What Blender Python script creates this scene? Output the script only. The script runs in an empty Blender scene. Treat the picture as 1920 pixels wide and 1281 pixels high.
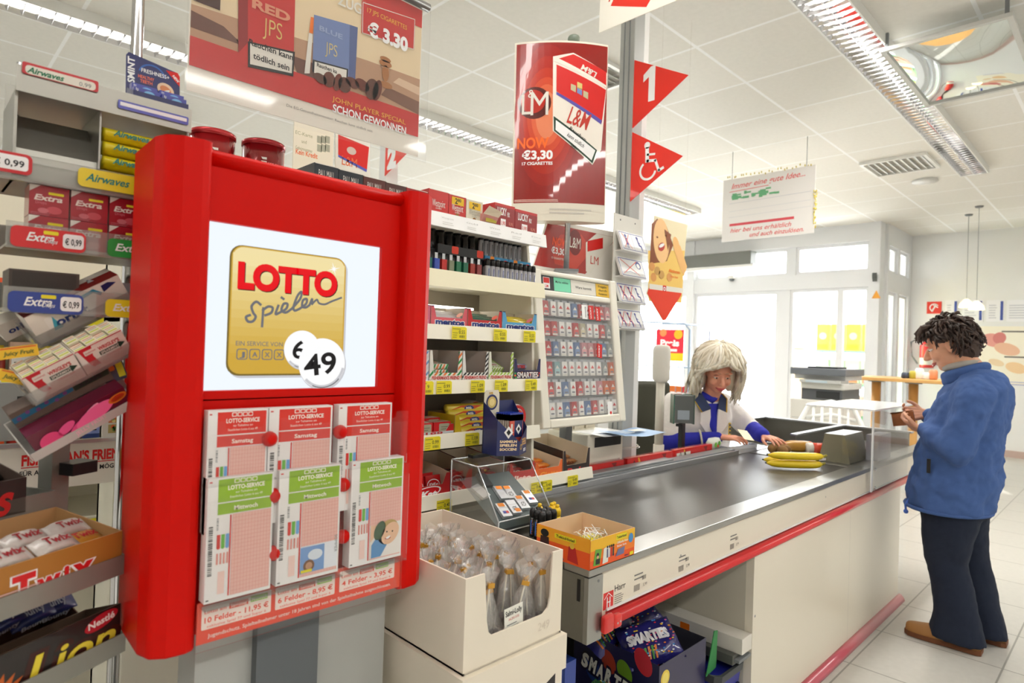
import bpy, math, random
from mathutils import Matrix, Vector
random.seed(7)
PI = math.pi
sc = bpy.context.scene
C = sc.collection
# ---------------------------------------------------------------- camera
yaw, pitch, roll = math.radians(45.4), math.radians(0.45), math.radians(1.9)
Fv = Vector((math.cos(yaw)*math.cos(pitch), math.sin(yaw)*math.cos(pitch), math.sin(pitch)))
R0 = Vector((math.sin(yaw), -math.cos(yaw), 0)); U0 = R0.cross(Fv)
Rv = R0*math.cos(roll) + U0*math.sin(roll); Uv = U0*math.cos(roll) - R0*math.sin(roll)
cam_data = bpy.data.cameras.new('camera'); cam = bpy.data.objects.new('camera', cam_data); C.objects.link(cam)
cam_data.sensor_width = 36; cam_data.lens = 36*1172/1920
cam_data.clip_start = 0.02
m = Matrix((Rv, Uv, -Fv)).transposed().to_4x4(); m.translation = (0, 0, 1.42); cam.matrix_world = m
cam_data.dof.use_dof = True; cam_data.dof.focus_distance = 1.75; cam_data.dof.aperture_fstop = 4.5
sc.camera = cam
# ---------------------------------------------------------------- light
world = bpy.data.worlds.new('world'); sc.world = world; world.use_nodes = True
bgn = world.node_tree.nodes['Background']; bgn.inputs[0].default_value = (0.93, 0.97, 1.0, 1); bgn.inputs[1].default_value = 5.0
sun_d = bpy.data.lights.new('sun', 'SUN'); sun_d.energy = 14; sun_d.angle = .02; sun_d.color = (1, .96, .9)
sun = bpy.data.objects.new('sun', sun_d); C.objects.link(sun); sun.rotation_euler = (Vector((-.75, -.45, -.75))).to_track_quat('-Z', 'Y').to_euler()
def area(x, y, z, sx, sy, e, col=(1, .97, .92)):
    d = bpy.data.lights.new('ceiling_lamp_light', 'AREA'); d.shape = 'RECTANGLE'; d.size = sx; d.size_y = sy; d.energy = e; d.color = col
    o = bpy.data.objects.new('ceiling_lamp_light', d); C.objects.link(o); o.location = (x, y, z); return o
for (x, y, sx, e) in ((5.8, 1.31, 4.4, 38), (0.2, 1.31, 4.4, 18), (5.8, 4.6, 4.4, 38), (0.2, 4.6, 4.4, 18), (0.0, -2.0, 4.4, 36), (5.8, -2.0, 4.4, 38)):
    area(x, y, 3.40, sx, .2, e)
vs = sc.view_settings
vs.view_transform = 'Standard'; vs.look = 'None'; vs.gamma = 1; vs.use_curve_mapping = False; vs.exposure = 1.2
# ---------------------------------------------------------------- materials
def lin(c):
    return tuple((x/255/12.92 if x/255 <= .04045 else ((x/255+.055)/1.055)**2.4) for x in c)
MATS = {}
def mt(col, rough=.5, metal=0, spec=.5, coat=0, noise=0, scale=8, bump=0, bscale=60, emit=0, name=None):
    key = (tuple(col), rough, metal, spec, coat, noise, scale, bump, bscale, emit, name)
    if key in MATS: return MATS[key]
    m = bpy.data.materials.new(name or 'paint_%02x%02x%02x' % tuple(int(c) for c in col)); m.use_nodes = True
    nt = m.node_tree; b = nt.nodes['Principled BSDF']
    l = (*lin(col), 1)
    b.inputs['Base Color'].default_value = l; b.inputs['Roughness'].default_value = rough
    b.inputs['Metallic'].default_value = metal; b.inputs['Specular IOR Level'].default_value = spec
    b.inputs['Coat Weight'].default_value = coat
    if noise or bump:
        tc = nt.nodes.new('ShaderNodeTexCoord')
    if noise:
        n = nt.nodes.new('ShaderNodeTexNoise'); n.inputs['Scale'].default_value = scale; n.inputs['Detail'].default_value = 4
        nt.links.new(tc.outputs['Object'], n.inputs['Vector'])
        r = nt.nodes.new('ShaderNodeMixRGB'); r.inputs[1].default_value = (*[c*(1-noise) for c in l[:3]], 1); r.inputs[2].default_value = (*[min(1, c*(1+noise)) for c in l[:3]], 1)
        nt.links.new(n.outputs['Fac'], r.inputs[0]); nt.links.new(r.outputs[0], b.inputs['Base Color'])
    if bump:
        n = nt.nodes.new('ShaderNodeTexNoise'); n.inputs['Scale'].default_value = bscale; n.inputs['Detail'].default_value = 5
        nt.links.new(tc.outputs['Object'], n.inputs['Vector'])
        bp = nt.nodes.new('ShaderNodeBump'); bp.inputs['Strength'].default_value = bump; bp.inputs['Distance'].default_value = .01
        nt.links.new(n.outputs['Fac'], bp.inputs['Height']); nt.links.new(bp.outputs[0], b.inputs['Normal'])
    if emit:
        if name and name.startswith(('screen', 'lit')): b.inputs['Base Color'].default_value = (.01, .01, .01, 1); b.inputs['Specular IOR Level'].default_value = .15
        b.inputs['Emission Color'].default_value = l; b.inputs['Emission Strength'].default_value = emit
    MATS[key] = m; return m
def clear(name, tint=(255, 255, 255), gloss=.12, haze=0.0, hcol=(235, 238, 240), rough=.05, bump=0, k=.8):
    if name in MATS: return MATS[name]
    m = bpy.data.materials.new(name); m.use_nodes = True; nt = m.node_tree; nt.nodes.clear()
    o = nt.nodes.new('ShaderNodeOutputMaterial'); t = nt.nodes.new('ShaderNodeBsdfTransparent'); t.inputs[0].default_value = (*lin(tint), 1)
    g = nt.nodes.new('ShaderNodeBsdfGlossy'); g.inputs['Roughness'].default_value = rough
    fr = nt.nodes.new('ShaderNodeLayerWeight'); fr.inputs[0].default_value = .25
    ml = nt.nodes.new('ShaderNodeMath'); ml.operation = 'MULTIPLY_ADD'; ml.inputs[1].default_value = k; ml.inputs[2].default_value = gloss*.4; ml.use_clamp = True
    nt.links.new(fr.outputs['Fresnel'], ml.inputs[0])
    mx = nt.nodes.new('ShaderNodeMixShader'); nt.links.new(ml.outputs[0], mx.inputs[0]); nt.links.new(t.outputs[0], mx.inputs[1]); nt.links.new(g.outputs[0], mx.inputs[2])
    last = mx
    if bump:
        tc = nt.nodes.new('ShaderNodeTexCoord'); n = nt.nodes.new('ShaderNodeTexNoise'); n.inputs['Scale'].default_value = 45; n.inputs['Detail'].default_value = 3; n.inputs['Distortion'].default_value = 1.5
        nt.links.new(tc.outputs['Object'], n.inputs['Vector'])
        bp = nt.nodes.new('ShaderNodeBump'); bp.inputs['Strength'].default_value = bump; bp.inputs['Distance'].default_value = .02
        nt.links.new(n.outputs['Fac'], bp.inputs['Height']); nt.links.new(bp.outputs[0], g.inputs['Normal']); nt.links.new(bp.outputs[0], fr.inputs['Normal'])
    if haze:
        d = nt.nodes.new('ShaderNodeBsdfDiffuse'); d.inputs[0].default_value = (*lin(hcol), 1)
        m2 = nt.nodes.new('ShaderNodeMixShader'); m2.inputs[0].default_value = haze
        nt.links.new(mx.outputs[0], m2.inputs[1]); nt.links.new(d.outputs[0], m2.inputs[2]); last = m2
    nt.links.new(last.outputs[0], o.inputs[0]); MATS[name] = m; return m
W = mt((240, 240, 236), .45); WP = mt((232, 228, 218), .5); WH = mt((250, 250, 250), .5); BK = mt((22, 22, 24), .4); DK = mt((45, 46, 48), .5)
RED = mt((214, 22, 14), .5); LRED = mt((214, 14, 4), .42, spec=.15, coat=.0, bump=.03, bscale=300); CREAM = mt((234, 226, 200), .5); YEL = mt((240, 226, 40), .6)
GRY = mt((128, 132, 134), .45, noise=.05); STEEL = mt((176, 178, 180), .3, 1, noise=.06, scale=20); ALU = mt((190, 192, 195), .35, .9); CHROME = mt((225, 225, 228), .12, 1)
CARD = mt((232, 216, 190), .8, noise=.05); CARDW = mt((238, 228, 212), .7, noise=.04, scale=5); CARDD = mt((150, 115, 75), .85, noise=.1); GREEN = mt((120, 180, 40), .5); BLUE = mt((40, 60, 150), .5)
ORANGE = mt((240, 120, 20), .5); GOLD = mt((214, 178, 72), .4); NAVY = mt((28, 34, 92), .5); PINK = mt((240, 120, 160), .4); LG = mt((205, 205, 200), .5); TXT = mt((30, 28, 30), .6)
PLEX = clear('clear_acrylic', gloss=.06, k=.4); FILM = clear('crinkled_film', gloss=.35, haze=.05, bump=1.0, rough=.12); SLEEVE = clear('clear_sleeve', gloss=.02, haze=.02, k=.3)
# ---------------------------------------------------------------- mesh builder
_tc = {}
def glyphs(s, bold, res=2):
    k = (s, bold, res)
    if k not in _tc:
        cu = bpy.data.curves.new('t', 'FONT'); cu.body = s; cu.resolution_u = res; cu.offset = bold; cu.fill_mode = 'FRONT'
        ob = bpy.data.objects.new('t', cu); me = ob.to_mesh()
        vs_ = [(v.co.x, v.co.y) for v in me.vertices]; fs = [tuple(p.vertices) for p in me.polygons]
        ob.to_mesh_clear(); bpy.data.objects.remove(ob); bpy.data.curves.remove(cu)
        x0 = min(v[0] for v in vs_) if vs_ else 0; x1 = max(v[0] for v in vs_) if vs_ else 0
        _tc[k] = (vs_, fs, x0, x1)
    return _tc[k]
LAY = .00035
class MB:
    def __init__(s): s.v = []; s.f = []; s.mi = []; s.sm = []; s.mats = []; s.M = Matrix.Identity(4); s.stk = []
    def push(s, M): s.stk.append(s.M); s.M = s.M @ M
    def pop(s): s.M = s.stk.pop()
    def mx(s, m):
        if m not in s.mats: s.mats.append(m)
        return s.mats.index(m)
    def add(s, vs_, fs, mat, smooth=False):
        b = len(s.v); M = s.M; i = s.mx(mat)
        for p in vs_: s.v.append(M @ Vector(p))
        for f in fs: s.f.append(tuple(b+k for k in f)); s.mi.append(i); s.sm.append(smooth)
        return s
    def box(s, a, b, mat, faces='all'):
        (x0, y0, z0), (x1, y1, z1) = a, b
        return s.add([(x0, y0, z0), (x1, y0, z0), (x1, y1, z0), (x0, y1, z0), (x0, y0, z1), (x1, y0, z1), (x1, y1, z1), (x0, y1, z1)],
                     [(3, 2, 1, 0), (4, 5, 6, 7), (0, 1, 5, 4), (1, 2, 6, 5), (2, 3, 7, 6), (3, 0, 4, 7)], mat)
    def prism(s, poly, z0, z1, mat, top=None, smooth=False):          # polygon in local XY extruded along local Z
        n = len(poly)
        s.add([(x, y, z0) for x, y in poly]+[(x, y, z1) for x, y in poly], [tuple(range(n))[::-1]]+[(i, (i+1) % n, n+(i+1) % n, n+i) for i in range(n)], mat, smooth)
        s.add([(x, y, z1) for x, y in poly], [tuple(range(n))], top or mat)
        return s
    def loft(s, rings, mat, caps=True, closed=True, smooth=True):
        n = len(rings[0]); vs_ = [p for r in rings for p in r]; fs = []
        for i in range(len(rings)-1):
            for j in range(n if closed else n-1):
                k = (j+1) % n; fs.append((i*n+j, i*n+k, (i+1)*n+k, (i+1)*n+j))
        if caps: fs.append(tuple(range(n))[::-1]); fs.append(tuple((len(rings)-1)*n+j for j in range(n)))
        return s.add(vs_, fs, mat, smooth)
    def lathe(s, prof, mat, n=20, caps=True, smooth=True):            # profile (r, z) about local Z
        return s.loft([[(r*math.cos(2*PI*j/n), r*math.sin(2*PI*j/n), z) for j in range(n)] for r, z in prof], mat, caps, True, smooth)
    def tube(s, path, r, mat, n=8, caps=True):
        P = [Vector(p) for p in path]; rings = []; up = Vector((0, 0, 1))
        for i, p in enumerate(P):
            d = (P[min(i+1, len(P)-1)]-P[max(i-1, 0)]).normalized()
            a = d.cross(up); 
            if a.length < .15: a = d.cross(Vector((1, 0, 0)))
            a.normalize(); b = d.cross(a); rr = r[i] if isinstance(r, (list, tuple)) else r
            if isinstance(rr, tuple): ra, rb = rr
            else: ra = rb = rr
            rings.append([tuple(p+a*ra*math.cos(2*PI*j/n)+b*rb*math.sin(2*PI*j/n)) for j in range(n)])
        return s.loft(rings, mat, caps)
    def ball(s, c, r, mat, n=14, k=9):
        rx, ry, rz = r if isinstance(r, (tuple, list)) else (r, r, r)
        rings = []
        for i in range(k+1):
            t = -PI/2+PI*i/k; cr = max(math.cos(t), .01)
            rings.append([(c[0]+rx*cr*math.cos(2*PI*j/n), c[1]+ry*cr*math.sin(2*PI*j/n), c[2]+rz*math.sin(t)) for j in range(n)])
        return s.loft(rings, mat)
    # prints (local XY plane, Z up out of the surface)
    def poly(s, pts, mat, l=1): return s.add([(x, y, l*LAY) for x, y in pts], [tuple(range(len(pts)))], mat)
    def rect(s, x0, y0, x1, y1, mat, l=1): return s.poly([(x0, y0), (x1, y0), (x1, y1), (x0, y1)], mat, l)
    def rrect(s, x0, y0, x1, y1, r, mat, l=1, n=5):
        p = []
        for cx, cy, a in ((x1-r, y0+r, -PI/2), (x1-r, y1-r, 0), (x0+r, y1-r, PI/2), (x0+r, y0+r, PI)):
            p += [(cx+r*math.cos(a+PI/2*i/n), cy+r*math.sin(a+PI/2*i/n)) for i in range(n+1)]
        return s.poly(p, mat, l)
    def disc(s, x, y, rx, mat, l=1, ry=None, n=24, rot=0):
        ry = ry or rx; c_, s_ = math.cos(rot), math.sin(rot)
        return s.poly([(x+rx*math.cos(2*PI*i/n)*c_-ry*math.sin(2*PI*i/n)*s_, y+rx*math.cos(2*PI*i/n)*s_+ry*math.sin(2*PI*i/n)*c_) for i in range(n)], mat, l)
    def ring(s, x, y, r0, r1, mat, l=1, a0=0, a1=2*PI, n=28, ky=1):
        vs_ = []; 
        for i in range(n+1):
            a = a0+(a1-a0)*i/n; vs_ += [(x+r0*math.cos(a), y+r0*math.sin(a)*ky, l*LAY), (x+r1*math.cos(a), y+r1*math.sin(a)*ky, l*LAY)]
        return s.add(vs_, [(2*i, 2*i+1, 2*i+3, 2*i+2) for i in range(n)], mat)
    def line(s, pts, w, mat, l=1):
        for (x0, y0), (x1, y1) in zip(pts, pts[1:]):
            L = math.hypot(x1-x0, y1-y0) or 1; ax, ay = -(y1-y0)/L*w/2, (x1-x0)/L*w/2; ex, ey = (x1-x0)/L*w*.3, (y1-y0)/L*w*.3
            s.poly([(x0+ax-ex, y0+ay-ey), (x0-ax-ex, y0-ay-ey), (x1-ax+ex, y1-ay+ey), (x1+ax+ex, y1+ay+ey)][::-1], mat, l)
        return s
    def text(s, t, x, y, h, mat, l=2, bold=0, al='c', fit=None, shear=0, sx=1, rot=0):
        vs_, fs, x0, x1 = glyphs(t, bold, 5 if h >= .02 else 2); k = h/.73; w = (x1-x0)*k*sx
        if fit: sx *= fit/w; w = fit
        ox = {'c': -w/2, 'l': 0, 'r': -w}[al]; c_, s_ = math.cos(rot), math.sin(rot); out = []
        for a, b in vs_:
            u = ox+(a-x0)*k*sx+b*k*shear; v = b*k; out.append((x+u*c_-v*s_, y+u*s_+v*c_, l*LAY))
        return s.add(out, fs, mat)
    def lines(s, x0, y0, x1, y1, n, mat, l=2, frac=.35, rnd=.3):       # rows of tiny unreadable print
        dy = (y1-y0)/n; rr = random.Random(int((x0+y0)*9973))
        for i in range(n): s.rect(x0, y0+i*dy, x1-(x1-x0)*rnd*rr.random(), y0+i*dy+dy*frac, mat, l)
    def bars(s, x0, y0, x1, y1, n, mat, l=2, vert=True):
        rr = random.Random(n)
        for i in range(n):
            a = i/n; b = a+rr.uniform(.25, .7)/n
            if vert: s.rect(x0+(x1-x0)*a, y0, x0+(x1-x0)*b, y1, mat, l)
            else: s.rect(x0, y0+(y1-y0)*a, x1, y0+(y1-y0)*b, mat, l)
    def build(s, name, parent=None, loc=(0, 0, 0), rz=0, rot=None, bev=0, sub=0, auto=None, bseg=2):
        me = bpy.data.meshes.new(name); me.from_pydata([tuple(v) for v in s.v], [], s.f); 
        for m_ in s.mats: me.materials.append(m_)
        me.polygons.foreach_set('material_index', s.mi); me.polygons.foreach_set('use_smooth', s.sm); me.update()
        o = bpy.data.objects.new(name, me); C.objects.link(o); o.parent = parent; o.location = loc; o.rotation_euler = rot or (0, 0, rz)
        if bev:
            b = o.modifiers.new('bevel', 'BEVEL'); b.width = bev; b.segments = bseg; b.limit_method = 'ANGLE'; b.angle_limit = .7
        if sub:
            b = o.modifiers.new('sub', 'SUBSURF'); b.levels = b.render_levels = sub
        return o
def strips(m, i0, f0, nx, w):
    'cut the flat faces added after f0 into narrow vertical strips so they can bend'
    out = []; xs = [-w/2+w*i/nx for i in range(1, nx)]
    for fi in range(f0, len(m.f)):
        P = [m.v[k] for k in m.f[fi]]; parts = [P]
        for v in xs:
            nw = []
            for Q in parts:
                if min(p.x for p in Q) >= v-1e-6 or max(p.x for p in Q) <= v+1e-6: nw.append(Q); continue
                for lo in (True, False):
                    o = []
                    for a, b in zip(Q, Q[1:]+Q[:1]):
                        ia = (a.x >= v) if lo else (a.x <= v); ib = (b.x >= v) if lo else (b.x <= v)
                        if ia: o.append(a)
                        if ia != ib: o.append(a.lerp(b, (v-a.x)/(b.x-a.x)))
                    if len(o) > 2: nw.append(o)
            parts = nw
        for Q in parts: out.append((Q, m.mi[fi]))
    del m.f[f0:], m.mi[f0:], m.sm[f0:], m.v[i0:]
    for Q, mi in out:
        b = len(m.v); m.v += Q; m.f.append(tuple(range(b, b+len(Q)))); m.mi.append(mi); m.sm.append(False)
def fr(x=0, y=0, z=0, n='-y'):   # frame of a printed face: local XY on the face, local Z out of it
    cols = {'-y': ((1, 0, 0), (0, 0, 1), (0, -1, 0)), '+z': ((1, 0, 0), (0, 1, 0), (0, 0, 1)), '-x': ((0, -1, 0), (0, 0, 1), (-1, 0, 0)),
            '+x': ((0, 1, 0), (0, 0, 1), (1, 0, 0)), '+y': ((-1, 0, 0), (0, 0, 1), (0, 1, 0)), '-z': ((1, 0, 0), (0, -1, 0), (0, 0, -1))}[n]
    M = Matrix(cols).transposed().to_4x4(); M.translation = (x, y, z); return M
def TR(x, y, z): return Matrix.Translation((x, y, z))
def RX(a): return Matrix.Rotation(a, 4, 'X')
def RY(a): return Matrix.Rotation(a, 4, 'Y')
def RZ(a): return Matrix.Rotation(a, 4, 'Z')
def tag(o, label, cat=None, group=None, kind=None):
    if label: o['label'] = label
    if cat: o['category'] = cat
    if group: o['group'] = group
    if kind: o['kind'] = kind
    return o
def thing(name, label, cat, loc=(0, 0, 0), rz=0, group=None, rot=None):
    o = bpy.data.objects.new(name, None); C.objects.link(o); o.location = loc; o.rotation_euler = rot or (0, 0, rz); o.empty_display_size = .05
    return tag(o, label, cat, group)
def struct(name, mb, **k):
    o = mb.build(name, **k); o['kind'] = 'structure'; return o
def dup(o, loc, rz=None, label=None, group=None, rot=None):
    r = o.copy(); C.objects.link(r); r.location = loc
    if rz is not None: r.rotation_euler = (0, 0, rz)
    if rot is not None: r.rotation_euler = rot
    if label: r['label'] = label
    if group: r['group'] = group
    for ch in list(o.children):
        c = ch.copy(); C.objects.link(c); c.parent = r
        for g in list(ch.children):
            d = g.copy(); C.objects.link(d); d.parent = c
    return r
ORD = ['first', 'second', 'third', 'fourth', 'fifth', 'sixth', 'seventh', 'eighth', 'ninth', 'tenth', 'eleventh', 'twelfth', 'thirteenth', 'fourteenth', 'fifteenth', 'sixteenth', 'seventeenth', 'eighteenth']
# ================================================================ room shell
def grid_mat(name, tile, joint, sx, sy, js, ox, oy, rough=.6, noise=.03):
    m = bpy.data.materials.new(name); m.use_nodes = True; nt = m.node_tree; b = nt.nodes['Principled BSDF']
    tc = nt.nodes.new('ShaderNodeTexCoord'); mp = nt.nodes.new('ShaderNodeMapping'); mp.inputs['Location'].default_value = (-ox+sx*40, -oy+sy*40, 0)
    br = nt.nodes.new('ShaderNodeTexBrick'); br.offset = 0; br.squash = 1
    br.inputs['Color1'].default_value = (*lin(tile), 1); br.inputs['Color2'].default_value = (*lin([c*.985 for c in tile]), 1); br.inputs['Mortar'].default_value = (*lin(joint), 1)
    br.inputs['Scale'].default_value = 1; br.inputs['Mortar Size'].default_value = js; br.inputs['Mortar Smooth'].default_value = .1; br.inputs['Brick Width'].default_value = sx; br.inputs['Row Height'].default_value = sy
    n = nt.nodes.new('ShaderNodeTexNoise'); n.inputs['Scale'].default_value = 30; n.inputs['Detail'].default_value = 6
    mx = nt.nodes.new('ShaderNodeMixRGB'); mx.blend_type = 'MULTIPLY'; mx.inputs[0].default_value = noise*5
    nt.links.new(tc.outputs['Object'], mp.inputs[0]); nt.links.new(mp.outputs[0], br.inputs[0]); nt.links.new(tc.outputs['Object'], n.inputs['Vector'])
    nt.links.new(br.outputs[0], mx.inputs[1]); nt.links.new(n.outputs['Fac'], mx.inputs[2]); nt.links.new(mx.outputs[0], b.inputs['Base Color'])
    b.inputs['Roughness'].default_value = rough; return m
FLOORM = grid_mat('floor_tiles', (208, 206, 199), (150, 148, 142), .5, .5, .004, 4.2, .94, .28)
CEILM = grid_mat('ceiling_panels', (240, 237, 229), (255, 255, 253), .745, .715, .012, 3.77, 2.155, .8, .02)
WALLM = mt((240, 240, 238), .7, noise=.02, scale=3)
struct('floor', MB().box((-4, -5, -.05), (12.1, 9.6, 0), FLOORM))
m = MB()
m.box((-4, -5, 3.47), (12.1, 9.6, 3.55), CEILM)
struct('ceiling', m)
struct('wall_right', MB().box((12, -5, 0), (12.15, 2.9, 3.47), WALLM))
struct('baseboard_right', MB().box((11.975, -5, 0), (12, 2.8, .1), mt((205, 180, 170), .5)))
struct('wall_left', MB().box((-4.15, -5, 0), (-4, 9.6, 3.47), WALLM)); struct('wall_near', MB().box((-4, -5.15, 0), (12.1, -5, 3.47), WALLM))
struct('wall_back', MB().box((-4, 9.5, 0), (10.4, 9.65, 3.47), WALLM))
# glazed front: header beams, mullions, panes
FRM = mt((236, 238, 240), .4); GLASS = clear('window_glass', gloss=.06)
m = MB()
[m.box((10.42, ya, za), (10.62, yb, zb), FRM) for ya, yb in ((2.95, 5.85), (6.0, 9.3)) for za, zb in ((2.5, 2.74), (3.2, 3.47))]
for y0, y1 in ((2.8, 2.95), (5.85, 6.0), (9.3, 9.5)): m.box((10.4, y0, 0), (10.64, y1, 3.47), FRM)
for y in (4.05, 7.6): m.box((10.46, y, 2.74), (10.58, y+.12, 3.2), FRM)
struct('wall_front', m)
m = MB()
for x0, x1 in ((10.64, 10.72), (11.2, 11.32), (11.85, 12)): m.box((x0, 2.76, 0), (x1, 2.9, 3.47), FRM)
for xa, xb in ((10.72, 11.2), (11.32, 11.85)):
    for za, zb in ((2.45, 2.75), (3.15, 3.47), (0, .12)): m.box((xa, 2.76, za), (xb, 2.9, zb), FRM)
struct('wall_side', m)
wi = 0
def window(axis, a0, a1, z0, z1, pos, fw=.05):
    global wi; wi += 1
    g = MB()
    if axis == 'y': g.box((pos-.006, a0+fw, z0+fw), (pos+.006, a1-fw, z1-fw), GLASS)
    else: g.box((a0+fw, pos-.006, z0+fw), (a1-fw, pos+.006, z1-fw), GLASS)
    f = MB()
    for (b0, b1, c0, c1) in ((a0, a1, z0, z0+fw), (a0, a1, z1-fw, z1), (a0, a0+fw, z0+fw, z1-fw), (a1-fw, a1, z0+fw, z1-fw)):
        if axis == 'y': f.box((pos-.03, b0, c0), (pos+.03, b1, c1), FRM)
        else: f.box((b0, pos-.03, c0), (b1, pos+.03, c1), FRM)
    r = struct('window_%d' % wi, f); p = g.build('pane', parent=r); return r
window('y', 2.95, 4.05, 2.74, 3.2, 10.52); window('y', 4.17, 5.85, 2.74, 3.2, 10.52); window('y', 6.0, 7.6, 2.74, 3.2, 10.52); window('y', 7.72, 9.3, 2.74, 3.2, 10.52)
window('y', 6.0, 7.6, .02, 2.5, 10.52); window('y', 7.6, 9.3, .02, 2.5, 10.52)
window('x', 10.72, 11.2, .12, 2.45, 2.83, .04); window('x', 11.32, 11.85, .12, 2.45, 2.83, .04); window('x', 10.72, 11.2, 2.75, 3.15, 2.83, .04); window('x', 11.32, 11.85, 2.75, 3.15, 2.83, .04)
for k, (y0, y1) in enumerate(((2.95, 3.36), (3.36, 4.12), (4.12, 4.3), (4.3, 5.85))):
    fw = .045 if k < 3 else .06
    if k == 2:
        r = struct('trim_1', MB().box((10.45, y0, 0), (10.58, y1, 2.5), FRM)); continue
    f = MB()
    for (b0, b1, c0, c1) in ((y0, y1, .01, .09), (y0, y1, 2.5-fw, 2.5), (y0, y0+fw, .09, 2.5-fw), (y1-fw, y1, .09, 2.5-fw)): f.box((10.47, b0, c0), (10.55, b1, c1), FRM)
    r = struct('door_%d' % (k+1 if k < 3 else 3), f); MB().box((10.505, y0+fw, .09), (10.515, y1-fw, 2.5-fw), GLASS).build('pane', parent=r)
# street outside
struct('ground_outside', MB().box((12.2, -5, -.06), (40, 40, -.02), mt((235, 235, 232), .8))); struct('ground_forecourt', MB().box((10.5, 2.95, -.06), (12.2, 40, -.02), mt((235, 235, 232), .8)))
# ---------------------------------------------------------------- strip luminaires
LOUV = mt((225, 225, 228), .08, 1); GLOW = mt((255, 250, 240), .5, emit=3.2, name='fluorescent_tube')
def luminaire(x0, x1, yc, label, n):
    z = 3.47; r = thing('strip_light', label, 'ceiling light', ((x0+x1)/2, yc, z), group='ceiling strip lights'); L = (x1-x0)/2
    h = MB(); h.box((-L, -.125, -.07), (L, -.115, 0), W); h.box((-L, .115, -.07), (L, .125, 0), W); h.box((-L, -.125, -.07), (-L+.012, .125, 0), W); h.box((L-.012, -.125, -.07), (L, .125, 0), W); h.box((-L, -.12, -.006), (L, .12, -.001), W)
    h.build('housing', r)
    t = MB()
    for yy in (-.045, .045):
        t.tube([(-L+.03, yy, -.028), (L-.03, yy, -.028)], .011, GLOW, 8)
    t.build('tube', r)
    v = MB(); k = int((x1-x0)/.075)
    for i in range(k):
        x = -L+.03+(2*L-.06)*i/(k-1)
        for s_ in (-1, 1):
            v.add([(x-.002, s_*.004, -.068), (x-.002, s_*.112, -.068), (x-.014, s_*.112, -.045), (x-.006, s_*.004, -.045)], [(0, 1, 2, 3)], LOUV)
            v.add([(x+.002, s_*.004, -.068), (x+.002, s_*.112, -.068), (x+.014, s_*.112, -.045), (x+.006, s_*.004, -.045)], [(3, 2, 1, 0)], LOUV)
    for s_ in (-1, 1): v.add([(-L, s_*.113, -.069), (L, s_*.113, -.069), (L, s_*.09, -.04), (-L, s_*.09, -.04)], [(0, 1, 2, 3)], LOUV)
    v.box((-L, -.003, -.068), (L, .003, -.048), LOUV)
    v.build('louvre', r)
luminaire(3.1, 8.1, 1.31, 'long white louvred strip light at upper right beside the mirror panel', 60)
luminaire(3.1, 8.1, 4.6, 'louvred strip light running above the entrance doors, behind the red tobacco sign', 60)
luminaire(-.5, 2.8, 4.9, 'louvred strip light glimpsed behind the hanging chess poster', 40)
def vent(x, y, label):
    r = thing('ceiling_vent', label, 'air vent', (x, y, 3.47), group='ceiling air vents')
    f = MB()
    for a, b in (((-.3, -.3, -.03), (.3, -.27, -.001)), ((-.3, .27, -.03), (.3, .3, -.001)), ((-.3, -.27, -.03), (-.27, .27, -.001)), ((.27, -.27, -.03), (.3, .27, -.001))): f.box(a, b, W)
    f.build('frame', r)
    s_ = MB()
    for i in range(9): 
        y_ = -.24+.06*i; s_.add([(-.27, y_-.02, -.03), (.27, y_-.02, -.03), (.27, y_+.02, -.006), (-.27, y_+.02, -.006)], [(0, 1, 2, 3)], LG)
    s_.build('slats', r)
vent(7.45, 1.85, 'square white air vent in the ceiling beside the far end of the strip light'); vent(3.6, 3.0, 'square air vent in the ceiling just right of the tall tobacco sign')
r = thing('ceiling_diffuser', 'small round metal air diffuser in the ceiling past the strip light', 'air vent', (8.3, 1.8, 3.47))
m = MB()
for q in (.11, .085, .06, .035): m.push(TR(0, 0, -.02)); m.ring(0, 0, q-.012, q, STEEL); m.pop()
m.ring(0, 0, .11, .13, W, 1); m.build('rings', r, rot=(PI, 0, 0)); MB().lathe([(.13, -.02), (.12, -.001)], W).build('rim', r)
# mirror panel under the ceiling
r = thing('ceiling_mirror', 'mirrored security panel hung under the ceiling at the upper right corner', 'mirror', (4.95, .88, 3.36))
MIR = mt((235, 240, 240), .03, 1)
m = MB(); n = 10; Lx, Ly = .56, .3
vsx = [(-Lx+2*Lx*i/n, -Ly+2*Ly*j/n, -.028*(1-(2*i/n-1)**2)*(1-(2*j/n-1)**2)) for i in range(n+1) for j in range(n+1)]
m.add(vsx, [(i*(n+1)+j, i*(n+1)+j+1, (i+1)*(n+1)+j+1, (i+1)*(n+1)+j) for i in range(n) for j in range(n)], MIR, True); m.build('mirror_sheet', r)
m = MB()
for a, b in (((-Lx-.03, -Ly-.03, -.012), (Lx+.03, -Ly, .012)), ((-Lx-.03, Ly, -.012), (Lx+.03, Ly+.03, .012)), ((-Lx-.03, -Ly, -.012), (-Lx, Ly, .012)), ((Lx, -Ly, -.012), (Lx+.03, Ly, .012))): m.box(a, b, LG)
m.build('frame', r)
for sx in (-1, 1):
    for sy in (-1, 1): MB().box((sx*Lx-.01, sy*Ly-.01, .012), (sx*Lx+.01, sy*Ly+.01, .11), GRY).build('hanger', r)
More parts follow.
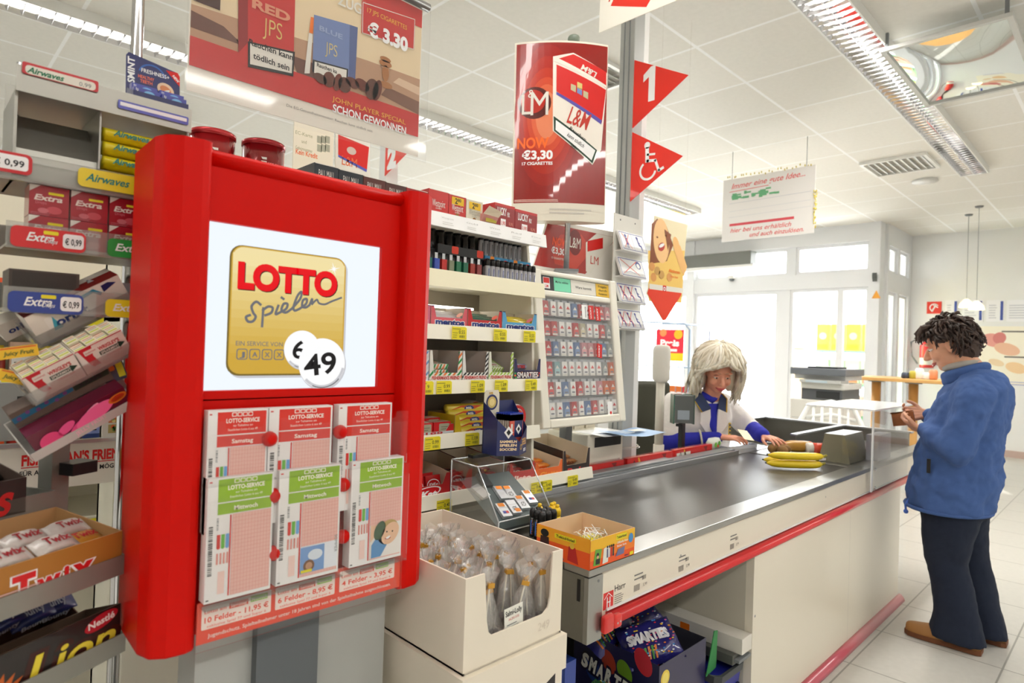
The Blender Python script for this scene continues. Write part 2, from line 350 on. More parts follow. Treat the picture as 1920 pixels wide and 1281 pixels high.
# ================================================================ lottery terminal
def wb(root):
    m = MB(); m.M = root.matrix_basis.inverted(); return m
def TRB(loc, *rots):
    M = TR(*loc)
    for r in rots: M = M @ r
    return M
lt = thing('lottery_display', 'big red framed lottery display with a bright screen above racks of betting slips', 'display stand', (.51, 1.08, 0))
lp = [(.333, 1.02), (.333, .992), (.318, .987), (.292, .990), (.272, 1.003), (.264, 1.03), (.268, 1.16), (.333, 1.16)]
rp = [(.690, 1.16), (.757, 1.16), (.762, 1.03), (.752, 1.003), (.735, .990), (.708, .987), (.693, .992), (.690, 1.02)]
for nm, pg in (('side_post', lp), ('side_post', rp)):
    m = wb(lt); m.prism(pg, .948, 1.712, LRED); o = m.build(nm, lt, bev=.006, bseg=3)
m = wb(lt); m.box((.333, 1.02, 1.60), (.690, 1.15, 1.692), LRED); m.box((.333, 1.02, 1.32), (.690, 1.15, 1.335), LRED); m.box((.333, 1.02, .96), (.690, 1.15, 1.322), LRED); m.box((.652, 1.02, 1.335), (.690, 1.15, 1.60), LRED); m.box((.333, 1.04, 1.335), (.66, 1.15, 1.6), LRED)
m.build('front_panel', lt)
m = wb(lt); m.loft([[(x, 1.03+.022*math.cos(a), 1.697+.014*math.sin(a)) for a in [2*PI*k/14 for k in range(14)]] for x in (.333, .690)], LRED); m.box((.333, 1.03, 1.688), (.690, 1.155, 1.711), LRED); m.build('top_rail', lt)
SCR = mt((236, 243, 252), .3, emit=.46, name='lit_screen_white')
m = wb(lt); m.box((.3332, 1.027, 1.3355), (.651, 1.039, 1.5995), SCR)
m.push(fr(0, 1.027, 0)); e = .44
GO = mt((205, 165, 60), .4, emit=e, name='screen_gold'); GO2 = mt((222, 192, 104), .4, emit=e, name='screen_light_gold'); GO3 = mt((238, 220, 160), .4, emit=e, name='screen_pale_gold'); GOD = mt((120, 100, 40), .4, emit=e, name='screen_dark_gold')
SR = mt((232, 0, 18), .4, emit=e, name='screen_red'); SG = mt((112, 112, 116), .4, emit=e, name='screen_grey'); SK = mt((25, 22, 25), .4, emit=.3, name='screen_black'); SW = mt((252, 252, 252), .4, emit=e, name='screen_ball_white'); SL = mt((200, 200, 204), .4, emit=e, name='screen_ball_grey')
x0, x1, z0, z1 = .375, .581, 1.358, 1.569
m.rrect(x0+.004, z0-.004, x1+.004, z1-.003, .02, SL, 1); m.rrect(x0, z0, x1, z1, .02, GOD, 2); m.rrect(x0+.003, z0+.003, x1, z1-.001, .019, GO, 3)
for k in range(12):                                                    # the printed gold gets paler towards the top
    a = z0+.022+(z1-z0-.04)*k/12; t = k/11; c = [205+t*(240-205), 165+t*(222-165), 60+t*(165-60)]
    m.rect(x0+.005, a, x1-.003, a+(z1-z0-.04)/12+.0002, mt(c, .4, emit=e, name='screen_gold_tone'), 4)
m.rrect(x0+.005, z1-.03, x1-.003, z1-.003, .017, mt((240, 222, 165), .4, emit=e, name='screen_gold_tone'), 4)
m.text('LOTTO', .4775, 1.4995, .041, SK, 5, .055, fit=.176); m.text('LOTTO', .476, 1.501, .041, SR, 6, .055, fit=.176)
sp = [(.405, .017), (.411, .0245), (.418, .0265), (.417, .014), (.424, .004), (.415, -.008), (.403, -.010), (.400, -.004), (.407, .001)]
def stroke(pts, w, mat, l): m.line(pts, w, mat, l)
def sm(pts, n=5):
    out = []
    P = [pts[0]]+pts+[pts[-1]]
    for i in range(1, len(P)-2):
        for k in range(n):
            t = k/n; q = [.5*((2*P[i][c])+(-P[i-1][c]+P[i+1][c])*t+(2*P[i-1][c]-5*P[i][c]+4*P[i+1][c]-P[i+2][c])*t*t+(-P[i-1][c]+3*P[i][c]-3*P[i+1][c]+P[i+2][c])*t**3) for c in (0, 1)]; out.append(tuple(q))
    return out+[pts[-1]]
def q(px, py): return (.375+(px-150)/930*.206+0*py, 1.569-(py-97-(px-150)*.085)/1035*.213+(px-150)*0)
def sc_(pts, w=.0042): m.line(sm([q(*p) for p in pts]), w, SG, 5)
sc_([(385, 575), (350, 550), (318, 585), (330, 635), (350, 670), (330, 705), (295, 705), (280, 670), (310, 655)])
sc_([(405, 600), (400, 750)]); sc_([(400, 620), (440, 590), (475, 600), (465, 640), (420, 660)]); sc_([(520, 580), (500, 650), (530, 640)]); sc_([(540, 515), (560, 530)])
sc_([(530, 640), (580, 610), (590, 570), (560, 570), (545, 620), (580, 640), (625, 610)]); sc_([(625, 610), (690, 530), (700, 470), (670, 500), (640, 590), (650, 625), (690, 610)])
sc_([(690, 610), (740, 570), (745, 530), (715, 540), (710, 590), (740, 600), (770, 580)]); sc_([(770, 580), (790, 530), (790, 570)]); sc_([(790, 575), (830, 535), (850, 565), (900, 575), (960, 550), (1045, 518)], .0035)
m.text('EIN SERVICE VON', .428, 1.407, .0075, SG, 5, .01, fit=.078)
for k, ch in enumerate('JAXX'):
    a = .3905+k*.0205; m.rrect(a, 1.384, a+.018, 1.402, .004, SG, 5); m.rrect(a+.0016, 1.3856, a+.0164, 1.4004, .003, GO, 6); m.text(ch, a+.009, 1.389, .008, SG, 7, .03, fit=.009)
for cx_, cz_, r_, t_, h_ in ((.501, 1.403, .033, '6', .031), (.539, 1.379, .045, '49', .038)):
    m.disc(cx_+.002, cz_-.003, r_, SL, 8 if t_ == '6' else 12, n=36); m.disc(cx_, cz_, r_*.985, SW, 9 if t_ == '6' else 13, n=36)
    m.ring(cx_, cz_, r_*.86, r_*.97, SL, 10 if t_ == '6' else 14, -2.4, -.2, 20); m.ring(cx_, cz_, r_*.93, r_*.975, SG, 11 if t_ == '6' else 15, -2.0, -.7, 14)
    m.text(t_, cx_-.002 if t_ == '49' else cx_-.006, cz_-h_*.5, h_, SK, 11 if t_ == '6' else 15, .02, fit=(.023 if t_ == '6' else .062), rot=.12 if t_ == '49' else 0)
for k in range(4):
    a = k*PI/4+.3; L = .013 if k % 2 == 0 else .007; cx_, cz_ = .556, 1.548
    m.poly([(cx_+L*math.cos(a), cz_+L*math.sin(a)), (cx_+.0012*math.cos(a+PI/2), cz_+.0012*math.sin(a+PI/2)), (cx_-L*math.cos(a), cz_-L*math.sin(a)), (cx_-.0012*math.cos(a+PI/2), cz_-.0012*math.sin(a+PI/2))], SW, 8)
m.pop(); m.build('screen', lt)
# slip rack of clear acrylic with red knobs and the price strip
m = wb(lt)
for z0_, yy, zt in ((1.20, .972, 1.293), (1.02, .962, 1.196)):
    for a, b in ((.337, .438), (.447, .556), (.576, .688)):
        m.box((a-.003, yy, z0_-.005), (b+.003, yy+.0015, zt-.02), PLEX)
        k = 8
        m.add([(a-.003, yy, zt-.02), (b+.003, yy, zt-.02)]+[(b+.003, yy, zt), (b-.02, yy, zt)]+[((a+b)/2+(b-a)*.3*math.cos(PI*j/k), yy, zt-.03*math.sin(PI*j/k)) for j in range(k+1)]+[(a+.02, yy, zt), (a-.003, yy, zt)], [tuple(range(4+k+3))], PLEX)
        m.box((a-.003, yy, z0_-.005), (b+.003, 1.02, z0_-.003), PLEX)
m.build('acrylic_pocket', lt)
for x, z in ((.431, 1.259), (.556, 1.261), (.440, 1.167), (.565, 1.168), (.443, 1.074), (.568, 1.077)):
    m = wb(lt); m.push(TR(x, 1.0, z) @ RX(PI/2)); m.lathe([(.006, -.02), (.006, .006), (.0105, .01), (.0125, .017), (.011, .024), (.006, .029)], LRED, 16); m.pop(); m.build('knob', lt)
STR = mt((240, 66, 30), .35, coat=.3); OW = mt((255, 235, 225), .5)
m = wb(lt); m.box((.332, .985, .958), (.693, .988, 1.02), STR); m.box((.330, .981, .948), (.695, .983, 1.022), PLEX); m.push(fr(0, .9845, 0))
for a, b, t, p in ((.338, .444, '10 Felder - 11,95 €', 0), (.451, .557, '6 Felder - 8,95 €', 0), (.566, .680, '4 Felder - 3,95 €', 0)):
    m.rrect(a, .979, b, 1.015, .002, OW, 1); m.text(t, (a+b)/2, .989, .0085, STR, 2, .02, fit=(b-a)*.92); m.text('exklusive Spiel 77 und Super 6', (a+b)/2, .9815, .004, STR, 2, 0, fit=(b-a)*.85)
    m.text('Lotto am', a+.004, 1.003, .0055, STR, 2, .01, 'l', fit=.032); m.rect(a+.04, 1.0015, a+.069, 1.0105, STR, 2); m.text('Samstag', a+.0545, 1.003, .0055, OW, 3, .01, fit=.025)
    m.rect(a+.073, 1.003, a+.1, 1.012, mt((150, 205, 70), .5), 2); m.text('Mittwoch', a+.0865, 1.0045, .0055, OW, 3, .01, fit=.024)
m.text('Jugendschutz. Spielteilnehmer unter 18 Jahren sind von der Spielteilnahme ausgeschlossen.', .51, .966, .006, OW, 2, .01, fit=.325)
m.pop(); m.build('price_strip', lt)
m = wb(lt)
m.box((.36, 1.07, .03), (.72, 1.15, .955), mt((176, 178, 174), .5)); m.box((.36, 1.05, 0), (.72, 1.3, .03), GRY); m.build('pedestal', lt)
m = wb(lt); m.box((.452, 1.05, .02), (.565, 1.072, .96), mt((98, 104, 108), .45)); m.build('pedestal_column', lt)
# betting slips
SLW = mt((244, 240, 238), .6); SLP = mt((244, 196, 184), .6); SRD = mt((226, 50, 36), .5); SGR = mt((150, 190, 45), .5)
names = {('r', 0): 'stack of betting slips with a red Samstag header, left pocket of the upper row', ('r', 1): 'stack of betting slips with a red Samstag header, middle pocket of the upper row', ('r', 2): 'stack of betting slips with a red Samstag header, right pocket of the upper row',
         ('g', 0): 'stack of green headed betting slips without a photo, left pocket of the lower row', ('g', 1): 'stack of green headed betting slips with a small blue sky photo', ('g', 2): 'stack of green headed betting slips with a photo of a smiling blond woman'}
for (a, b, c0, k) in ((.337, .428, 'r', 0), (.430, .541, 'r', 1), (.553, .662, 'r', 2), (.337, .437, 'g', 0), (.446, .556, 'g', 1), (.577, .686, 'g', 2)):
    w = b-a; h = .186; zb = 1.20 if c0 == 'r' else 1.0215; y = .984 if c0 == 'r' else .974; zb = 1.122 if c0 == 'r' else 1.0215
    m = MB(); m.box((-w/2, 0, 0), (w/2, .018 if c0 == 'r' else .022, h), SLW); m.push(fr(-w/2, 0, 0)); HC = SRD if c0 == 'r' else SGR; wt = mt((255, 245, 235), .5)
    m.rect(w*.15, h*.80, w*.97, h*.985, HC); m.rect(w*.15, h*.70, w*.97, h*.79, HC)
    for q_ in range(4): m.rrect(w*(.38+q_*.09), h*.945, w*(.46+q_*.09), h*.98, .001, wt, 2); m.rrect(w*(.392+q_*.09), h*.951, w*(.448+q_*.09), h*.974, .0008, HC, 3)
    m.text('LOTTO-SERVICE', w*.57, h*.895, h*.036, wt, 2, .03, fit=w*.56); m.text('zur Teilnahme am', w*.57, h*.862, h*.02, wt, 2, 0, fit=w*.33); m.text('Staatlichen Lotto 6 aus 49', w*.57, h*.828, h*.02, wt, 2, 0, fit=w*.5)
    m.text('Samstag' if c0 == 'r' else 'Mittwoch', w*.57, h*.725, h*.036, wt, 2, .02, fit=w*.36)
    m.rect(w*.37, h*.03, w*.97, h*.69, SLP); gl = mt((232, 150, 138), .6)
    for i in range(13): m.rect(w*(.37+i*.0485), h*.03, w*(.37+i*.0485)+.0004, h*.69, gl, 2)
    for i in range(22): m.rect(w*.37, h*(.03+i*.0315), w*.97, h*(.03+i*.0315)+.0004, gl, 2)
    m.rect(w*.335, h*.03, w*.355, h*.69, SRD, 2); m.bars(w*.03, h*.22, w*.09, h*.62, 26, BK, 2, False)
    for i, cc in enumerate(((220, 60, 50), (110, 185, 70), (110, 170, 225))): m.poly([(w*(.15+i*.065), h*.54), (w*(.15+i*.065), h*.43), (w*(.175+i*.065), h*.42), (w*(.2+i*.065), h*.43), (w*(.2+i*.065), h*.54)][::-1], mt(cc, .6), 2)
    for i in range(4): m.rect(w*(.15+i*.05), h*.3, w*(.175+i*.05), h*.39, gl, 2)
    m.bars(w*.14, h*.58, w*.17, h*.68, 9, GRY, 2, False); m.rect(w*.02, h*.965, w*.06, h*.975, RED, 2); m.rect(w*.02, h*.02, w*.06, h*.03, BK, 2); m.rect(w*.18, h*.06, w*.28, h*.24, mt((248, 214, 204), .6), 2)
    if c0 == 'g' and k == 1:
        m.rect(w*.36, h*.06, w*.97, h*.3, mt((235, 238, 245), .5), 3); m.rect(w*.36, h*.06, w*.75, h*.29, mt((120, 160, 215), .5), 4); m.disc(w*.6, h*.21, w*.12, mt((225, 235, 245), .5), 5, w*.08); m.disc(w*.5, h*.12, w*.09, mt((120, 80, 50), .5), 5); m.disc(w*.5, h*.12, w*.055, mt((200, 150, 115), .5), 6); m.rect(w*.37, h*.065, w*.55, h*.09, YEL, 7); m.text('SOMMER', w*.92, h*.27, w*.05, GRY, 4, rot=-PI/2)
    if c0 == 'g' and k == 2:
        m.rect(w*.37, h*.04, w*.97, h*.36, mt((244, 238, 232), .5), 3); sk = mt((240, 196, 160), .5); hr = mt((190, 160, 95), .5)
        m.poly([(w*.38, h*.36), (w*.38, h*.2), (w*.6, h*.33), (w*.55, h*.36)][::-1], sk, 4); m.poly([(w*.4, h*.045), (w*.4, h*.17), (w*.55, h*.28), (w*.75, h*.19), (w*.58, h*.045)][::-1], mt((90, 150, 205), .5), 5)
        m.disc(w*.72, h*.27, w*.22, hr, 5, w*.19, rot=.8); m.disc(w*.76, h*.255, w*.15, sk, 6, w*.2, rot=-.7); m.disc(w*.55, h*.3, w*.1, mt((60, 90, 60), .5), 6, w*.16, rot=-.4)
        m.disc(w*.71, h*.215, w*.055, mt((250, 250, 250), .5), 7, w*.02, rot=.4); m.ring(w*.71, h*.215, w*.04, w*.06, mt((190, 60, 60), .5), 8, PI, 2*PI, 8, .5); m.disc(w*.69, h*.275, w*.014, BK, 7); m.disc(w*.80, h*.27, w*.014, BK, 7)
    m.pop(); o = m.build('betting_slip_stack', loc=((a+b)/2, y, zb)); tag(o, names[(c0, k)], 'betting slips', 'betting slip stacks')

# ================================================================ chewing gum rack at the far left
SIL = mt((170, 168, 160), .38, .7, noise=.05, scale=15); CLR = clear('rail_clear', gloss=.2, haze=.25, hcol=(190, 188, 180))
RKX0, RKX1, RY_ = -.18, .362, 1.20
gr = thing('gum_rack', 'silver metal checkout rack of tiered shelves beside the red display, full of chewing gum', 'rack', (.09, 1.3, 0))
m = wb(gr); m.tube([(.325, 1.42, 0), (.325, 1.42, 2.6)], .011, CHROME, 12); m.build('pole', gr)
m = wb(gr); m.tube([(-.15, 1.42, 0), (-.15, 1.42, 2.6)], .011, CHROME, 12); m.build('pole', gr)
m = wb(gr); m.box((-.2, 1.37, 0), (.36, 1.52, .03), GRY); m.build('base', gr)
shelves = [(1.785, .16), (1.65, .17), (1.548, .17), (1.45, .17)]
for z, d in shelves:
    m = wb(gr); x0 = RKX0 if z < 1.7 else .12
    if z < 1.56: x0 = .115
    m.box((x0, RY_+.004, z), (RKX1, RY_+d, z+.004), SIL); m.box((x0, RY_+d-.003, z), (RKX1, RY_+d, z+.05), SIL)
    m.build('shelf', gr)
    m = wb(gr); m.box((x0-.002, RY_-.001, z-.004), (RKX1+.002, RY_+.003, z+.036), SIL if z > 1.7 else CLR); m.build('shelf_rail', gr)
m = wb(gr)
bt = [(i, j) for i in range(9) for j in range(2)]
m.box((.135, 1.36, 1.79), (.32, 1.362, 1.87), mt((200, 200, 196), .35, .5)); m.tube([(.137, 1.355, 1.78), (.137, 1.355, 1.875)], .004, CHROME)
for i in range(9):
    for j in range(2):
        m.push(fr(.155+i*.019, 1.3595, 1.83+j*.02)); m.disc(0, 0, .0045, mt((120, 118, 112), .6), 1, n=12); m.pop()
m.build('perforated_back', gr)
for x0_, x1_, z_ in ((.118, .122, 1.69), (.228, .2305, 1.69), (.36, .363, 1.69)):
    m = wb(gr); m.box((x0_, RY_+.01, 1.65), (x1_, RY_+.15, 1.785), SIL); m.build('divider', gr)
m = wb(gr); m.add([(.12, RY_+.02, 1.70), (.228, RY_+.02, 1.70), (.228, RY_+.1, 1.77), (.12, RY_+.1, 1.77)], [(0, 1, 2, 3)], SIL); m.add([(.12, RY_+.012, 1.655), (.228, RY_+.012, 1.655), (.228, RY_+.02, 1.70), (.12, RY_+.02, 1.70)], [(0, 1, 2, 3)], SIL); m.build('pusher_plate', gr)
# printed strips clipped on the rails
def strip(x0, x1, z0, z1, col, txt, price, tcol=WH, slant=0, fitw=None, plist=None, y=RY_-.0035):
    m = wb(gr); L = mt(col, .4, coat=.3); m.push(fr(0, y, 0)); h = z1-z0
    m.rrect(x0, z0, x1, z1, h*.25, L, 1)
    w = x1-x0
    m.text(txt, x0+w*.2 if price else x0+w*.1, z0+h*.35, h*.42, tcol, 3, .02, 'l', shear=.3, fit=fitw or w*.36)
    if price:
        m.text('Drops', x0+w*.42+w*.02, z0+h*.3, h*.22, WH, 3, 0, 'l', shear=.3, fit=w*.16); m.rrect(x0+w*.42, z0+h*.72, x0+w*.62, z0+h*.9, h*.05, YEL, 3)
        m.rrect(x0+w*.68, z0+h*.16, x0+w*.97, z0+h*.86, h*.15, WH, 3); m.text('€ '+price, x0+w*.825, z0+h*.33, h*.32, BK, 4, .02, fit=w*.23)
    m.pop(); m.build('shelf_label', gr)
strip(-.02, .141, 1.655, 1.686, (205, 24, 34), 'Extra', '0,99'); strip(.199, .30, 1.653, 1.683, (240, 215, 40), 'Airwaves', None, mt((20, 130, 120), .5), fitw=.06)
strip(.118, .213, 1.546, 1.578, (214, 22, 30), 'Extra', '0,99'); strip(.243, .35, 1.546, 1.576, (30, 150, 60), 'Extra', None, fitw=.04)
strip(.118, .213, 1.447, 1.479, (36, 62, 150), 'Extra', '0,99'); strip(.243, .35, 1.447, 1.476, (238, 214, 30), 'Extra', None, fitw=.04)
m = wb(gr); m.push(fr(0, RY_-.0035, 0)); m.rrect(.124, 1.808, .222, 1.826, .003, mt((200, 30, 40), .3, coat=.4), 1); m.rrect(.128, 1.809, .218, 1.822, .005, mt((235, 232, 220), .5), 2); m.text('Airwaves', .13, 1.811, .009, mt((20, 120, 80), .5), 3, .03, 'l', shear=.3, fit=.045); m.text('0,99', .212, 1.811, .007, GRY, 3, 0, 'r', fit=.016); m.pop(); m.build('shelf_label', gr)
m = wb(gr); m.push(fr(0, RY_-.0035, 0)); m.rrect(.25, 1.792, .358, 1.806, .002, mt((90, 96, 190), .3, coat=.5), 1); m.rrect(.253, 1.797, .355, 1.803, .001, mt((240, 244, 250), .2), 2); m.pop(); m.build('shelf_label', gr)
# airwaves packs
for k in range(4):
    m = MB(); c_ = mt((232, 214, 30), .35, coat=.3); m.rrect
    m.loft([[(x, .04+.038*math.cos(a)*1.0, .0135+.0125*math.sin(a)) for a in [2*PI*j/12 for j in range(12)]] for x in (-.055, -.052, .052, .055)], c_)
    m.push(fr(-.055, .0015, 0)); m.text('Airwaves', .012, .009, .010, mt((16, 130, 120), .5), 2, .03, 'l', shear=.3, fit=.052); m.lines(.07, .006, .1, .02, 3, mt((120, 130, 40), .5), 2); m.rrect(.075, .011, .098, .018, .002, RED, 3); m.pop()
    o = m.build('gum_pack', loc=(.292, RY_+.012+.002*(k % 2), 1.6705+.0235*k if k else 1.669)); tag(o, 'yellow chewing gum roll pack on the rack, %s of the four stacked ones' % ['lowest', 'second from bottom', 'third from bottom', 'topmost'][k], 'chewing gum', 'yellow gum packs')
# red gum boxes in three columns
XR = mt((168, 22, 40), .3, coat=.5)
first = None
for c_ in range(3):
    for r_ in range(2 if c_ < 3 else 1):
        x = .1665+c_*.0535; z = 1.5525+r_*.048; col = ['left', 'middle', 'right'][c_]
        lab = 'dark red gum box on the rack, %s box of the %s column' % (['lower', 'upper'][r_], col)
        if first is None:
            m = MB(); m.box((-.0255, 0, 0), (.0255, .05, .047), XR); m.push(fr(-.0255, 0, 0)); m.text('Extra', .006, .024, .009, mt((240, 225, 215), .5), 2, .03, 'l', shear=.3, fit=.036)
            m.poly([(0, .047), (.014, .047), (0, .036)][::-1], WP, 2); m.rrect(.024, .034, .044, .038, .001, YEL, 2); m.disc(.032, .010, .010, mt((205, 80, 90), .4), 2, .006); m.disc(.018, .008, .007, mt((210, 110, 120), .4), 3, .004); m.text('Drops', .008, .018, .005, mt((220, 120, 130), .5), 2, 0, 'l', fit=.014); m.lines(.002, .001, .03, .006, 2, mt((200, 110, 120), .5)); m.pop()
            o = first = m.build('gum_box', loc=(x, RY_+.015, z)); tag(o, lab, 'chewing gum', 'dark red gum boxes')
        else: o = dup(first, (x, RY_+.015+.002*r_, z), label=lab)
# dark empty slot behind the blue Extra strip + frosted slot
m = MB(); m.box((-.045, 0, 0), (.045, .08, .058), mt((70, 58, 50), .5)); m.push(fr(-.045, 0, 0)); m.rect(.004, .003, .086, .055, mt((52, 44, 38), .5)); m.pop(); tag(m.build('display_box', loc=(.1655, RY_+.02, 1.456)), 'dark brown empty gum display box on the rack above the blue price strip', 'box')
m = MB(); m.box((-.05, 0, 0), (.05, .06, .05), mt((140, 142, 146), .35, coat=.3)); m.push(fr(-.05, 0, 0)); m.disc(.022, .03, .012, mt((110, 185, 90), .4), 2, .008); m.disc(.022, .03, .008, mt((180, 220, 160), .4), 3, .005); m.poly([(.04, .012), (.05, .022), (.056, .02), (.046, .008)][::-1], WP, 2); m.poly([(.046, .009), (.056, .02), (.06, .016), (.05, .006)][::-1], NAVY, 3); m.pop(); tag(m.build('gum_bag', loc=(.272, RY_+.02, 1.456)), 'grey gum bag with a green leaf oval on the rack beside the dark slot', 'chewing gum')
# SMINT display
sd = thing('mint_display', 'dark blue folded card display with a white SMINT headline on top of the rack', 'display box', (.322, RY_+.03, 1.8245))
m = MB(); m.M = RX(-.12); w, h = .088, .098
BLU = mt((32, 38, 100), .35, coat=.4)
m.prism([(-w/2, 0), (w/2, 0), (w/2, h-.006), (w/2-.006, h-.002), (-w/2+.004, h), (-w/2, h-.004)], 0, .002, BLU); m.M = RX(-.12) @ fr(0, 0, 0)
mm = MB(); mm.M = RX(-.1) @ TR(0, .045, 0) @ fr(0, 0, 0); mm.prism([(-w/2, 0), (w/2, 0), (w/2, h-.012), (w/2-.004, h-.006), (-w/2+.004, h+.006), (-w/2, h)], -.002, 0, BLU)
mm.text('SMINT', -w/2+.013, .048, .011, WH, 2, .03, 'l', rot=PI/2, fit=.048); mm.text('FRESHNESS+', .003, .074, .0075, WH, 2, .01, fit=.046); mm.text('HEALTHY', -.012, .062, .006, mt((240, 120, 90), .5), 2, .03, fit=.026); mm.text('TEETH', -.012, .054, .006, mt((240, 120, 90), .5), 2, .03, fit=.02)
mm.disc(.02, .052, .0145, mt((238, 205, 170), .4), 2, .0125, rot=-.5); mm.disc(.02, .052, .010, mt((214, 130, 80), .4), 3, .007, rot=-.5); mm.disc(.022, .05, .006, WP, 4, .002, rot=.5); mm.ring(-.002, .07, .02, .023, mt((50, 100, 180), .5), 1, .2, 2.9)
mm.poly([(w/2, h-.012), (w/2, h-.032), (w/2-.024, h-.0075), (w/2-.004, h-.006)][::-1], RED, 2); mm.text('NEW', w/2-.0085, h-.0205, .005, WH, 3, .03, rot=-.8, fit=.014)
mm.build('header_card', sd)
mm = MB(); mm.box((-w/2, 0, 0), (w/2, .045, .004), BLU); mm.box((-w/2, -.004, 0), (w/2, -.002, .014), BLU)
mm.add([(-w/2, 0, 0), (-w/2, .045, 0), (-w/2, .04, .03), (-w/2, 0, .014)], [(0, 1, 2, 3)], BLU); mm.add([(w/2, 0, 0), (w/2, .045, 0), (w/2, .04, .03), (w/2, 0, .014)], [(0, 1, 2, 3)], BLU)
mm.build('tray', sd)
first = None; MV = mt((74, 78, 170), .3, coat=.4)
for i, (dx, dy, dz) in enumerate(((-.022, .002, .005), (.022, .002, .005), (.022, .018, .016), (-.022, .018, .016))):
    lab = 'violet mint packet in the blue display, ' + ['front left', 'front right', 'rear right', 'rear left'][i]
    loc = (.322+dx, RY_+.03+dy, 1.8245+dz)
    if first is None:
        m = MB(); m.box((-.02, 0, 0), (.02, .014, .018), MV); m.push(fr(-.02, 0, 0)); m.text('SMINT', .007, .002, .004, WH, 2, .02, 'l', rot=PI/2, fit=.014); m.disc(.024, .009, .009, mt((130, 190, 235), .4), 2, .006); m.text('mint', .024, .007, .004, RED, 3, .02); m.pop(); first = m.build('mint_packet', loc=loc, bev=.0008); tag(first, lab, 'mints', 'violet mint packets')
    else: dup(first, loc, label=lab)
# tilted gum trays hung in front of the rack (they slope down to the left)
PKW = mt((226, 216, 204), .45, coat=.2); CT = clear('tray_clear', gloss=.3, haze=.18, hcol=(200, 195, 190))
def frame(bl, beta, pit): return TR(*bl) @ RY(-math.radians(beta)) @ RX(math.radians(pit))
def tray_thing(nm, label, bl, beta, pit, L, D, hh, mat=CT, back=.03):
    r = thing(nm, label, 'gum tray', bl, group='tilted gum trays on the rack', rot=(TR(0, 0, 0) @ RY(-math.radians(beta)) @ RX(math.radians(pit))).to_euler())
    m = MB(); m.box((-.004, -.003, -.003), (L, D, 0), mat); m.box((-.004, -.003, 0), (L, -.0015, hh), mat); m.box((-.004, D-.0015, 0), (L, D, back), mat); m.build('tray_body', r)
    m = MB(); m.prism([(-.003, 0), (D, 0), (D, back), (-.003, hh)], 0, .0015, mat); o = m.build('end_plate', r); o.matrix_basis = TR(-.006, 0, 0) @ Matrix(((0, 0, 1, 0), (1, 0, 0, 0), (0, 1, 0, 0), (0, 0, 0, 1)))
    return r
RT = (-0.0,)
t1 = tray_thing('gum_tray', 'clear sloping tray on the gum rack carrying two white spearmint gum boxes', (.152, 1.15, 1.314), 32, 22, .15, .062, .02)
t2 = tray_thing('gum_tray', 'clear sloping tray on the gum rack directly under the blue price strip', (.164, 1.217, 1.397), 33, 18, .15, .06, .018)
t3 = tray_thing('gum_tray', 'lowest sloping tray on the gum rack holding pink bubble gum bags', (.154, 1.15, 1.231), 31, 22, .16, .06, .012, mt((200, 196, 190), .4), .04)
m = wb(gr); m.tube([(.31, 1.30, 1.46), (.31, 1.21, 1.46), (.305, 1.215, 1.20)], .004, SIL); m.tube([(.325, 1.42, 1.46), (.31, 1.3, 1.46)], .004, SIL); m.build('tray_bracket', gr)
WR = mt((232, 222, 210), .5); SPG = mt((22, 60, 44), .5); SPR = mt((196, 28, 40), .5)
def on(tray, off): return tray.matrix_basis @ TR(*off)
for k in range(2):
    m = MB(); L = .071; D = .055; H = .044
    m.box((0, 0, 0), (L, .001, H), WR); m.box((0, D-.001, 0), (L, D, H-.004), WR); m.box((0, 0, 0), (L, D, .001), WR); m.box((0, 0, 0), (.001, D, H-.004), WR); m.box((L-.001, 0, 0), (L, D, H-.004), WR)
    m.push(fr(0, 0, 0)); m.poly([(.004, H-.001), (.024, H-.001), (.020, H-.018), (.024, .008), (.014, .008), (.011, .013), (.004, H-.001)][::-1], SPR, 1); m.rrect(.010, H-.014, .028, H-.006, .001, WR, 2); m.text('doublefresh', .019, H-.0115, .0035, SPR, 3, 0, fit=.015)
    m.text("WRIGLEY'S", .046, .029, .006, SPR, 2, .03, fit=.032); m.rect(.029, .020, .060, .0265, SPG, 2); m.poly([(.058, .0175), (.068, .0235), (.058, .029)][::1], SPG, 2); m.text('SPEARMINT', .0445, .0213, .0042, WR, 3, .02, fit=.028); m.text('CHEWING GUM', .048, .014, .003, SPR, 2, 0, fit=.024); m.rect(.0, H-.0015, L, H, SPR, 2); m.pop()
    o = m.build('gum_box'); o.matrix_basis = on(t1, (.001+k*.0725, .0005, .001)); tag(o, 'white spearmint gum box with a green arrow, the %s one on the sloping tray' % ['lower left', 'upper right'][k], 'chewing gum', 'white gum boxes')
first = None; rr = random.Random(3)
for k in range(2):
    for j in range(4):
        for d in range(2):
            off = (.003+k*.0725+j*.0172, .003+d*.025, .024+.004*((j+d) % 2)); lab = 'flat gum packet standing in the white gum box, %s of its row' % ORD[k*4+j] + (', front' if d == 0 else ', rear')
            if first is None:
                m = MB(); m.box((0, 0, 0), (.0158, .022, .018), mt((222, 214, 186), .4)); m.push(fr(0, 0, .018, '+z')); m.rect(.001, .003, .0148, .007, mt((180, 190, 60), .5)); m.rect(.001, .011, .0148, .0125, GRY); m.rect(.001, .016, .0148, .0175, SPR); m.pop(); m.push(fr()); m.rect(.001, .012, .0148, .0135, SPR); m.pop()
                first = m.build('gum_packet'); o = first; tag(o, lab, 'chewing gum', 'gum packets in the white boxes')
            else: o = dup(first, (0, 0, 0), label=lab)
            o.matrix_basis = on(t1, off)
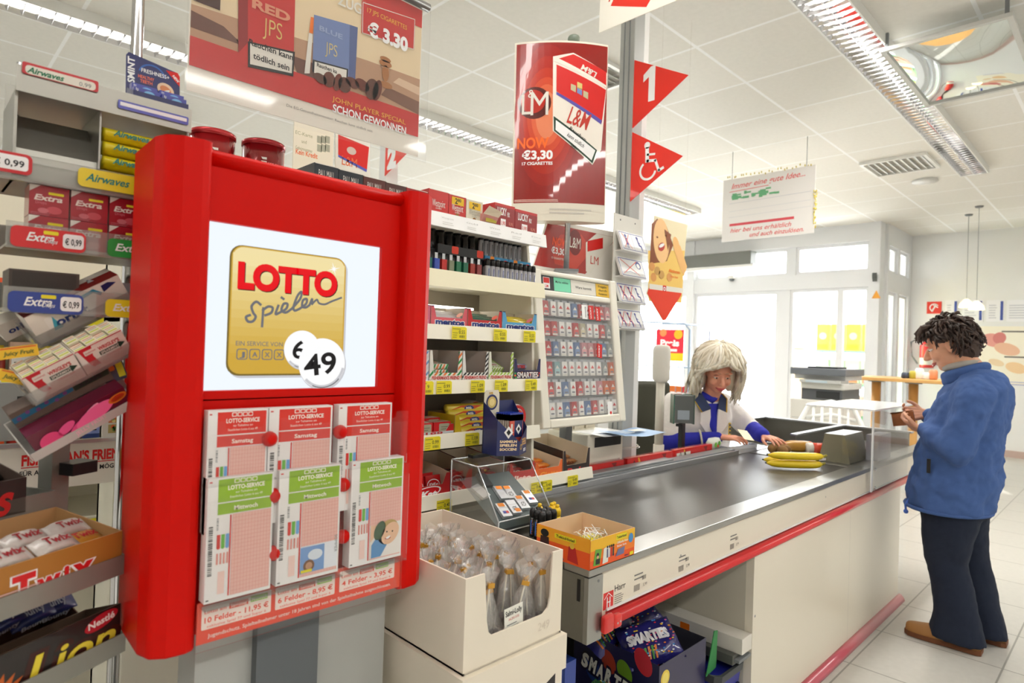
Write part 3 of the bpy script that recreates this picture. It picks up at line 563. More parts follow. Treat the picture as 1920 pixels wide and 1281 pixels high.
m = MB(); L, D, H = .145, .05, .05; m.box((0, 0, 0), (L, D, H), WR); m.push(fr()); m.push(Matrix.Scale(1.14, 4)); m.rrect(.018, .008, .078, .032, .003, mt((240, 232, 222), .5), 1); m.text('orbit', .05, .013, .013, mt((36, 60, 130), .5), 2, .04, fit=.044); m.poly([(.022, .01), (.028, .03), (.034, .01)][::-1], mt((70, 170, 190), .5), 2); m.line([(.07, .036), (.088, .038), (.095, .030)], .005, mt((60, 150, 180), .5), 2); m.poly([(.1, .03), (.12, .036), (.11, .041), (.1, .04)][::-1], NAVY, 2); m.text('classic', .058, .034, .003, SPR, 2); m.pop(); m.pop(); m.push(fr(0, 0, H, '+z')); m.rect(.0, 0, L, D*.6, mt((130, 26, 22), .5)); m.pop()
o = m.build('gum_box'); o.matrix_basis = on(t2, (.001, 0, .001)); tag(o, 'white orbit gum box with a blue swoosh, hanging under the blue price strip', 'chewing gum')
m = MB(); L = .06; m.box((0, 0, 0), (L, .04, .03), WR); m.push(fr()); m.text('orbit', .03, .01, .01, mt((36, 60, 130), .5), 2, .03, fit=.04); m.pop(); o = m.build('gum_box'); o.matrix_basis = frame((.129, 1.30, 1.40), 33, 20); tag(o, 'small white gum box half hidden behind the orbit box at the left', 'chewing gum')
# juicy fruit packs at far left
for k, (x, z, b) in enumerate(((.108, 1.375, 10), (.106, 1.347, -16))):
    m = MB(); m.box((0, 0, 0), (.048, .008, .017), mt((240, 190, 40), .45)); m.push(fr()); m.text('Juicy Fruit', .024, .005, .006, mt((40, 80, 40), .5), 2, .02, fit=.036, shear=.2); m.rect(.002, .014, .046, .016, mt((220, 90, 30), .5)); m.pop(); o = m.build('gum_packet'); o.matrix_basis = frame((x, 1.17, z), b, 0); tag(o, 'yellow gum packet with dark lettering at the left picture edge, %s one' % ['upper', 'lower'][k], 'chewing gum', 'yellow gum packets at the left edge')
# pink bubble gum bags and blue berry box above them
m = MB(); L = .14; m.box((0, 0, 0), (L, .03, .038), mt((104, 22, 50), .35, coat=.4)); m.push(fr()); m.push(Matrix.Scale(1.18, 4))
for (cx_, cy_, rx, ry, ro, c_) in ((.02, .012, .013, .012, 0, (235, 70, 130)), (.02, .012, .006, .005, 0, (150, 90, 40)), (.040, .018, .012, .006, .4, (240, 90, 150)), (.052, .012, .013, .005, .5, (235, 80, 140)), (.075, .017, .026, .010, .25, (250, 110, 165)), (.07, .022, .016, .004, .5, (255, 170, 200)), (.106, .023, .012, .006, .1, (220, 120, 40)), (.106, .023, .009, .004, .1, (230, 50, 40))): m.disc(cx_, cy_, rx, mt(c_, .35, coat=.4), 2+int(cx_*60+ry*99), ry, rot=ro)
m.text('JELLY FRUIT', .065, .003, .006, mt((250, 190, 210), .5), 9, .01, fit=.04, rot=.1); m.pop(); m.pop()
o = m.build('bubble_gum_bag'); o.matrix_basis = on(t3, (.004, .0, .001)); tag(o, 'long pink bubble gum pack with swirling ribbons in the lowest sloping tray', 'bubble gum')
m = MB(); L = .14; m.box((0, 0, 0), (L, .03, .026), mt((96, 78, 68), .6)); m.push(fr(0, 0, 0)); m.poly([(0, .018), (.06, .020), (.085, .026), (.085, .014), (.03, .010), (0, .008)][::-1], mt((24, 96, 130), .4), 1)
for i in range(6): m.disc(.008+.013*i, .013+.004*(i % 2), .003, mt((110, 60, 120), .4), 2)
m.rect(.086, .012, .138, .025, mt((28, 44, 26), .5), 2); m.text('XXAPS', .11, .014, .008, BK, 3, .05); m.pop(); o = m.build('gum_box'); o.matrix_basis = on(t3, (.004, .032, .040)); tag(o, 'brown open box with a blue berry edge above the pink bubble gum', 'chewing gum')
m = MB(); m.box((0, 0, 0), (.03, .02, .035), mt((70, 80, 96), .35, coat=.3)); m.push(fr()); m.rrect(.004, .018, .016, .026, .003, ORANGE, 1); m.rect(.018, .005, .028, .03, YEL, 1); m.pop(); o = m.build('gum_bag'); o.matrix_basis = frame((.247, 1.175, 1.338), 20, 0); tag(o, 'small grey gum bag with an orange spot behind the spearmint boxes', 'chewing gum')

# ================================================================ stepped chocolate bar stand
CA = math.radians(29.2); CB = Vector((.2794, 1.1332, 0))
def cs(s, off, z): return (CB.x+s*math.cos(CA)-off*math.sin(CA), CB.y+s*math.sin(CA)+off*math.cos(CA), z)
st = thing('candy_stand', 'grey stepped metal stand at lower left holding chocolate bar cartons', 'rack', cs(-.1, .12, 0), rz=CA)
TRY = mt((150, 150, 142), .45, .5, noise=.04)
def stl(): 
    m = MB(); m.M = st.matrix_basis.inverted() @ TRB(cs(0, 0, 0), RZ(CA)); return m
for (z, off, d) in ((1.044, 0, .15), (.922, -.005, .16), (1.13, .152, .12), (.80, -.01, .17)):
    m = stl(); m.box((-.30, off, z), (-.012, off+d, z+.003), TRY); m.box((-.30, off-.002, z-.002), (-.012, off, z+.028), TRY); m.box((-.015, off, z), (-.012, off+d, z+.028), TRY); m.build('tier', st)
m = stl(); m.box((-.012, .16, 0), (.018, .19, 1.26), TRY); m.build('upright', st); m = stl(); m.box((-.33, .16, 0), (-.30, .19, 1.26), TRY); m.build('upright', st)
m = stl(); m.box((-.33, -.02, 0), (.02, .20, .03), TRY); m.build('base', st)
m = stl(); m.box((.0, .13, 1.18), (.045, .17, 1.2), BK); m.build('clip', st)
def bar_mesh(L, W_, H_, c1, txt, tc, c2=None, tsz=.55):
    m = MB(); a = mt(c1, .3, coat=.5, bump=.25, bscale=90); rings = []
    for x, s_ in ((0, .15), (.006, .2), (.012, .8), (.02, 1), (L-.02, 1), (L-.012, .8), (L-.006, .2), (L, .15)):
        rings.append([(x, W_/2+W_/2*math.copysign(abs(math.cos(t))**.6, math.cos(t)), H_/2+H_/2*s_*math.copysign(abs(math.sin(t))**.6, math.sin(t))) for t in [2*PI*j/12 for j in range(12)]])
    m.loft(rings, a)
    m.push(fr(0, -.0003, 0)); m.text(txt, L/2, H_*.22, H_*tsz, mt(tc, .4), 2, .03, fit=L*.62); m.pop()
    m.push(fr(0, 0, H_+.0004, '+z'))
    if c2: m.rrect(L*.16, W_*.15, L*.84, W_*.85, W_*.3, mt(c2, .35, coat=.4), 0)
    m.text(txt, L/2, W_*.3, W_*.45, mt(tc, .4), 2, .03, fit=L*.6); m.pop(); return m
def carton(nm, label, M, w, d, h, fh, mat, pr=None, inner=CARDW, group=None, notch=True, cat='carton', pside=None, backh=None):
    r = thing(nm, label, cat, M.translation[:], group=group); r.matrix_basis = M; t = .002; bh = backh or h
    m = MB(); m.box((0, 0, 0), (w, d, t), inner)
    m.M = TR(0, t, 0) @ fr(); nn = w*.14
    m.prism([(0, 0), (w, 0), (w, h), (w-nn*.5, h), (w-nn, fh), (nn, fh), (nn*.5, h), (0, h)] if notch else [(0, 0), (w, 0), (w, fh), (0, fh)], 0, t, inner, mat)
    m.M = TR(0, d, 0) @ fr(); m.prism([(0, 0), (w, 0), (w, bh), (0, bh)], 0, t, inner)
    for x in (0, w-t):
        m.M = TR(x, 0, 0) @ Matrix(((0, 0, 1, 0), (1, 0, 0, 0), (0, 1, 0, 0), (0, 0, 0, 1))); hh = h if notch else fh
        m.prism([(t, 0), (d-t, 0), (d-t, bh), (t, hh)], 0, t, mat if x == 0 else inner, inner if x == 0 else mat)
        if x == 0: m.add([(t, 0, -.0002), (d-t, 0, -.0002), (d-t, bh, -.0002), (t, hh, -.0002)], [(0, 3, 2, 1)], mat)
    m.M = TR(0, 0, 0) @ fr()
    if pr: pr(m, w, h, fh)
    if pside:
        m.M = fr(0, 0, 0, '-x') @ TR(-d, 0, .0004); pside(m, d, h)
    m.M = Matrix.Identity(4); m.build('carton_body', r); return r
def fill(proto, M, offs, lab, group, rots=None):
    out = []
    for i, o_ in enumerate(offs):
        o = proto if i == 0 else dup(proto, (0, 0, 0)); R_ = rots[i] if rots else RZ(0)
        o.matrix_basis = M @ TR(*o_) @ R_; o['label'] = lab[i] if isinstance(lab, list) else lab % ORD[i]; o['category'] = 'chocolate bar' if 'category' not in o else o['category']; o['group'] = group; out.append(o)
    return out
# Twix
def prtwix(m, w, h, fh):
    m.poly([(.0, .012), (.11, .012), (.1, .024), (0, .026)][::-1], mt((235, 215, 205), .5), 4)
    for ch, x, s_ in (('T', .085, 1.0), ('w', .118, .85), ('i', .143, .8), ('x', .168, 1.0)): m.text(ch, x*w/.26+.03, .010, .034*s_, WH, 1, .10); m.text(ch, x*w/.26+.03, .011, .034*s_, mt((216, 30, 34), .4), 3, .05)
    m.lines(.06, .012, .15, .03, 4, mt((230, 190, 185), .5), 5)
Mt = TRB(cs(-.285, .002, 1.0475), RZ(CA)); carton('chocolate_carton', 'caramel brown open carton with red slanted lettering on the middle step of the stand', Mt, .268, .14, .07, .062, mt((176, 118, 48), .5), prtwix, mt((190, 150, 100), .6), 'chocolate bar cartons on the left stand', notch=False, backh=.085)
p = bar_mesh(.062, .03, .022, (190, 182, 176), 'Twix', (150, 30, 40)).build('chocolate_bar')
fill(p, Mt, [(.006+.063*i, .055, .052) for i in range(4)]+[(.010+.066*i, .012, .048) for i in range(3)], ['silver wrapped bar in the caramel brown carton, %s' % t for t in ('far left', 'second from left in the rear row', 'third from left in the rear row', 'rightmost in the rear row', 'front row left', 'front row middle', 'front row right')], 'bars in the caramel brown carton', [RX(.5)]*7)
p = bar_mesh(.062, .03, .022, (196, 140, 50), 'Twix', (190, 30, 40)).build('chocolate_bar'); fill(p, Mt, [(.004+.066*i, .03, .036) for i in range(4)]+[(.004+.066*i, .09, .03) for i in range(4)], ['gold wrapped bar under the silver ones in the caramel brown carton, %s' % t for t in ('front first from left', 'front second from left', 'front third from left', 'front fourth from left', 'rear first from left', 'rear second from left', 'rear third from left', 'rear fourth from left')], 'gold bars in the caramel brown carton', [RX(.4)]*8)
# Mars
def prmars(m, w, h, fh):
    m.text('MARS', w*.6, .004, .032, mt((200, 40, 40), .4), 2, .05, fit=w*.55, shear=.25)
Mm = TRB(cs(-.26, .15, 1.134), RZ(CA)); carton('chocolate_carton', 'black carton with red letters on the uppermost step of the stand', Mm, .2, .12, .068, .055, mt((52, 42, 40), .5), prmars, mt((92, 76, 68), .6), 'chocolate bar cartons on the left stand', notch=False, backh=.09)
p = bar_mesh(.034, .06, .018, (40, 34, 30), 'Mars', (226, 84, 50)).build('chocolate_bar'); fill(p, Mm, [(.012+.037*i, .045, .042) for i in range(5)], 'black bar with orange letters in the black carton, %s from left', 'bars in the black carton', [RX(.5)]*5)
# Lion and Bounty on the lower step
def prlion(m, w, h, fh):
    m.text('Lion', .19, .008, .042, mt((60, 20, 14), .4), 1, .12, fit=.15, shear=.3); m.text('Lion', .19, .010, .040, mt((235, 215, 60), .4), 3, .02, fit=.13, shear=.3)
    m.disc(.235, .056, .028, mt((190, 30, 46), .4), 2, .011, rot=.2); m.text('Nestlé', .235, .052, .010, mt((250, 235, 230), .5), 4, .03, fit=.044, rot=.1)
    for i in range(11): a = PI*i/10; m.poly([(.08+.05*math.cos(a), .008+.038*math.sin(a)), (.08+.03*math.cos(a+.25), .008+.02*math.sin(a+.25)), (.08+.03*math.cos(a-.25), .008+.02*math.sin(a-.25))], mt((205, 100, 36), .5), 1)
    m.disc(.08, .012, .03, mt((222, 140, 50), .5), 2, .02)
    for x in (.068, .092): m.disc(x, .018, .006, mt((240, 220, 90), .5), 3, .0025); m.disc(x, .018, .002, BK, 4)
Ml = TRB(cs(-.285, .0, .926), RZ(CA)); carton('chocolate_carton', 'black carton with yellow letters and an orange mane on the lower step of the stand', Ml, .268, .07, .075, .07, mt((30, 24, 22), .45, coat=.3), prlion, mt((84, 66, 50), .6), 'chocolate bar cartons on the left stand', notch=False, backh=.05)
p = bar_mesh(.06, .03, .02, (60, 30, 20), 'Lion', (230, 190, 50)).build('chocolate_bar'); fill(p, Ml, [(.12, .02, .012), (.19, .022, .012)], ['brown bar end inside the carton with yellow letters, left one', 'brown bar end inside the carton with yellow letters, right one'], 'bars in the carton with yellow letters')
Mb = TRB(cs(-.285, .075, .926), RZ(CA)); carton('chocolate_carton', 'brown carton of blue coconut bars behind the carton with yellow letters', Mb, .262, .075, .05, .045, mt((60, 40, 34), .5), None, mt((90, 60, 44), .6), 'chocolate bar cartons on the left stand', notch=False, backh=.09)
p = bar_mesh(.058, .032, .02, (44, 56, 120), 'Bounty', (220, 226, 240)).build('chocolate_bar'); fill(p, Mb, [(.006+.042*i, .022, .040+.006*(i % 2)) for i in range(5)]+[(.205, .022, .042)], 'blue wrapped coconut bar in the brown carton, %s from left', 'blue coconut bars', [RX(.6) @ RZ(.3-.1*i) @ RY(-.35) for i in range(6)])

# ================================================================ aisle shelving behind the gum rack
sh = thing('aisle_shelving', 'beige supermarket shelf unit with groceries glimpsed behind the gum rack', 'shelf', (.35, 2.45, 0))
BEI = mt((226, 220, 200), .5)
m = wb(sh); m.box((-.4, 2.6, 0), (1.0, 2.62, 1.9), BEI); m.build('back_panel', sh)
bgz = (1.455, 1.275, 1.08, .85)
for z in bgz:
    m = wb(sh); m.box((-.4, 2.22, z-.02), (1.0, 2.6, z), BEI); m.build('shelf', sh)
    m = wb(sh); m.box((-.4, 2.2, z-.02), (1.0, 2.22, z+.02), BEI); m.push(fr(0, 2.2, 0)); [m.rect(-.3+.17*i, z-.015, -.22+.17*i, z+.015, YEL) for i in range(8)]; m.pop(); m.build('price_rail', sh)
rr = random.Random(11); proto = {}
kinds = [('jar', (140, 20, 30)), ('can', (200, 190, 60)), ('packet', (70, 110, 60)), ('packet', (225, 190, 170)), ('packet', (60, 80, 150)), ('jar', (170, 40, 30)), ('packet', (230, 90, 40))]
x = .16; n = 0
for zi, z in enumerate(bgz[:3]):
    x = .14
    while x < .80:
        kd, col = kinds[rr.randrange(len(kinds))] if zi != 1 else kinds[(0, 3, 5)[rr.randrange(3)]]; m = MB(); w = .055
        if kd == 'packet': m.box((-w/2, -.02, 0), (w/2, .02, .11), mt(col, .45)); m.push(fr(-w/2, -.02, 0)); m.rect(.004, .03, w-.004, .07, mt([min(255, c+90) for c in col], .5)); m.lines(.01, .04, .04, .06, 2, BK); m.pop()
        elif kd == 'jar': m.lathe([(.024, 0), (.026, .01), (.026, .07), (.018, .085)], mt(col, .2, coat=.5), 16); m.lathe([(.021, .085), (.021, .1)], mt((220, 200, 60), .4), 16)
        else: m.lathe([(.026, 0), (.026, .1)], mt(col, .3, .3), 16); m.lathe([(.0262, .02), (.0262, .08)], WH, 16, False)
        o = m.build('grocery_'+kd, loc=(x, 2.28, z+.0005)); n += 1
        tag(o, '%s behind the gum rack, %s from left, %s board' % ({'jar': 'dark red jar', 'can': 'yellow and white can', 'packet': 'coloured food packet'}[kd], ORD[int((x-.14)/.06)], ['upper', 'middle', 'lower'][zi]), 'grocery', 'groceries behind the gum rack'); x += .06
# header board with pictures, in front of the shelving
hb = thing('candy_header_board', 'silver board reading FISHERMAN\'S FRIEND below food photos, behind the chocolate stand'.replace("FISHERMAN'S FRIEND", 'red capitals'), 'sign', (.35, 1.76, 0))
FFS = mt((214, 208, 196), .4)
m = wb(hb); m.box((.0, 1.75, 1.06), (.6, 1.765, 1.165), FFS); m.box((.0, 1.745, 1.16), (.6, 1.765, 1.168), ALU); m.push(fr(0, 1.75, 0)); FR_ = mt((200, 26, 24), .4)
m.text("FISHERMAN'S FRIEND", .31, 1.118, .024, FR_, 2, .04, fit=.205); m.rect(.207, 1.112, .412, 1.114, FR_, 2); m.text('FÜR ALLE, DIE ES HÄRTER MÖGEN.', .305, 1.095, .011, BK, 2, .02, fit=.2); m.pop(); m.build('board', hb)
m = wb(hb); m.box((.36, 1.755, 1.168), (.44, 1.76, 1.25), mt((210, 206, 198), .4)); m.push(fr(0, 1.755, 0))
for i, (a, b, c_) in enumerate(((.372, 1.178, (170, 150, 90)), (.372, 1.203, (190, 110, 60)))): m.rect(a, b, a+.06, b+.021, mt(c_, .5)); [m.disc(a+.008+rr.random()*.045, b+.004+rr.random()*.013, .004, mt(((220, 200, 130), (90, 130, 50), (220, 90, 40))[k % 3], .5), 2) for k in range(14)]
m.rect(.372, 1.228, .432, 1.245, mt((235, 160, 190), .5)); m.pop(); m.build('photo_panel', hb)
m = wb(hb)
for a_ in (.02, .56): m.box((a_, 1.765, 0), (a_+.02, 1.785, 1.16), ALU)
m.build('stand_leg', hb)
m = MB(); m.box((0, 0, 0), (.17, .03, .13), mt((150, 152, 148), .5)); m.push(fr()); m.prism([(.10, .075), (.112, .06), (.13, .055), (.16, .06), (.165, .10), (.10, .10)], 0, .001, BK); m.text('VER', .131, .078, .015, WH, 4, .05, fit=.04); m.text('PACKT', .145, .064, .007, WH, 4, .03); m.rect(.095, .018, .125, .04, YEL, 2); m.pop(); tag(m.build('snack_bag', loc=(.10, 1.79, 1.17)), 'grey snack bag with a black badge behind the gum rack, left of the food photos', 'snack bag')
# ================================================================ point of a photo pixel on a real plane
def at(px, py, X=None, Y=None, Z=None):
    d = Fv + Rv*((px-960)/1172) - Uv*((py-640.5)/1172)
    t = X/d.x if X is not None else (Y/d.y if Y is not None else (Z-1.42)/d.z)
    return Vector((0, 0, 1.42)) + d*t
def pU(Y): return lambda x, y: (lambda v: (v.x, v.z))(at(x, y, Y=Y))
def tri(m, pts, U_, mat, l=1): return m.poly([U_(*p) for p in pts], mat, l)
# ================================================================ checkout shelf unit
gd = thing('checkout_shelf', 'cream white checkout shelf unit stacked with sweets, lighters and tobacco behind the lottery display', 'shelf', (1.1, 1.8, 0))
CRM = mt((242, 238, 222), .45); RAILM = mt((244, 238, 208), .45); SHD = mt((120, 112, 100), .6)
GX0, GX1 = .40, 1.745
m = wb(gd); m.box((GX0, 1.96, 0), (GX1, 1.98, 1.85), mt((150, 142, 128), .6)); m.build('back_panel', gd)
for x in (GX0, GX1-.012):
    m = wb(gd); m.M = m.M @ TR(x, 0, 0) @ Matrix(((0, 0, 1, 0), (1, 0, 0, 0), (0, 1, 0, 0), (0, 0, 0, 1))); m.prism([(1.78, 0), (1.98, 0), (1.98, 1.845), (1.70, 1.845), (1.66, 1.6), (1.64, 1.3), (1.63, .90), (1.78, .90)], 0, .012, CRM); m.build('side_panel', gd, bev=.002)
LV = {}
for k, (zr, zt, xe, yb) in enumerate(((1.798, 1.846, 1.745, 1.60), (1.606, 1.662, 1.745, 1.60), (1.436, 1.484, 1.745, 1.60), (1.258, 1.302, 1.745, 1.60), (1.08, 1.127, 1.745, 1.60), (.888, .932, 2.075, 1.60))):
    zs = zt-.022; LV[k] = zs
    m = wb(gd); m.box((GX0, 1.61, zs-.012), (xe, 1.96, zs), CRM); m.build('shelf_board', gd)
    m = wb(gd); rl = WH if k == 0 else RAILM if k == 1 else CRM
    m.add([(GX0, 1.598, zr), (xe, 1.598, zr), (xe, 1.606, zt), (GX0, 1.606, zt), (GX0, 1.612, zr), (xe, 1.612, zr), (xe, 1.612, zt), (GX0, 1.612, zt)], [(0, 1, 2, 3), (1, 5, 6, 2), (5, 4, 7, 6), (4, 0, 3, 7), (3, 2, 6, 7), (4, 5, 1, 0)], rl)
    m.push(fr(0, 1.597, 0)); h = zt-zr
    if k == 0:
        for i in range(9): m.text(('Pall Mall', 'Rot', 'Lucky', 'Blau', 'Westpoint', 'Gold', 'West', 'Red', 'Fine')[i], .84+i*.105, zr+.026, .006, mt((190, 190, 188), .6), 12, 0, fit=.05); m.lines(.82+i*.105, zr+.008, .87+i*.105, zr+.02, 2, mt((215, 215, 212), .6), 12)
    labs = {2: [('0.55', 855), ('0.55', 932), ('0.55', 987)], 3: [('9', 795), ('0.99', 830), ('1.09', 893), ('1.09', 937), ('0.49', 993)], 4: [('0.99', 812), ('1.19', 886)], 5: [('0.45', 838), ('0.40', 1010), ('0.45', 1028), ('0.49', 1077)]}.get(k, [])
    for t, px in labs:
        x = at(px, 740, Y=1.6).x; yy = zr+.001 if k < 5 else zr-.016; w = .062
        m.prism([(x-w/2, yy), (x+w/2, yy), (x+w/2, yy+.038), (x+w/2-.006, yy+.042), (x-w/2, yy+.042)], .003, .0045, YEL); m.text(t, x+.01, yy+.019, .012, mt((90, 90, 40), .6), 14, .01, fit=.026 if len(t) > 1 else .008); m.lines(x-.03, yy+.033, x+.01, yy+.042, 1, mt((170, 160, 50), .6), 14); m.lines(x-.029, yy+.006, x-.008, yy+.027, 3, mt((170, 160, 50), .6), 14); m.bars(x+.0, yy+.006, x+.024, yy+.014, 10, mt((110, 110, 50), .6), 14)
    m.pop(); m.build('price_rail', gd)
m = wb(gd); m.box((GX0+.02, 1.76, 0), (2.075, 1.78, .87), CRM); m.build('plinth', gd)
m = wb(gd); m.box((1.30, 1.75, 1.548), (1.52, 1.77, 1.556), GLOW); m.build('lamp_tube', gd)
# --- tobacco tins
def tin(x, y, c1, t, lab, tx):
    r = thing('tobacco_tin', lab, 'tobacco tin', (x, y, LV[0]), group='round tobacco tins on top of the shelf'); a = mt(c1, .2, .3, coat=.5)
    m = MB(); m.lathe([(.052, 0), (.054, .004), (.054, .112)], a, 32); 
    n = 16                                                              # wrapped lettering
    v, f, x0, x1 = glyphs(t, .01); k = .020/.73; sxx = .055/((x1-x0)*k)
    m.add([(.0546*math.sin(((q_[0]-x0)*k*sxx-.0275+tx)/.0546), -.0546*math.cos(((q_[0]-x0)*k*sxx-.0275+tx)/.0546), .045+q_[1]*k) for q_ in v], f, mt((240, 225, 215), .5))
    m.push(RZ(tx/.054-.9)); 
    for i in range(6): m.add([(.0548*math.sin(.2+.012*i+.0), -.0548*math.cos(.2+.012*i), .02+.01*i), (.0548*math.sin(.45), -.0548*math.cos(.45), .02+.01*i), (.0548*math.sin(.45), -.0548*math.cos(.45), .026+.01*i), (.0548*math.sin(.2), -.0548*math.cos(.2), .026+.01*i)], [(0, 1, 2, 3)], WP)
    m.pop(); m.build('tin_body', r); MB().lathe([(.056, .112), (.056, .124), (.052, .127), (.0, .127)], mt([min(255, c+30) for c in c1], .25, .4), 32).build('lid', r)
tin(.445, 1.72, (110, 14, 22), 'Mall', 'dark red round tobacco tin, leftmost of the three behind the display', 0)
tin(.575, 1.72, (160, 22, 26), 'Marlboro', 'red round tobacco tin with a yellow wedge, middle of the three', .02); tin(.70, 1.70, (140, 14, 20), 'PALL MALL', 'red round tobacco tin with tall white capitals, rightmost of the three', .012)
# --- cigarette packs on the top shelf
def cig(x0, x1, zt, c1, c2, t, lab, sub=None, tag2=None, tc=(240, 236, 230), y=1.625):
    w = x1-x0; z0 = LV[0]; h = zt-z0; m = MB(); a = mt(c1, .3, coat=.4)
    m.box((-w/2, 0, 0), (w/2, .13, h), a); m.push(fr(-w/2, 0, 0)); m.rect(0, h*.0, w, h*.55, mt(c2, .3, coat=.4), 1)
    up = .5 if t == 'PALL MALL' else .36; m.text(t, w/2, h*(up+.08), h*.25, mt(tc, .5), 4, .0, fit=w*.66); m.text(sub or 'GOLDEN AMERICAN', w/2, h*up, h*.06, mt(tc, .5), 2, 0, fit=w*.3); m.rect(w*.02, h*.98, w*.98, h, WP, 3)
    if tag2: m.rect(w*.16, h*.66, w*.86, h*.93, mt((240, 195, 40), .5), 3); m.text('2', w*.42, h*.7, h*.2, BK, 4, .02); m.text('80', w*.6, h*.78, h*.12, BK, 4, .02); m.disc(w/2, h*.3, w*.1, mt((150, 100, 40), .5), 2, h*.06)
    m.pop(); o = m.build('cigarette_carton', loc=((x0+x1)/2, y, z0)); tag(o, lab, 'cigarettes', 'cigarette cartons on the top shelf'); return o
cig(.812, .885, 1.912, (40, 48, 58), (52, 72, 100), 'PALL MALL', 'dark blue cigarette carton with tall capitals, leftmost on the top shelf'); cig(.887, .965, 1.910, (36, 44, 54), (50, 70, 98), 'PALL MALL', 'second dark blue cigarette carton from the left on the top shelf')
cig(.967, 1.042, 1.908, (96, 40, 34), (110, 34, 30), 'PALL MALL', 'dark brown cigarette carton right beside the blue ones'); cig(1.044, 1.118, 1.906, (80, 34, 28), (100, 34, 30), 'PALL MALL', 'second brown cigarette carton, above the right corner of the red display'); cig(1.12, 1.202, 1.905, (170, 24, 24), (180, 26, 26), 'West', 'plain red cigarette carton above the right post of the red display')
cig(1.206, 1.286, 1.920, (206, 34, 30), (206, 34, 30), 'Westpoint', 'red cigarette carton with a small crest and no price label'); cig(1.288, 1.362, 1.918, (200, 34, 30), (206, 34, 30), 'Westpoint', 'red cigarette carton with a yellow 2.80 label', tag2=1); cig(1.364, 1.438, 1.915, (226, 218, 196), (226, 218, 196), 'Westpoint', 'cream cigarette carton with a yellow 2.80 label', tag2=1, tc=(170, 165, 150))
def carton2(x0, x1, zt, t, lab):
    w = x1-x0; z0 = LV[0]; h = zt-z0; m = MB(); a = mt((196, 24, 26), .3, coat=.4); m.box((-w/2, 0, 0), (w/2, .09, h), a); m.push(fr(-w/2, 0, 0)); m.rect(0, h*.0, w, h*.9, mt((150, 16, 22), .3, coat=.4), 1); m.text(t, w*.35, h*.62, h*.26, WH, 2, .02, fit=w*.45); m.text('FIX', w*.68, h*.6, h*.16, WH, 2, .02, fit=w*.12)
    m.rect(w*.3, h*.22, w*.55, h*.5, WH, 2); m.text('3,90', w*.42, h*.3, h*.13, RED, 3, .01, fit=w*.2); m.text('PALL MALL', w*.82, h*.32, h*.12, mt((250, 160, 140), .5), 2, 0, fit=w*.22); m.lines(w*.74, h*.08, w*.92, h*.24, 2, mt((250, 160, 140), .5)); m.pop(); o = m.build('tobacco_carton', loc=((x0+x1)/2, 1.63, z0)); tag(o, lab, 'tobacco', 'dark red tobacco cartons at the right shelf end')
carton2(1.50, 1.60, 1.93, 'LUCKY', 'dark red tobacco carton partly hidden behind the crumpled pink packet'); carton2(1.602, 1.72, 1.925, 'LUCKY', 'dark red tobacco carton at the right end of the top shelf')
m = MB(); m.loft([[(-.03, 0, 0), (.03, 0, 0), (.03, .05, 0), (-.03, .05, 0)], [(-.036, -.022, .05), (.03, -.03, .045), (.036, .03, .055), (-.03, .035, .058)]], mt((214, 150, 140), .6), smooth=False); m.add([(-.036, -.022, .05), (.03, -.03, .045), (.045, -.035, .065), (-.02, -.035, .078)], [(0, 1, 2, 3)], CARD); m.push(fr(-.03, -.016, .01)); m.rect(.006, .015, .056, .028, mt((200, 180, 60), .5), 20); m.pop(); tag(m.build('crumpled_packet', loc=(1.462, 1.63, LV[0])), 'crumpled open pink cigarette packet leaning between the cream and the dark red cartons', 'cigarette packet')
m = MB(); m.add([(0, 0, 0), (0, .2, 0), (0, .2, .1), (0, .0, .095)], [(0, 1, 2, 3)], CARD); m.add([(.0, .2, 0), (.4, .2, 0), (.4, .2, .1), (0, .2, .1)], [(0, 1, 2, 3)], CARDW); m.box((0, 0, 0), (.4, .2, .002), CARDW)
tag(m.build('shelf_tray', loc=(.735, 1.66, LV[0]+.0)), 'grey cardboard shipping tray standing behind the dark blue cigarette cartons', 'carton')
# --- lighters, two tiers
def lighter(c, cap, w=.022, h=.075, round_=True, band=None):
    m = MB(); a = mt(c, .2, coat=.6); 
    if round_: m.lathe([(w*.38, 0), (w*.42, .003), (w*.42, h*.72)], a, 12); m.lathe([(w*.44, h*.72), (w*.45, h*.9), (w*.35, h)], mt(cap, .35), 12)
    else:
        m.push(TR(0, 0, 0)); m.box((-w*.4, -.006, 0), (w*.4, .006, h*.75), a); m.box((-w*.36, -.005, h*.75), (w*.1, .005, h*.98), mt((200, 200, 205), .25, 1)); m.box((w*.1, -.005, h*.75), (w*.4, .005, h*.88), mt(cap, .4)); m.pop()
    if band: m.push(fr(0, -w*.43, 0)); m.rect(-w*.12, h*.15, w*.02, h*.6, mt(band, .4), 1); m.pop()
    return m.build('lighter')
def row(proto, xs, y, z, labf, group, cat='lighter', extra=None):
    for i, x in enumerate(xs):
        o = proto if i == 0 else dup(proto, (0, 0, 0)); o.location = (x, y+(extra(i) if extra else 0), z); o['label'] = labf(i); o['category'] = cat; o['group'] = group
m = wb(gd); m.box((1.20, 1.70, LV[1]), (1.74, 1.94, LV[1]+.105), DK); m.build('riser', gd)
cols = [(30, 120, 110), (50, 80, 190), (200, 40, 36), (130, 140, 110), (20, 120, 80), (20, 110, 80), (170, 50, 36), (150, 60, 60)]
for i, c in enumerate(cols):
    o = lighter(c, (30, 30, 30), .026, .082, False); o.location = (1.228+.031*i, 1.645, LV[1]); tag(o, 'translucent %s flint lighter in the lower lighter row, %s from left' % (['teal', 'blue', 'red', 'olive', 'green', 'dark green', 'brick red', 'rose'][i], ORD[i]), 'lighter', 'coloured flint lighters')
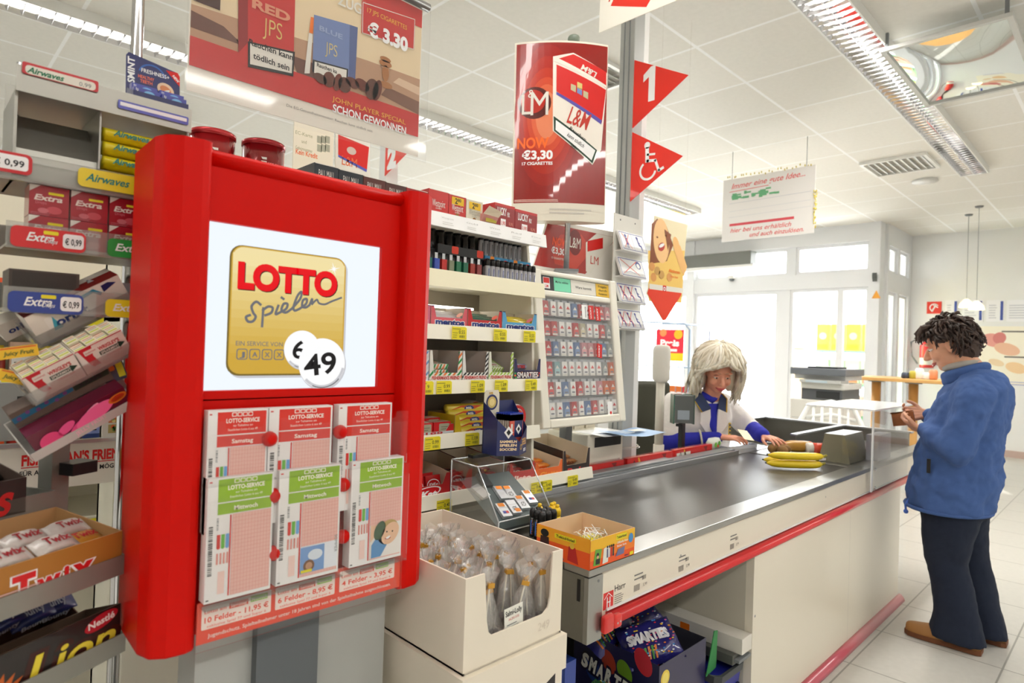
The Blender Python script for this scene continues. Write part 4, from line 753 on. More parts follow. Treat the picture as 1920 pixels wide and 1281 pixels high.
for k, (n_, y_, xs) in enumerate(((11, 1.645, 1.487), (9, 1.67, 1.50))):
    o = lighter((200, 200, 206), (20, 20, 22), .024, .088, True, (60, 80, 150)); row(o, [xs+.0235*i for i in range(n_)], y_, LV[1], lambda i, k=k: 'silver tube lighter with black cap, lower %s row, %s from left' % (['front', 'rear'][k], ORD[i]), 'silver tube lighters')
o = lighter((198, 198, 204), (20, 20, 22), .024, .082, True, (30, 30, 34)); row(o, [1.515+.0245*i for i in range(9)], 1.715, LV[1]+.1052, lambda i: 'silver tube lighter with black cap, upper row behind the blue strip, %s from left' % ORD[i], 'silver tube lighters')
o = lighter((150, 110, 40), (30, 30, 30), .026, .08, False); row(o, [1.226, 1.252], 1.715, LV[1]+.1052, lambda i: 'amber flint lighter in the upper lighter row, %s' % ['left', 'right'][i], 'amber lighters')
o = lighter((30, 30, 32), (24, 24, 26), .036, .09, True); row(o, [1.29, 1.33, 1.368, 1.405, 1.44, 1.472], 1.72, LV[1]+.1052, lambda i: 'black storm lighter with flat tip in the upper row, %s from left' % ORD[i], 'black storm lighters')
m = MB(); m.box((0, 0, 0), (.21, .012, .030), mt((24, 24, 26), .4)); m.push(fr()); 
for a, c_ in ((.06, (236, 60, 30)), (.175, (236, 60, 30))): m.rrect(a, .004, a+.03, .03, .005, mt(c_, .5), 1)
m.pop(); tag(m.build('lighter_box_strip', loc=(1.29, 1.678, LV[1]+.088)), 'black lighter display strip with two red price stickers', 'display box')
for k in range(2):
    m = MB(); m.box((0, 0, 0), (.118, .012, .026), mt((40, 140, 190), .4)); m.push(fr()); m.rrect(.025, .006, .045, .026, .004, mt((250, 150, 40), .5), 1); m.rrect(.06, .008, .075, .018, .002, WH, 1); m.rrect(.095, .008, .11, .018, .002, RED, 1); m.lines(.004, .008, .02, .02, 3, NAVY); m.pop()
    tag(m.build('lighter_box_strip', loc=(1.508+.12*k, 1.682, LV[1]+.08-.0*k)), 'blue lighter display strip, %s one' % ['left, with orange sticker beside the black strip', 'right, at the shelf end'][k], 'display box', 'blue lighter strips')
# --- mentos row
def prment(t, tc, c2):
    def f(m, w, h, fh):
        m.text(t, w*.52, .020, .022, WH, 1, .09, fit=w*.84); m.text(t, w*.52, .021, .020, mt(tc, .4), 3, .04, fit=w*.8); m.disc(w*.78, fh*1.25, w*.1, mt(c2, .5), 1, .006, rot=.4); m.rect(0, h-.003, w*.08, h, NAVY, 1); m.rect(w*.92, h-.003, w, h, NAVY, 1)
    return f
PI_ = 0
for i, (x0, x1, c, c2, lab) in enumerate(((1.10, 1.222, (222, 110, 140), (250, 190, 200), 'pink open mint roll carton cut off by the right post of the red display'), (1.226, 1.378, (230, 96, 110), (250, 180, 160), 'pink open mint roll carton, first fully visible'), (1.382, 1.540, (206, 28, 34), (250, 120, 100), 'red open mint roll carton between the pink and the light blue one'), (1.544, 1.722, (90, 170, 220), (230, 120, 120), 'light blue open mint roll carton at the shelf end'))):
    M_ = TR(x0, 1.618, LV[2]+.0008); carton('mint_carton', lab, M_, x1-x0, .12, .082, .045, mt(c, .4, coat=.3), prment('mentos', (30, 50, 130), c2), group='mint roll cartons')
    p = MB(); L = x1-x0-.02; cc = [(210, 200, 200), (60, 90, 80), (60, 90, 80), (240, 220, 80)][i]
    cc = [(226, 220, 226), (222, 216, 222), (60, 110, 96), (246, 222, 60)][i]
    p.push(RY(PI/2)); p.lathe([(.006, 0), (.0125, .002), (.0125, L-.002), (.006, L)], mt(cc, .25, coat=.6), 14); p.pop(); p.push(fr(0, -.0128, 0)); p.text('mentos', L*.5, -.006, .012, mt((30, 50, 130), .4), 2, .04, fit=L*.6); p.pop()
    o = p.build('mint_roll'); nm = ['pink carton at the edge', 'first pink carton', 'red carton', 'light blue carton'][i]
    for j in range(6):
        q_ = o if j == 0 else dup(o, (0, 0, 0)); q_.matrix_basis = M_ @ TR(.01, .018+.028*(j % 3), .016+.0258*(j//3)+ .02*(j % 3)*.4); tag(q_, 'mint roll lying in the %s, %s' % (nm, ['lower front', 'lower middle', 'lower rear', 'upper front', 'upper middle', 'upper rear'][j]), 'mints', 'mint rolls')
# --- striped lozenge boxes
def prfish(c1, c2, bg):
    def f(m, w, h, fh):
        A = mt(c1, .5); B = mt(c2, .5); n = 9
        for i in range(-2, n):                                            # diagonal stripes clipped to the lower panel and the two side strips
            for (xa, xb, ya, yb) in ((0, w, 0, fh), (0, w*.12, fh, h*.97), (w*.88, w, fh, h*.97)):
                sgn = 1; s = w/7
                pts = [(i*s, 0), (i*s+s*.5, 0), (i*s+s*.5+h, h), (i*s+h, h)]
                def clip(P, ax, v, lo):
                    out = []
                    for a, b in zip(P, P[1:]+P[:1]):
                        ia = (a[ax] >= v) if lo else (a[ax] <= v); ib = (b[ax] >= v) if lo else (b[ax] <= v)
                        if ia: out.append(a)
                        if ia != ib:
                            t = (v-a[ax])/(b[ax]-a[ax]); out.append((a[0]+(b[0]-a[0])*t, a[1]+(b[1]-a[1])*t))
                    return out
                P = pts
                for ax, v, lo in ((0, xa, True), (0, xb, False), (1, ya, True), (1, yb, False)):
                    P = clip(P, ax, v, lo) if P else P
                if len(P) > 2: m.poly(P, A if i % 2 else B, 1)
        m.rect(w*.04, .021, w*.96, .036, mt(bg, .5), 2); m.text("FISHERMAN'S FRIEND", w/2, .0235, .011, mt((200, 30, 36), .5), 3, .04, fit=w*.86, shear=.1)
    return f
LZ = LV[3]+.0008
fs = [(1.10, 1.223, (225, 225, 230), (110, 160, 210), (236, 236, 240), 'white and blue striped lozenge carton cut off by the red display'), (1.227, 1.362, (240, 130, 60), (40, 150, 80), (238, 238, 230), 'orange and green striped lozenge carton'), (1.366, 1.482, (30, 30, 34), (30, 30, 34), (240, 240, 238), 'black and white striped lozenge carton'), (1.486, 1.606, (160, 200, 60), (170, 205, 70), (240, 244, 226), 'lime green striped lozenge carton')]
for i, (x0, x1, c1, c2, bg, lab) in enumerate(fs):
    M_ = TR(x0, 1.618, LZ); carton('lozenge_carton', lab, M_, x1-x0, .13, .118, .045, mt(bg, .5), prfish(c1, c2, bg), group='striped lozenge cartons', inner=mt((214, 204, 196), .7))
    p = MB(); W2 = .07; a = mt((244, 240, 232), .35, coat=.3)
    p.loft([[(x, y*.5, z) for x, y, z in ((0, -.008, 0), (.0, .008, 0), (0, .008, .002), (0, -.008, .002))], [(.01, -.045, -.008), (.01, .045, -.008), (.01, .045, .008), (.01, -.045, .008)], [(W2, -.045, -.008), (W2, .045, -.008), (W2, .045, .008), (W2, -.045, .008)], [(W2+.01, -.04, 0), (W2+.01, .04, 0), (W2+.01, .04, .002), (W2+.01, -.04, .002)]], a)
    p.push(fr(.01, -.0455, -.008)); 
    for j in range(5): p.poly([(j*.013, 0), (j*.013+.006, 0), (j*.013+.012, .016), (j*.013+.006, .016)], mt(c1 if j % 2 else c2, .5), 1)
    p.pop()
    p.push(fr(.01, -.045, .0085, '+z')); 
    for j in range(5): p.poly([(j*.013, 0), (j*.013+.006, 0), (j*.013+.02, .09), (j*.013+.014, .09)], mt(c1 if j % 2 else c2, .5), 1)
    p.rect(.008, .01, .05, .04, WP, 2); p.text("FRIEND", .03, .02, .008, mt((200, 30, 36), .5), 3, .03, fit=.035); p.pop()
    o = p.build('lozenge_bag'); nm = lab.replace(' lozenge carton', '').replace(' cut off by the red display', '')
    for j in range((3, 4, 2, 4)[i]):
        q_ = o if j == 0 else dup(o, (0, 0, 0)); q_.matrix_basis = M_ @ TR(.016+.004*(j % 2), .055+.004*j, .014+.0185*j) @ RX((.25, .1, .5, .35)[i]*(j > 1)); tag(q_, '%s lozenge bag in its carton, %s from the bottom' % (nm, ORD[j]), 'lozenges', 'lozenge bags')
def prsm(m, w, h, fh):
    rr = random.Random(5)
    for i in range(26): m.disc(w*.04+rr.random()*w*.92, .006+rr.random()*(fh-.012), .005, mt(((220, 40, 50), (240, 190, 40), (60, 140, 220), (60, 170, 80), (240, 120, 40))[i % 5], .4, coat=.4), 1+i % 2, .0038, n=12)
    m.text('SMARTIES', w*.52, .024, .022, mt((60, 16, 30), .4), 3, .12, fit=w*.84); m.text('SMARTIES', w*.5, .025, .021, mt((244, 238, 240), .4), 5, .03, fit=w*.8)
M_ = TR(1.612, 1.618, LZ); carton('sweets_carton', 'dark blue open carton of coloured chocolate lentils beside the lime striped one', M_, .14, .12, .095, .052, mt((34, 34, 90), .4, coat=.3), prsm)
p = MB(); p.push(RY(PI/2)); p.lathe([(.011, 0), (.011, .105)], mt((196, 206, 240), .35, coat=.4), 6); p.pop(); p.push(fr(0, -.0112, 0)); p.text('SMARTIES', .055, -.005, .011, mt((220, 60, 60), .4), 2, .05, fit=.08); p.pop(); o = p.build('sweets_tube')
for j in range(5):
    q_ = o if j == 0 else dup(o, (0, 0, 0)); q_.matrix_basis = M_ @ TR(.016, .025+.025*(j % 2)+.02*(j//2), .016+.0235*(j//2)); tag(q_, 'six sided sweets tube in the dark blue carton, %s' % ['bottom front', 'bottom rear', 'middle front', 'middle rear', 'top'][j], 'sweets', 'sweets tubes')
m = MB(); m.box((0, 0, 0), (.11, .09, .045), mt((48, 48, 110), .4)); tag(m.build('sweets_box', loc=(1.622, 1.755, LZ)), 'closed dark blue sweets box behind the dark blue open carton', 'sweets')
# --- row five: red bars, yellow tubes, white wheels
LM = LV[4]+.0008
M_ = TR(1.10, 1.618, LM)
def pr188(m, w, h, fh): m.rect(0, 0, w, fh, mt((214, 220, 226), .4), 1); m.text('188', w*.66, .016, .012, mt((200, 60, 60), .4), 2, .03, fit=w*.3); m.rect(w*.2, .004, w*.45, .016, ORANGE, 2)
carton('bar_carton', 'light grey open carton of red toffee packs with striped tops, low beside the red display', M_, .235, .14, .05, .028, mt((206, 40, 40), .4), pr188, group='cartons on the row above the lowest')
p = MB(); p.box((0, 0, 0), (.07, .05, .055), mt((214, 30, 34), .3, coat=.4)); p.push(fr()); p.rrect(.022, .012, .065, .05, .004, mt((176, 176, 150), .4), 1); p.bars(.028, .016, .06, .024, 12, BK); p.lines(.03, .03, .06, .045, 2, mt((130, 130, 110), .5)); p.pop(); p.push(fr(0, 0, .055, '+z')); p.rect(.002, .002, .068, .048, mt((226, 214, 196), .4)); p.text('toffi', .035, .02, .012, RED, 2, .03, fit=.05, rot=.2); p.pop(); o = p.build('toffee_pack')
for j in range(6): q_ = o if j == 0 else dup(o, (0, 0, 0)); q_.location = (1.105+.075*(j % 3), 1.622+.058*(j//3), LM+.003+.007*(j//3)); tag(q_, 'red toffee pack with grey barcode panel, %s row, %s from left' % (['front', 'rear'][j//3], ORD[j % 3]), 'toffee', 'red toffee packs')
M_ = TR(1.338, 1.615, LM)
carton('bar_carton', 'mustard yellow open carton of wafer tubes in the middle of the row', M_, .222, .15, .078, .018, mt((206, 178, 30), .45), None, mt((190, 170, 130), .7), group='cartons on the row above the lowest')
p = MB(); p.push(RY(PI/2)); L = .19; p.lathe([(.004, 0), (.0155, .004), (.0155, L-.004), (.004, L)], mt((242, 218, 70), .3, coat=.5, bump=.15, bscale=60), 16); p.pop(); p.push(fr(0, -.0158, 0)); p.disc(L*.5, 0, .022, mt((30, 50, 130), .4), 1, .0095); p.text('Milk', L*.5, -.004, .009, WH, 2, .03, fit=.028); p.poly([(0, -.008), (.06, .004), (.12, -.004), (.16, .008), (.06, .01)], mt((214, 80, 30), .4), 0); p.pop(); o = p.build('wafer_tube')
for j in range(6): q_ = o if j == 0 else dup(o, (0, 0, 0)); q_.location = (1.354+.001*j, 1.636+.012*j, LM+.018+.0215*(j if j < 3 else j-1)*.85); tag(q_, 'yellow wafer tube in the mustard carton, %s from the front bottom' % ORD[j], 'wafer tube', 'yellow wafer tubes')
for j, (x, y, z, s_) in enumerate(((1.66, 1.66, .0, 1), (1.62, 1.74, 0, .95), (1.60, 1.83, .0, .9))):
    p = MB(); p.push(TR(0, 0, .05) @ RX(-PI/2)); p.lathe([(.02, -.018), (.046, -.016), (.05, -.008), (.05, .03), (.045, .035), (.02, .036)], mt((240, 232, 228), .35, coat=.4), 28); p.pop(); p.push(fr(0, -.0185, .05)); p.ring(0, 0, .034, .046, mt((206, 40, 40), .4), 1); p.disc(0, 0, .03, mt((220, 70, 60), .4), 1); p.text('ROLLE', 0, -.006, .012, WH, 2, .03, fit=.045); p.pop()
    tag(p.build('liquorice_wheel', loc=(x, y, LM)), 'round white sweets roll with red face, %s' % ['foremost at the shelf end', 'middle one', 'rearmost one'][j], 'sweets', 'white sweets rolls')
# --- lowest row
LL = LV[5]+.0008
def prkk(m, w, h, fh): m.disc(w*.5, fh*.5, w*.34, WH, 1, fh*.4, rot=.15); m.disc(w*.5, fh*.5, w*.31, mt((214, 20, 30), .4), 2, fh*.34, rot=.15); m.text('KitKat', w*.5, fh*.28, fh*.42, WH, 3, .05, fit=w*.5, shear=.2)
M_ = TR(1.10, 1.615, LL); carton('bar_carton', 'red open carton with white oval lettering at the lowest row next to the red display', M_, .225, .2, .085, .05, mt((196, 20, 26), .4, coat=.3), prkk, CARD, group='cartons on the lowest row', backh=.11)
p = MB(); p.box((0, 0, 0), (.06, .02, .07), mt((206, 22, 30), .3, coat=.4)); p.push(fr()); p.disc(.03, .04, .026, WH, 1, .018); p.disc(.03, .04, .023, mt((206, 22, 30), .3), 2, .015); p.text('KitKat', .03, .034, .012, WH, 3, .04, fit=.036, shear=.2); p.pop(); o = p.build('chocolate_bar')
for j in range(6): q_ = o if j == 0 else dup(o, (0, 0, 0)); q_.matrix_basis = M_ @ TR(.012+.068*(j % 3), .02+.04*(j//3), .006) @ RX(-.2); tag(q_, 'red wafer bar standing in the red carton, %s row, %s from left' % (['front', 'rear'][j//3], ORD[j % 3]), 'chocolate bar', 'red wafer bars')
def simple_carton(x0, x1, c, t, tc, lab, h=.08, fh=.05, d=.24, notch=True, inner=CARD, rzf=0):
    M_ = TR(x0, 1.615, LL)
    def f(m, w, h_, fh_): m.text(t, w*.5, fh_*.2, fh_*.5, mt(tc, .4), 2, .04, fit=w*.7, shear=.2)
    carton('bar_carton', lab, M_, x1-x0, d, h, fh, mt(c, .4, coat=.3), f, inner, group='cartons on the lowest row', notch=notch, backh=h+.03); return M_
M1 = simple_carton(1.335, 1.46, (40, 24, 24), 'Mars', (200, 50, 40), 'dark brown open bar carton behind the clear lighter case'); M2 = simple_carton(1.465, 1.60, (120, 20, 26), 'nuts', (220, 60, 60), 'dark red open bar carton behind the clear lighter case')
M3 = simple_carton(1.605, 1.735, (206, 60, 56), 'listo', (250, 220, 210), 'coral red carton showing white script through the clear case'); M4 = simple_carton(1.74, 1.895, (238, 110, 40), 'Giotto', (250, 160, 60), 'bright orange open bar carton', h=.07, fh=.045); M5 = simple_carton(1.90, 2.068, (38, 22, 22), 'Rolo', (210, 40, 40), 'black open bar carton with red letters at the right end', h=.10, fh=.04)
for (M_, c, t, tc, nm, w) in ((M1, (50, 30, 26), 'Mars', (200, 60, 40), 'dark brown carton', .11), (M2, (150, 30, 30), 'nuts', (240, 200, 100), 'dark red carton', .12), (M3, (170, 30, 30), 'listo', (250, 230, 220), 'coral red carton', .115), (M4, (246, 150, 50), 'Giotto', (240, 90, 30), 'orange carton', .135), (M5, (176, 120, 70), 'Rolo', (120, 50, 30), 'black carton', .145)):
    o = bar_mesh(w, .035, .022, c, t, tc).build('chocolate_bar')
    for j in range(6): q_ = o if j == 0 else dup(o, (0, 0, 0)); q_.matrix_basis = M_ @ TR(.006, .012+.037*(j % 3 if j < 3 else j-2), .004+.024*(j//3)+(.012 if j > 3 else 0)); tag(q_, 'wrapped bar in the %s of the lowest row, %s from the front' % (nm, ORD[j]), 'chocolate bar', 'bars on the lowest row')
# --- football card box standing in front
sb = thing('card_box', 'dark blue pentagonal collector card box with gold lettering standing before the sweets shelf', 'display box', (1.445, 1.47, 1.068)); DB = mt((36, 46, 100), .4, coat=.3)
m = MB(); pg = [(-.068, -.02), (.0, -.055), (.068, -.02), (.068, .05), (-.068, .05)]
hts = [.115, .045, .085, .17, .17]; n = 5
m.add([(x, y, 0) for x, y in pg]+[(x, y, h) for (x, y), h in zip(pg, hts)], [tuple(range(n))[::-1]]+[(i, (i+1) % n, n+(i+1) % n, n+i) for i in range(n)], DB)
for (a, b, sgn) in ((pg[0], pg[1], -1), (pg[1], pg[2], 1)):
    u = Vector((b[0]-a[0], b[1]-a[1], 0)); L = u.length; u.normalize(); nn = Vector((u.y, -u.x, 0)); F_ = Matrix(((u.x, 0, nn.x, a[0]), (u.y, 0, nn.y, a[1]), (0, 1, 0, 0), (0, 0, 0, 1))); m.push(F_)
    if sgn < 0: [m.text(t, L*.5, z, .008, mt((250, 225, 180), .5), 2, .04, fit=L*.75) for t, z in (('SAMMELN', .042), ('SPIELEN', .030), ('SOCCEN!', .017))]; m.poly([(L*.3, .075), (L*.5, .095), (L*.7, .075), (L*.5, .055)], WH, 2); m.poly([(L*.4, .075), (L*.5, .085), (L*.6, .075), (L*.5, .065)], BK, 3)
    else: [m.text(t, L*.6, z, .006, mt((236, 190, 110), .5), 2, .04, fit=L*.55) for t, z in (('MEGA', .046), ('SAMMEL', .038), ('SPASS', .030))]; m.ring(L*.2, .026, .006, .009, mt((236, 190, 60), .5), 2); m.rect(L*.55, .008, L*.85, .018, WH, 2); m.text('1,99', L*.7, .010, .006, NAVY, 3, .02)
    m.pop()
m.build('box_body', sb)
m = MB(); m.M = TR(-.034, .048, 0) @ fr(); m.prism([(-.034, .0), (.034, 0), (.034, .19), (.028, .205), (-.024, .205), (-.034, .195)], 0, .002, mt((226, 220, 200), .4)); m.push(TR(0, 0, .002)); m.disc(0, .165, .026, DB, 1); m.disc(0, .165, .019, mt((214, 190, 110), .4), 2); m.disc(0, .165, .012, mt((240, 220, 150), .4), 3); m.text('DFB', -.005, .192, .007, mt((214, 170, 60), .5), 2, .05); m.pop(); m.build('header_card', sb)
for j in range(7):
    p = MB(); p.box((-.03, 0, 0), (.03, .004, .12), mt((210, 196, 180) if j else (220, 90, 70), .35, coat=.3)); p.box((-.03, 0, .1), (.03, .004, .125), mt((36, 60, 170), .25, coat=.5)); 
    if j == 0: p.push(fr(-.03, 0, 0)); p.rect(.02, .045, .058, .1, DB, 1); p.poly([(.026, .072), (.039, .09), (.052, .072), (.039, .054)], WH, 2); p.poly([(.033, .072), (.039, .08), (.045, .072), (.039, .064)], BK, 3); p.rect(.004, .03, .012, .09, WP, 1); p.pop()
    tag(p.build('card_packet', loc=(1.445+.024-.002*j, 1.455+.0085*j, 1.0695+.006)), 'collector card packet in the dark blue box, %s from the front' % ORD[j], 'card packet', 'collector card packets')
# ================================================================ cigarette dispenser
ds = thing('cigarette_dispenser', 'cream cigarette dispenser with translucent front, to the right of the sweets shelf', 'dispenser', (1.772, 1.622, 1.105), rot=(-.13, 0, 0))
DSM = mt((244, 240, 226), .35); w, h = .545, .63
m = MB(); m.box((0, .05, 0), (w, .16, h), DSM); m.build('housing', ds, bev=.01)
m = MB()
for a, b in (((0, -.012, 0), (.045, .055, h)), ((w-.045, -.012, 0), (w, .055, h)), ((.045, -.012, 0), (w-.045, .055, .035)), ((.045, -.008, .525), (w-.045, .055, .55)), ((.045, -.008, .61), (w-.045, .055, h))): m.box(a, b, DSM)
m.build('bezel', ds, bev=.006)
m = MB(); m.box((.045, .0, .55), (w-.045, .05, .61), DK); m.push(fr(.045, 0, .55)); m.rect(.02, .008, .06, .054, WH); m.rect(.022, .03, .058, .052, RED, 2); m.text('LM', .04, .012, .012, RED, 2, .02); m.rect(.085, .002, .19, .058, mt((120, 220, 180), .4)); m.text('Marke wählen', .135, .036, .01, TXT, 2, .01, fit=.08); m.rect(.192, .002, .36, .058, WP); m.text('Ware kommt', .275, .024, .012, TXT, 2, .01, fit=.11); m.rect(.362, .002, .455, .058, mt((236, 190, 40), .4)); [m.text(t, .41, z, .01, TXT, 2, .01, fit=.06) for t, z in (('Freigabe', .042), ('durch', .026), ('Kassiererin', .01))]; m.pop(); m.build('header_label', ds)
m = MB(); m.box((.045, .046, .035), (w-.045, .05, .525), mt((206, 212, 214), .5))
for r_ in (0, 2, 4): m.box((.045, .018, .035+.49*(5-r_)/6+.004), (w-.045, .045, .035+.49*(6-r_)/6-.006), mt((96, 104, 108), .5))
m.push(fr(.045, .018, .035))
m.pop(); m.build('rack_back', ds)
m = MB(); m.add([(.045, -.004, .035), (w-.045, -.004, .035), (w-.045, -.004, .525), (.045, -.004, .525)], [(0, 1, 2, 3)], clear('dispenser_cover', gloss=.05, haze=.16, hcol=(236, 240, 242), k=.4)); m.build('cover', ds)
m = MB(); p = 0
for r_ in range(6):
    for c_ in range(10): m.push(fr(.056+.0452*c_, .0165, .035+.49*(5-r_)/6+.064)); m.rect(0, 0, .032, .012, mt((196, 200, 204), .5)); m.pop()
m.build('slot_labels', ds)
PC = {'w': (246, 244, 240), 'r': (226, 60, 60), 'b': (120, 150, 200), 'c': (226, 216, 180), 'o': (236, 120, 40), 'p': (240, 170, 175), 'g': (180, 184, 180), 't': (170, 210, 214)}
rowsP = ['rwwwbrwrrp', 'rrwwrcwwrg', 'rbwwbpprbg', 'rtwwwwwwgo', 'rwbwrwwpoo', 'wwbrwbrwww']
names_ = {'w': 'white', 'r': 'red', 'b': 'blue', 'c': 'cream', 'o': 'orange', 'p': 'pink', 'g': 'grey', 't': 'pale teal'}; protoP = {}
for r_ in range(6):
    for c_ in range(10):
        k = rowsP[r_][c_]; lab = '%s cigarette pack in the dispenser, %s row from the top, %s from left' % (names_[k], ORD[r_], ORD[c_])
        if k not in protoP:
            q_ = MB(); cc = PC[k]; q_.box((0, 0, 0), (.031, .018, .058), mt(cc, .4)); q_.push(fr()); q_.rect(.0, .03, .031, .058, mt([max(0, c-40) if k != 'w' else c for c in cc], .4)); q_.poly([(.004, .03), (.0155, .044), (.027, .03)], RED if k == 'w' else WP, 2); q_.rect(.006, .012, .025, .018, mt((120, 120, 130), .4), 2); q_.rect(.001, .001, .030, .009, WP, 2); q_.pop(); o = protoP[k] = q_.build('cigarette_pack')
        else: o = dup(protoP[k], (0, 0, 0))
        o.matrix_basis = ds.matrix_basis @ TR(.0565+.0452*c_, -.0012+.001, .035+.49*(5-r_)/6+.006); tag(o, lab, 'cigarette pack', 'cigarette packs in the dispenser')
for (x, z, c, rt, lab) in ((.345, .475, RED, 0, 'small red paper coupon stuck on the dispenser front, left of two in the top row'), (.392, .472, RED, 0, 'small red paper coupon stuck on the dispenser front, right of two in the top row'), (.30, .475, WH, 0, 'small white paper coupon stuck on the dispenser beside the red ones'), (.385, .31, RED, .15, 'narrow red paper coupon stuck on the third row of the dispenser'), (.43, .06, WH, 0, 'white paper coupon with a red dot stuck low on the dispenser')):
    q_ = MB(); q_.box((-.017, 0, -.03), (.017, .0008, .03), c); q_.push(fr(-.017, 0, -.03)); 
    if c is RED: q_.text('LUCKY', .017, .03, .008, WH, 1, .04, fit=.05, rot=PI/2)
    else: q_.disc(.02, .012, .007, RED, 1) if z < .1 else q_.text('EDITION', .02, .03, .007, BK, 1, .03, fit=.045, rot=-PI/2)
    q_.pop(); o = q_.build('coupon'); o.matrix_basis = ds.matrix_basis @ TR(x+.01, -.0055, z) @ RY(rt); tag(o, lab, 'coupon', 'paper coupons on the dispenser')
m = wb(ds)
mm = MB(); mm.box((.345, .165, -1.10), (.385, .205, .2), GRY); mm.build('support_post', ds, rot=(.13, 0, 0)); 
# small tobacco header board above the dispenser
hb2 = thing('tobacco_header_board', 'red landscape tobacco board reading NOW 3,30 above the dispenser'.replace('3,30', 'in orange'), 'sign', (2.2, 1.84, 1.6))
U_ = pU(1.82)
m = wb(hb2); m.push(fr(0, 1.82, 0)); bl = [U_(997, 510), U_(1152, 540), U_(1160, 437), U_(1026, 412)]; m.prism(bl, -.006, 0, mt((236, 232, 224), .5))
RD1 = mt((170, 34, 26), .3, coat=.6); RD2 = mt((206, 60, 40), .3, coat=.6)
tri(m, [(1001, 497), (1097, 514), (1157, 446), (1027, 418)], U_, RD1, 1); tri(m, [(1040, 495), (1080, 505), (1110, 470), (1090, 440), (1050, 440), (1035, 470)], U_, RD2, 2)
a = U_(1059, 463); m.text('NOW', a[0]-.035, a[1], .034, mt((250, 90, 40), .4), 4, .03, fit=.10, shear=.1); a = U_(1046, 480); m.text('€3,30', a[0], a[1]+.008, .028, WH, 4, .03, fit=.09); m.text('17 CIGARETTES', a[0], a[1]-.016, .009, WP, 4, .01, fit=.085)
a = U_(1078, 455); m.disc(a[0], a[1], .046, mt((120, 30, 26), .3), 4, .058); m.text('L&M', a[0], a[1]-.025, .05, WP, 5, .0, fit=.075)
tri(m, [(1098, 509), (1098, 455), (1118, 438), (1155, 446), (1130, 478), (1108, 512)], U_, WP, 4); tri(m, [(1101, 472), (1101, 452), (1130, 446), (1130, 466)], U_, RED, 5); a = U_(1114, 492); m.text('LM', a[0], a[1]-.01, .04, mt((200, 60, 50), .4), 6, 0, fit=.06)
m.pop(); m.build('board', hb2)
m = wb(hb2)
m.box((2.3, 1.83, 1.74), (2.32, 1.84, 1.9), ALU); m.build('stay', hb2)
# tall curved tobacco sign
A_ = -math.radians(44.6); LMc = Vector((1.985, 1.725, 0))
ls = thing('tobacco_sign', 'tall curved red L and M poster sign'.replace('L and M poster', 'cigarette advertising') + ' on a pole reading NOW and a price', 'sign', (LMc.x, LMc.y, 0), rz=A_)
w = .405; R_ = .62
def cyl(m, fn):   # wrap flat print (u, v, n) on the convex sign face
    i0 = len(m.v); f0 = len(m.f); fn(); strips(m, i0, f0, 16, w)
    for i in range(i0, len(m.v)):
        u, n_, v = m.v[i].x, -m.v[i].y, m.v[i].z; a = u/R_; r = R_+n_; m.v[i] = Vector((r*math.sin(a), R_-r*math.cos(a), v))
z0, z1 = 1.955, 2.715
m = MB(); rings = []
for z in (z0, z1): rings.append([(R_*math.sin(a), R_-R_*math.cos(a), z) for a in [(-w/2+w*i/16)/R_ for i in range(17)]]+[(R_*math.sin(a), .09-(R_-R_*math.cos(a)), z) for a in [(w/2-w*i/16)/R_ for i in range(17)]])
m.loft(rings, mt((232, 226, 210), .4), smooth=False)
DR = mt((150, 20, 14), .22, coat=.8); D2 = mt((196, 40, 20), .22, coat=.8); D3 = mt((226, 90, 50), .22, coat=.8); OR = mt((255, 110, 20), .4)
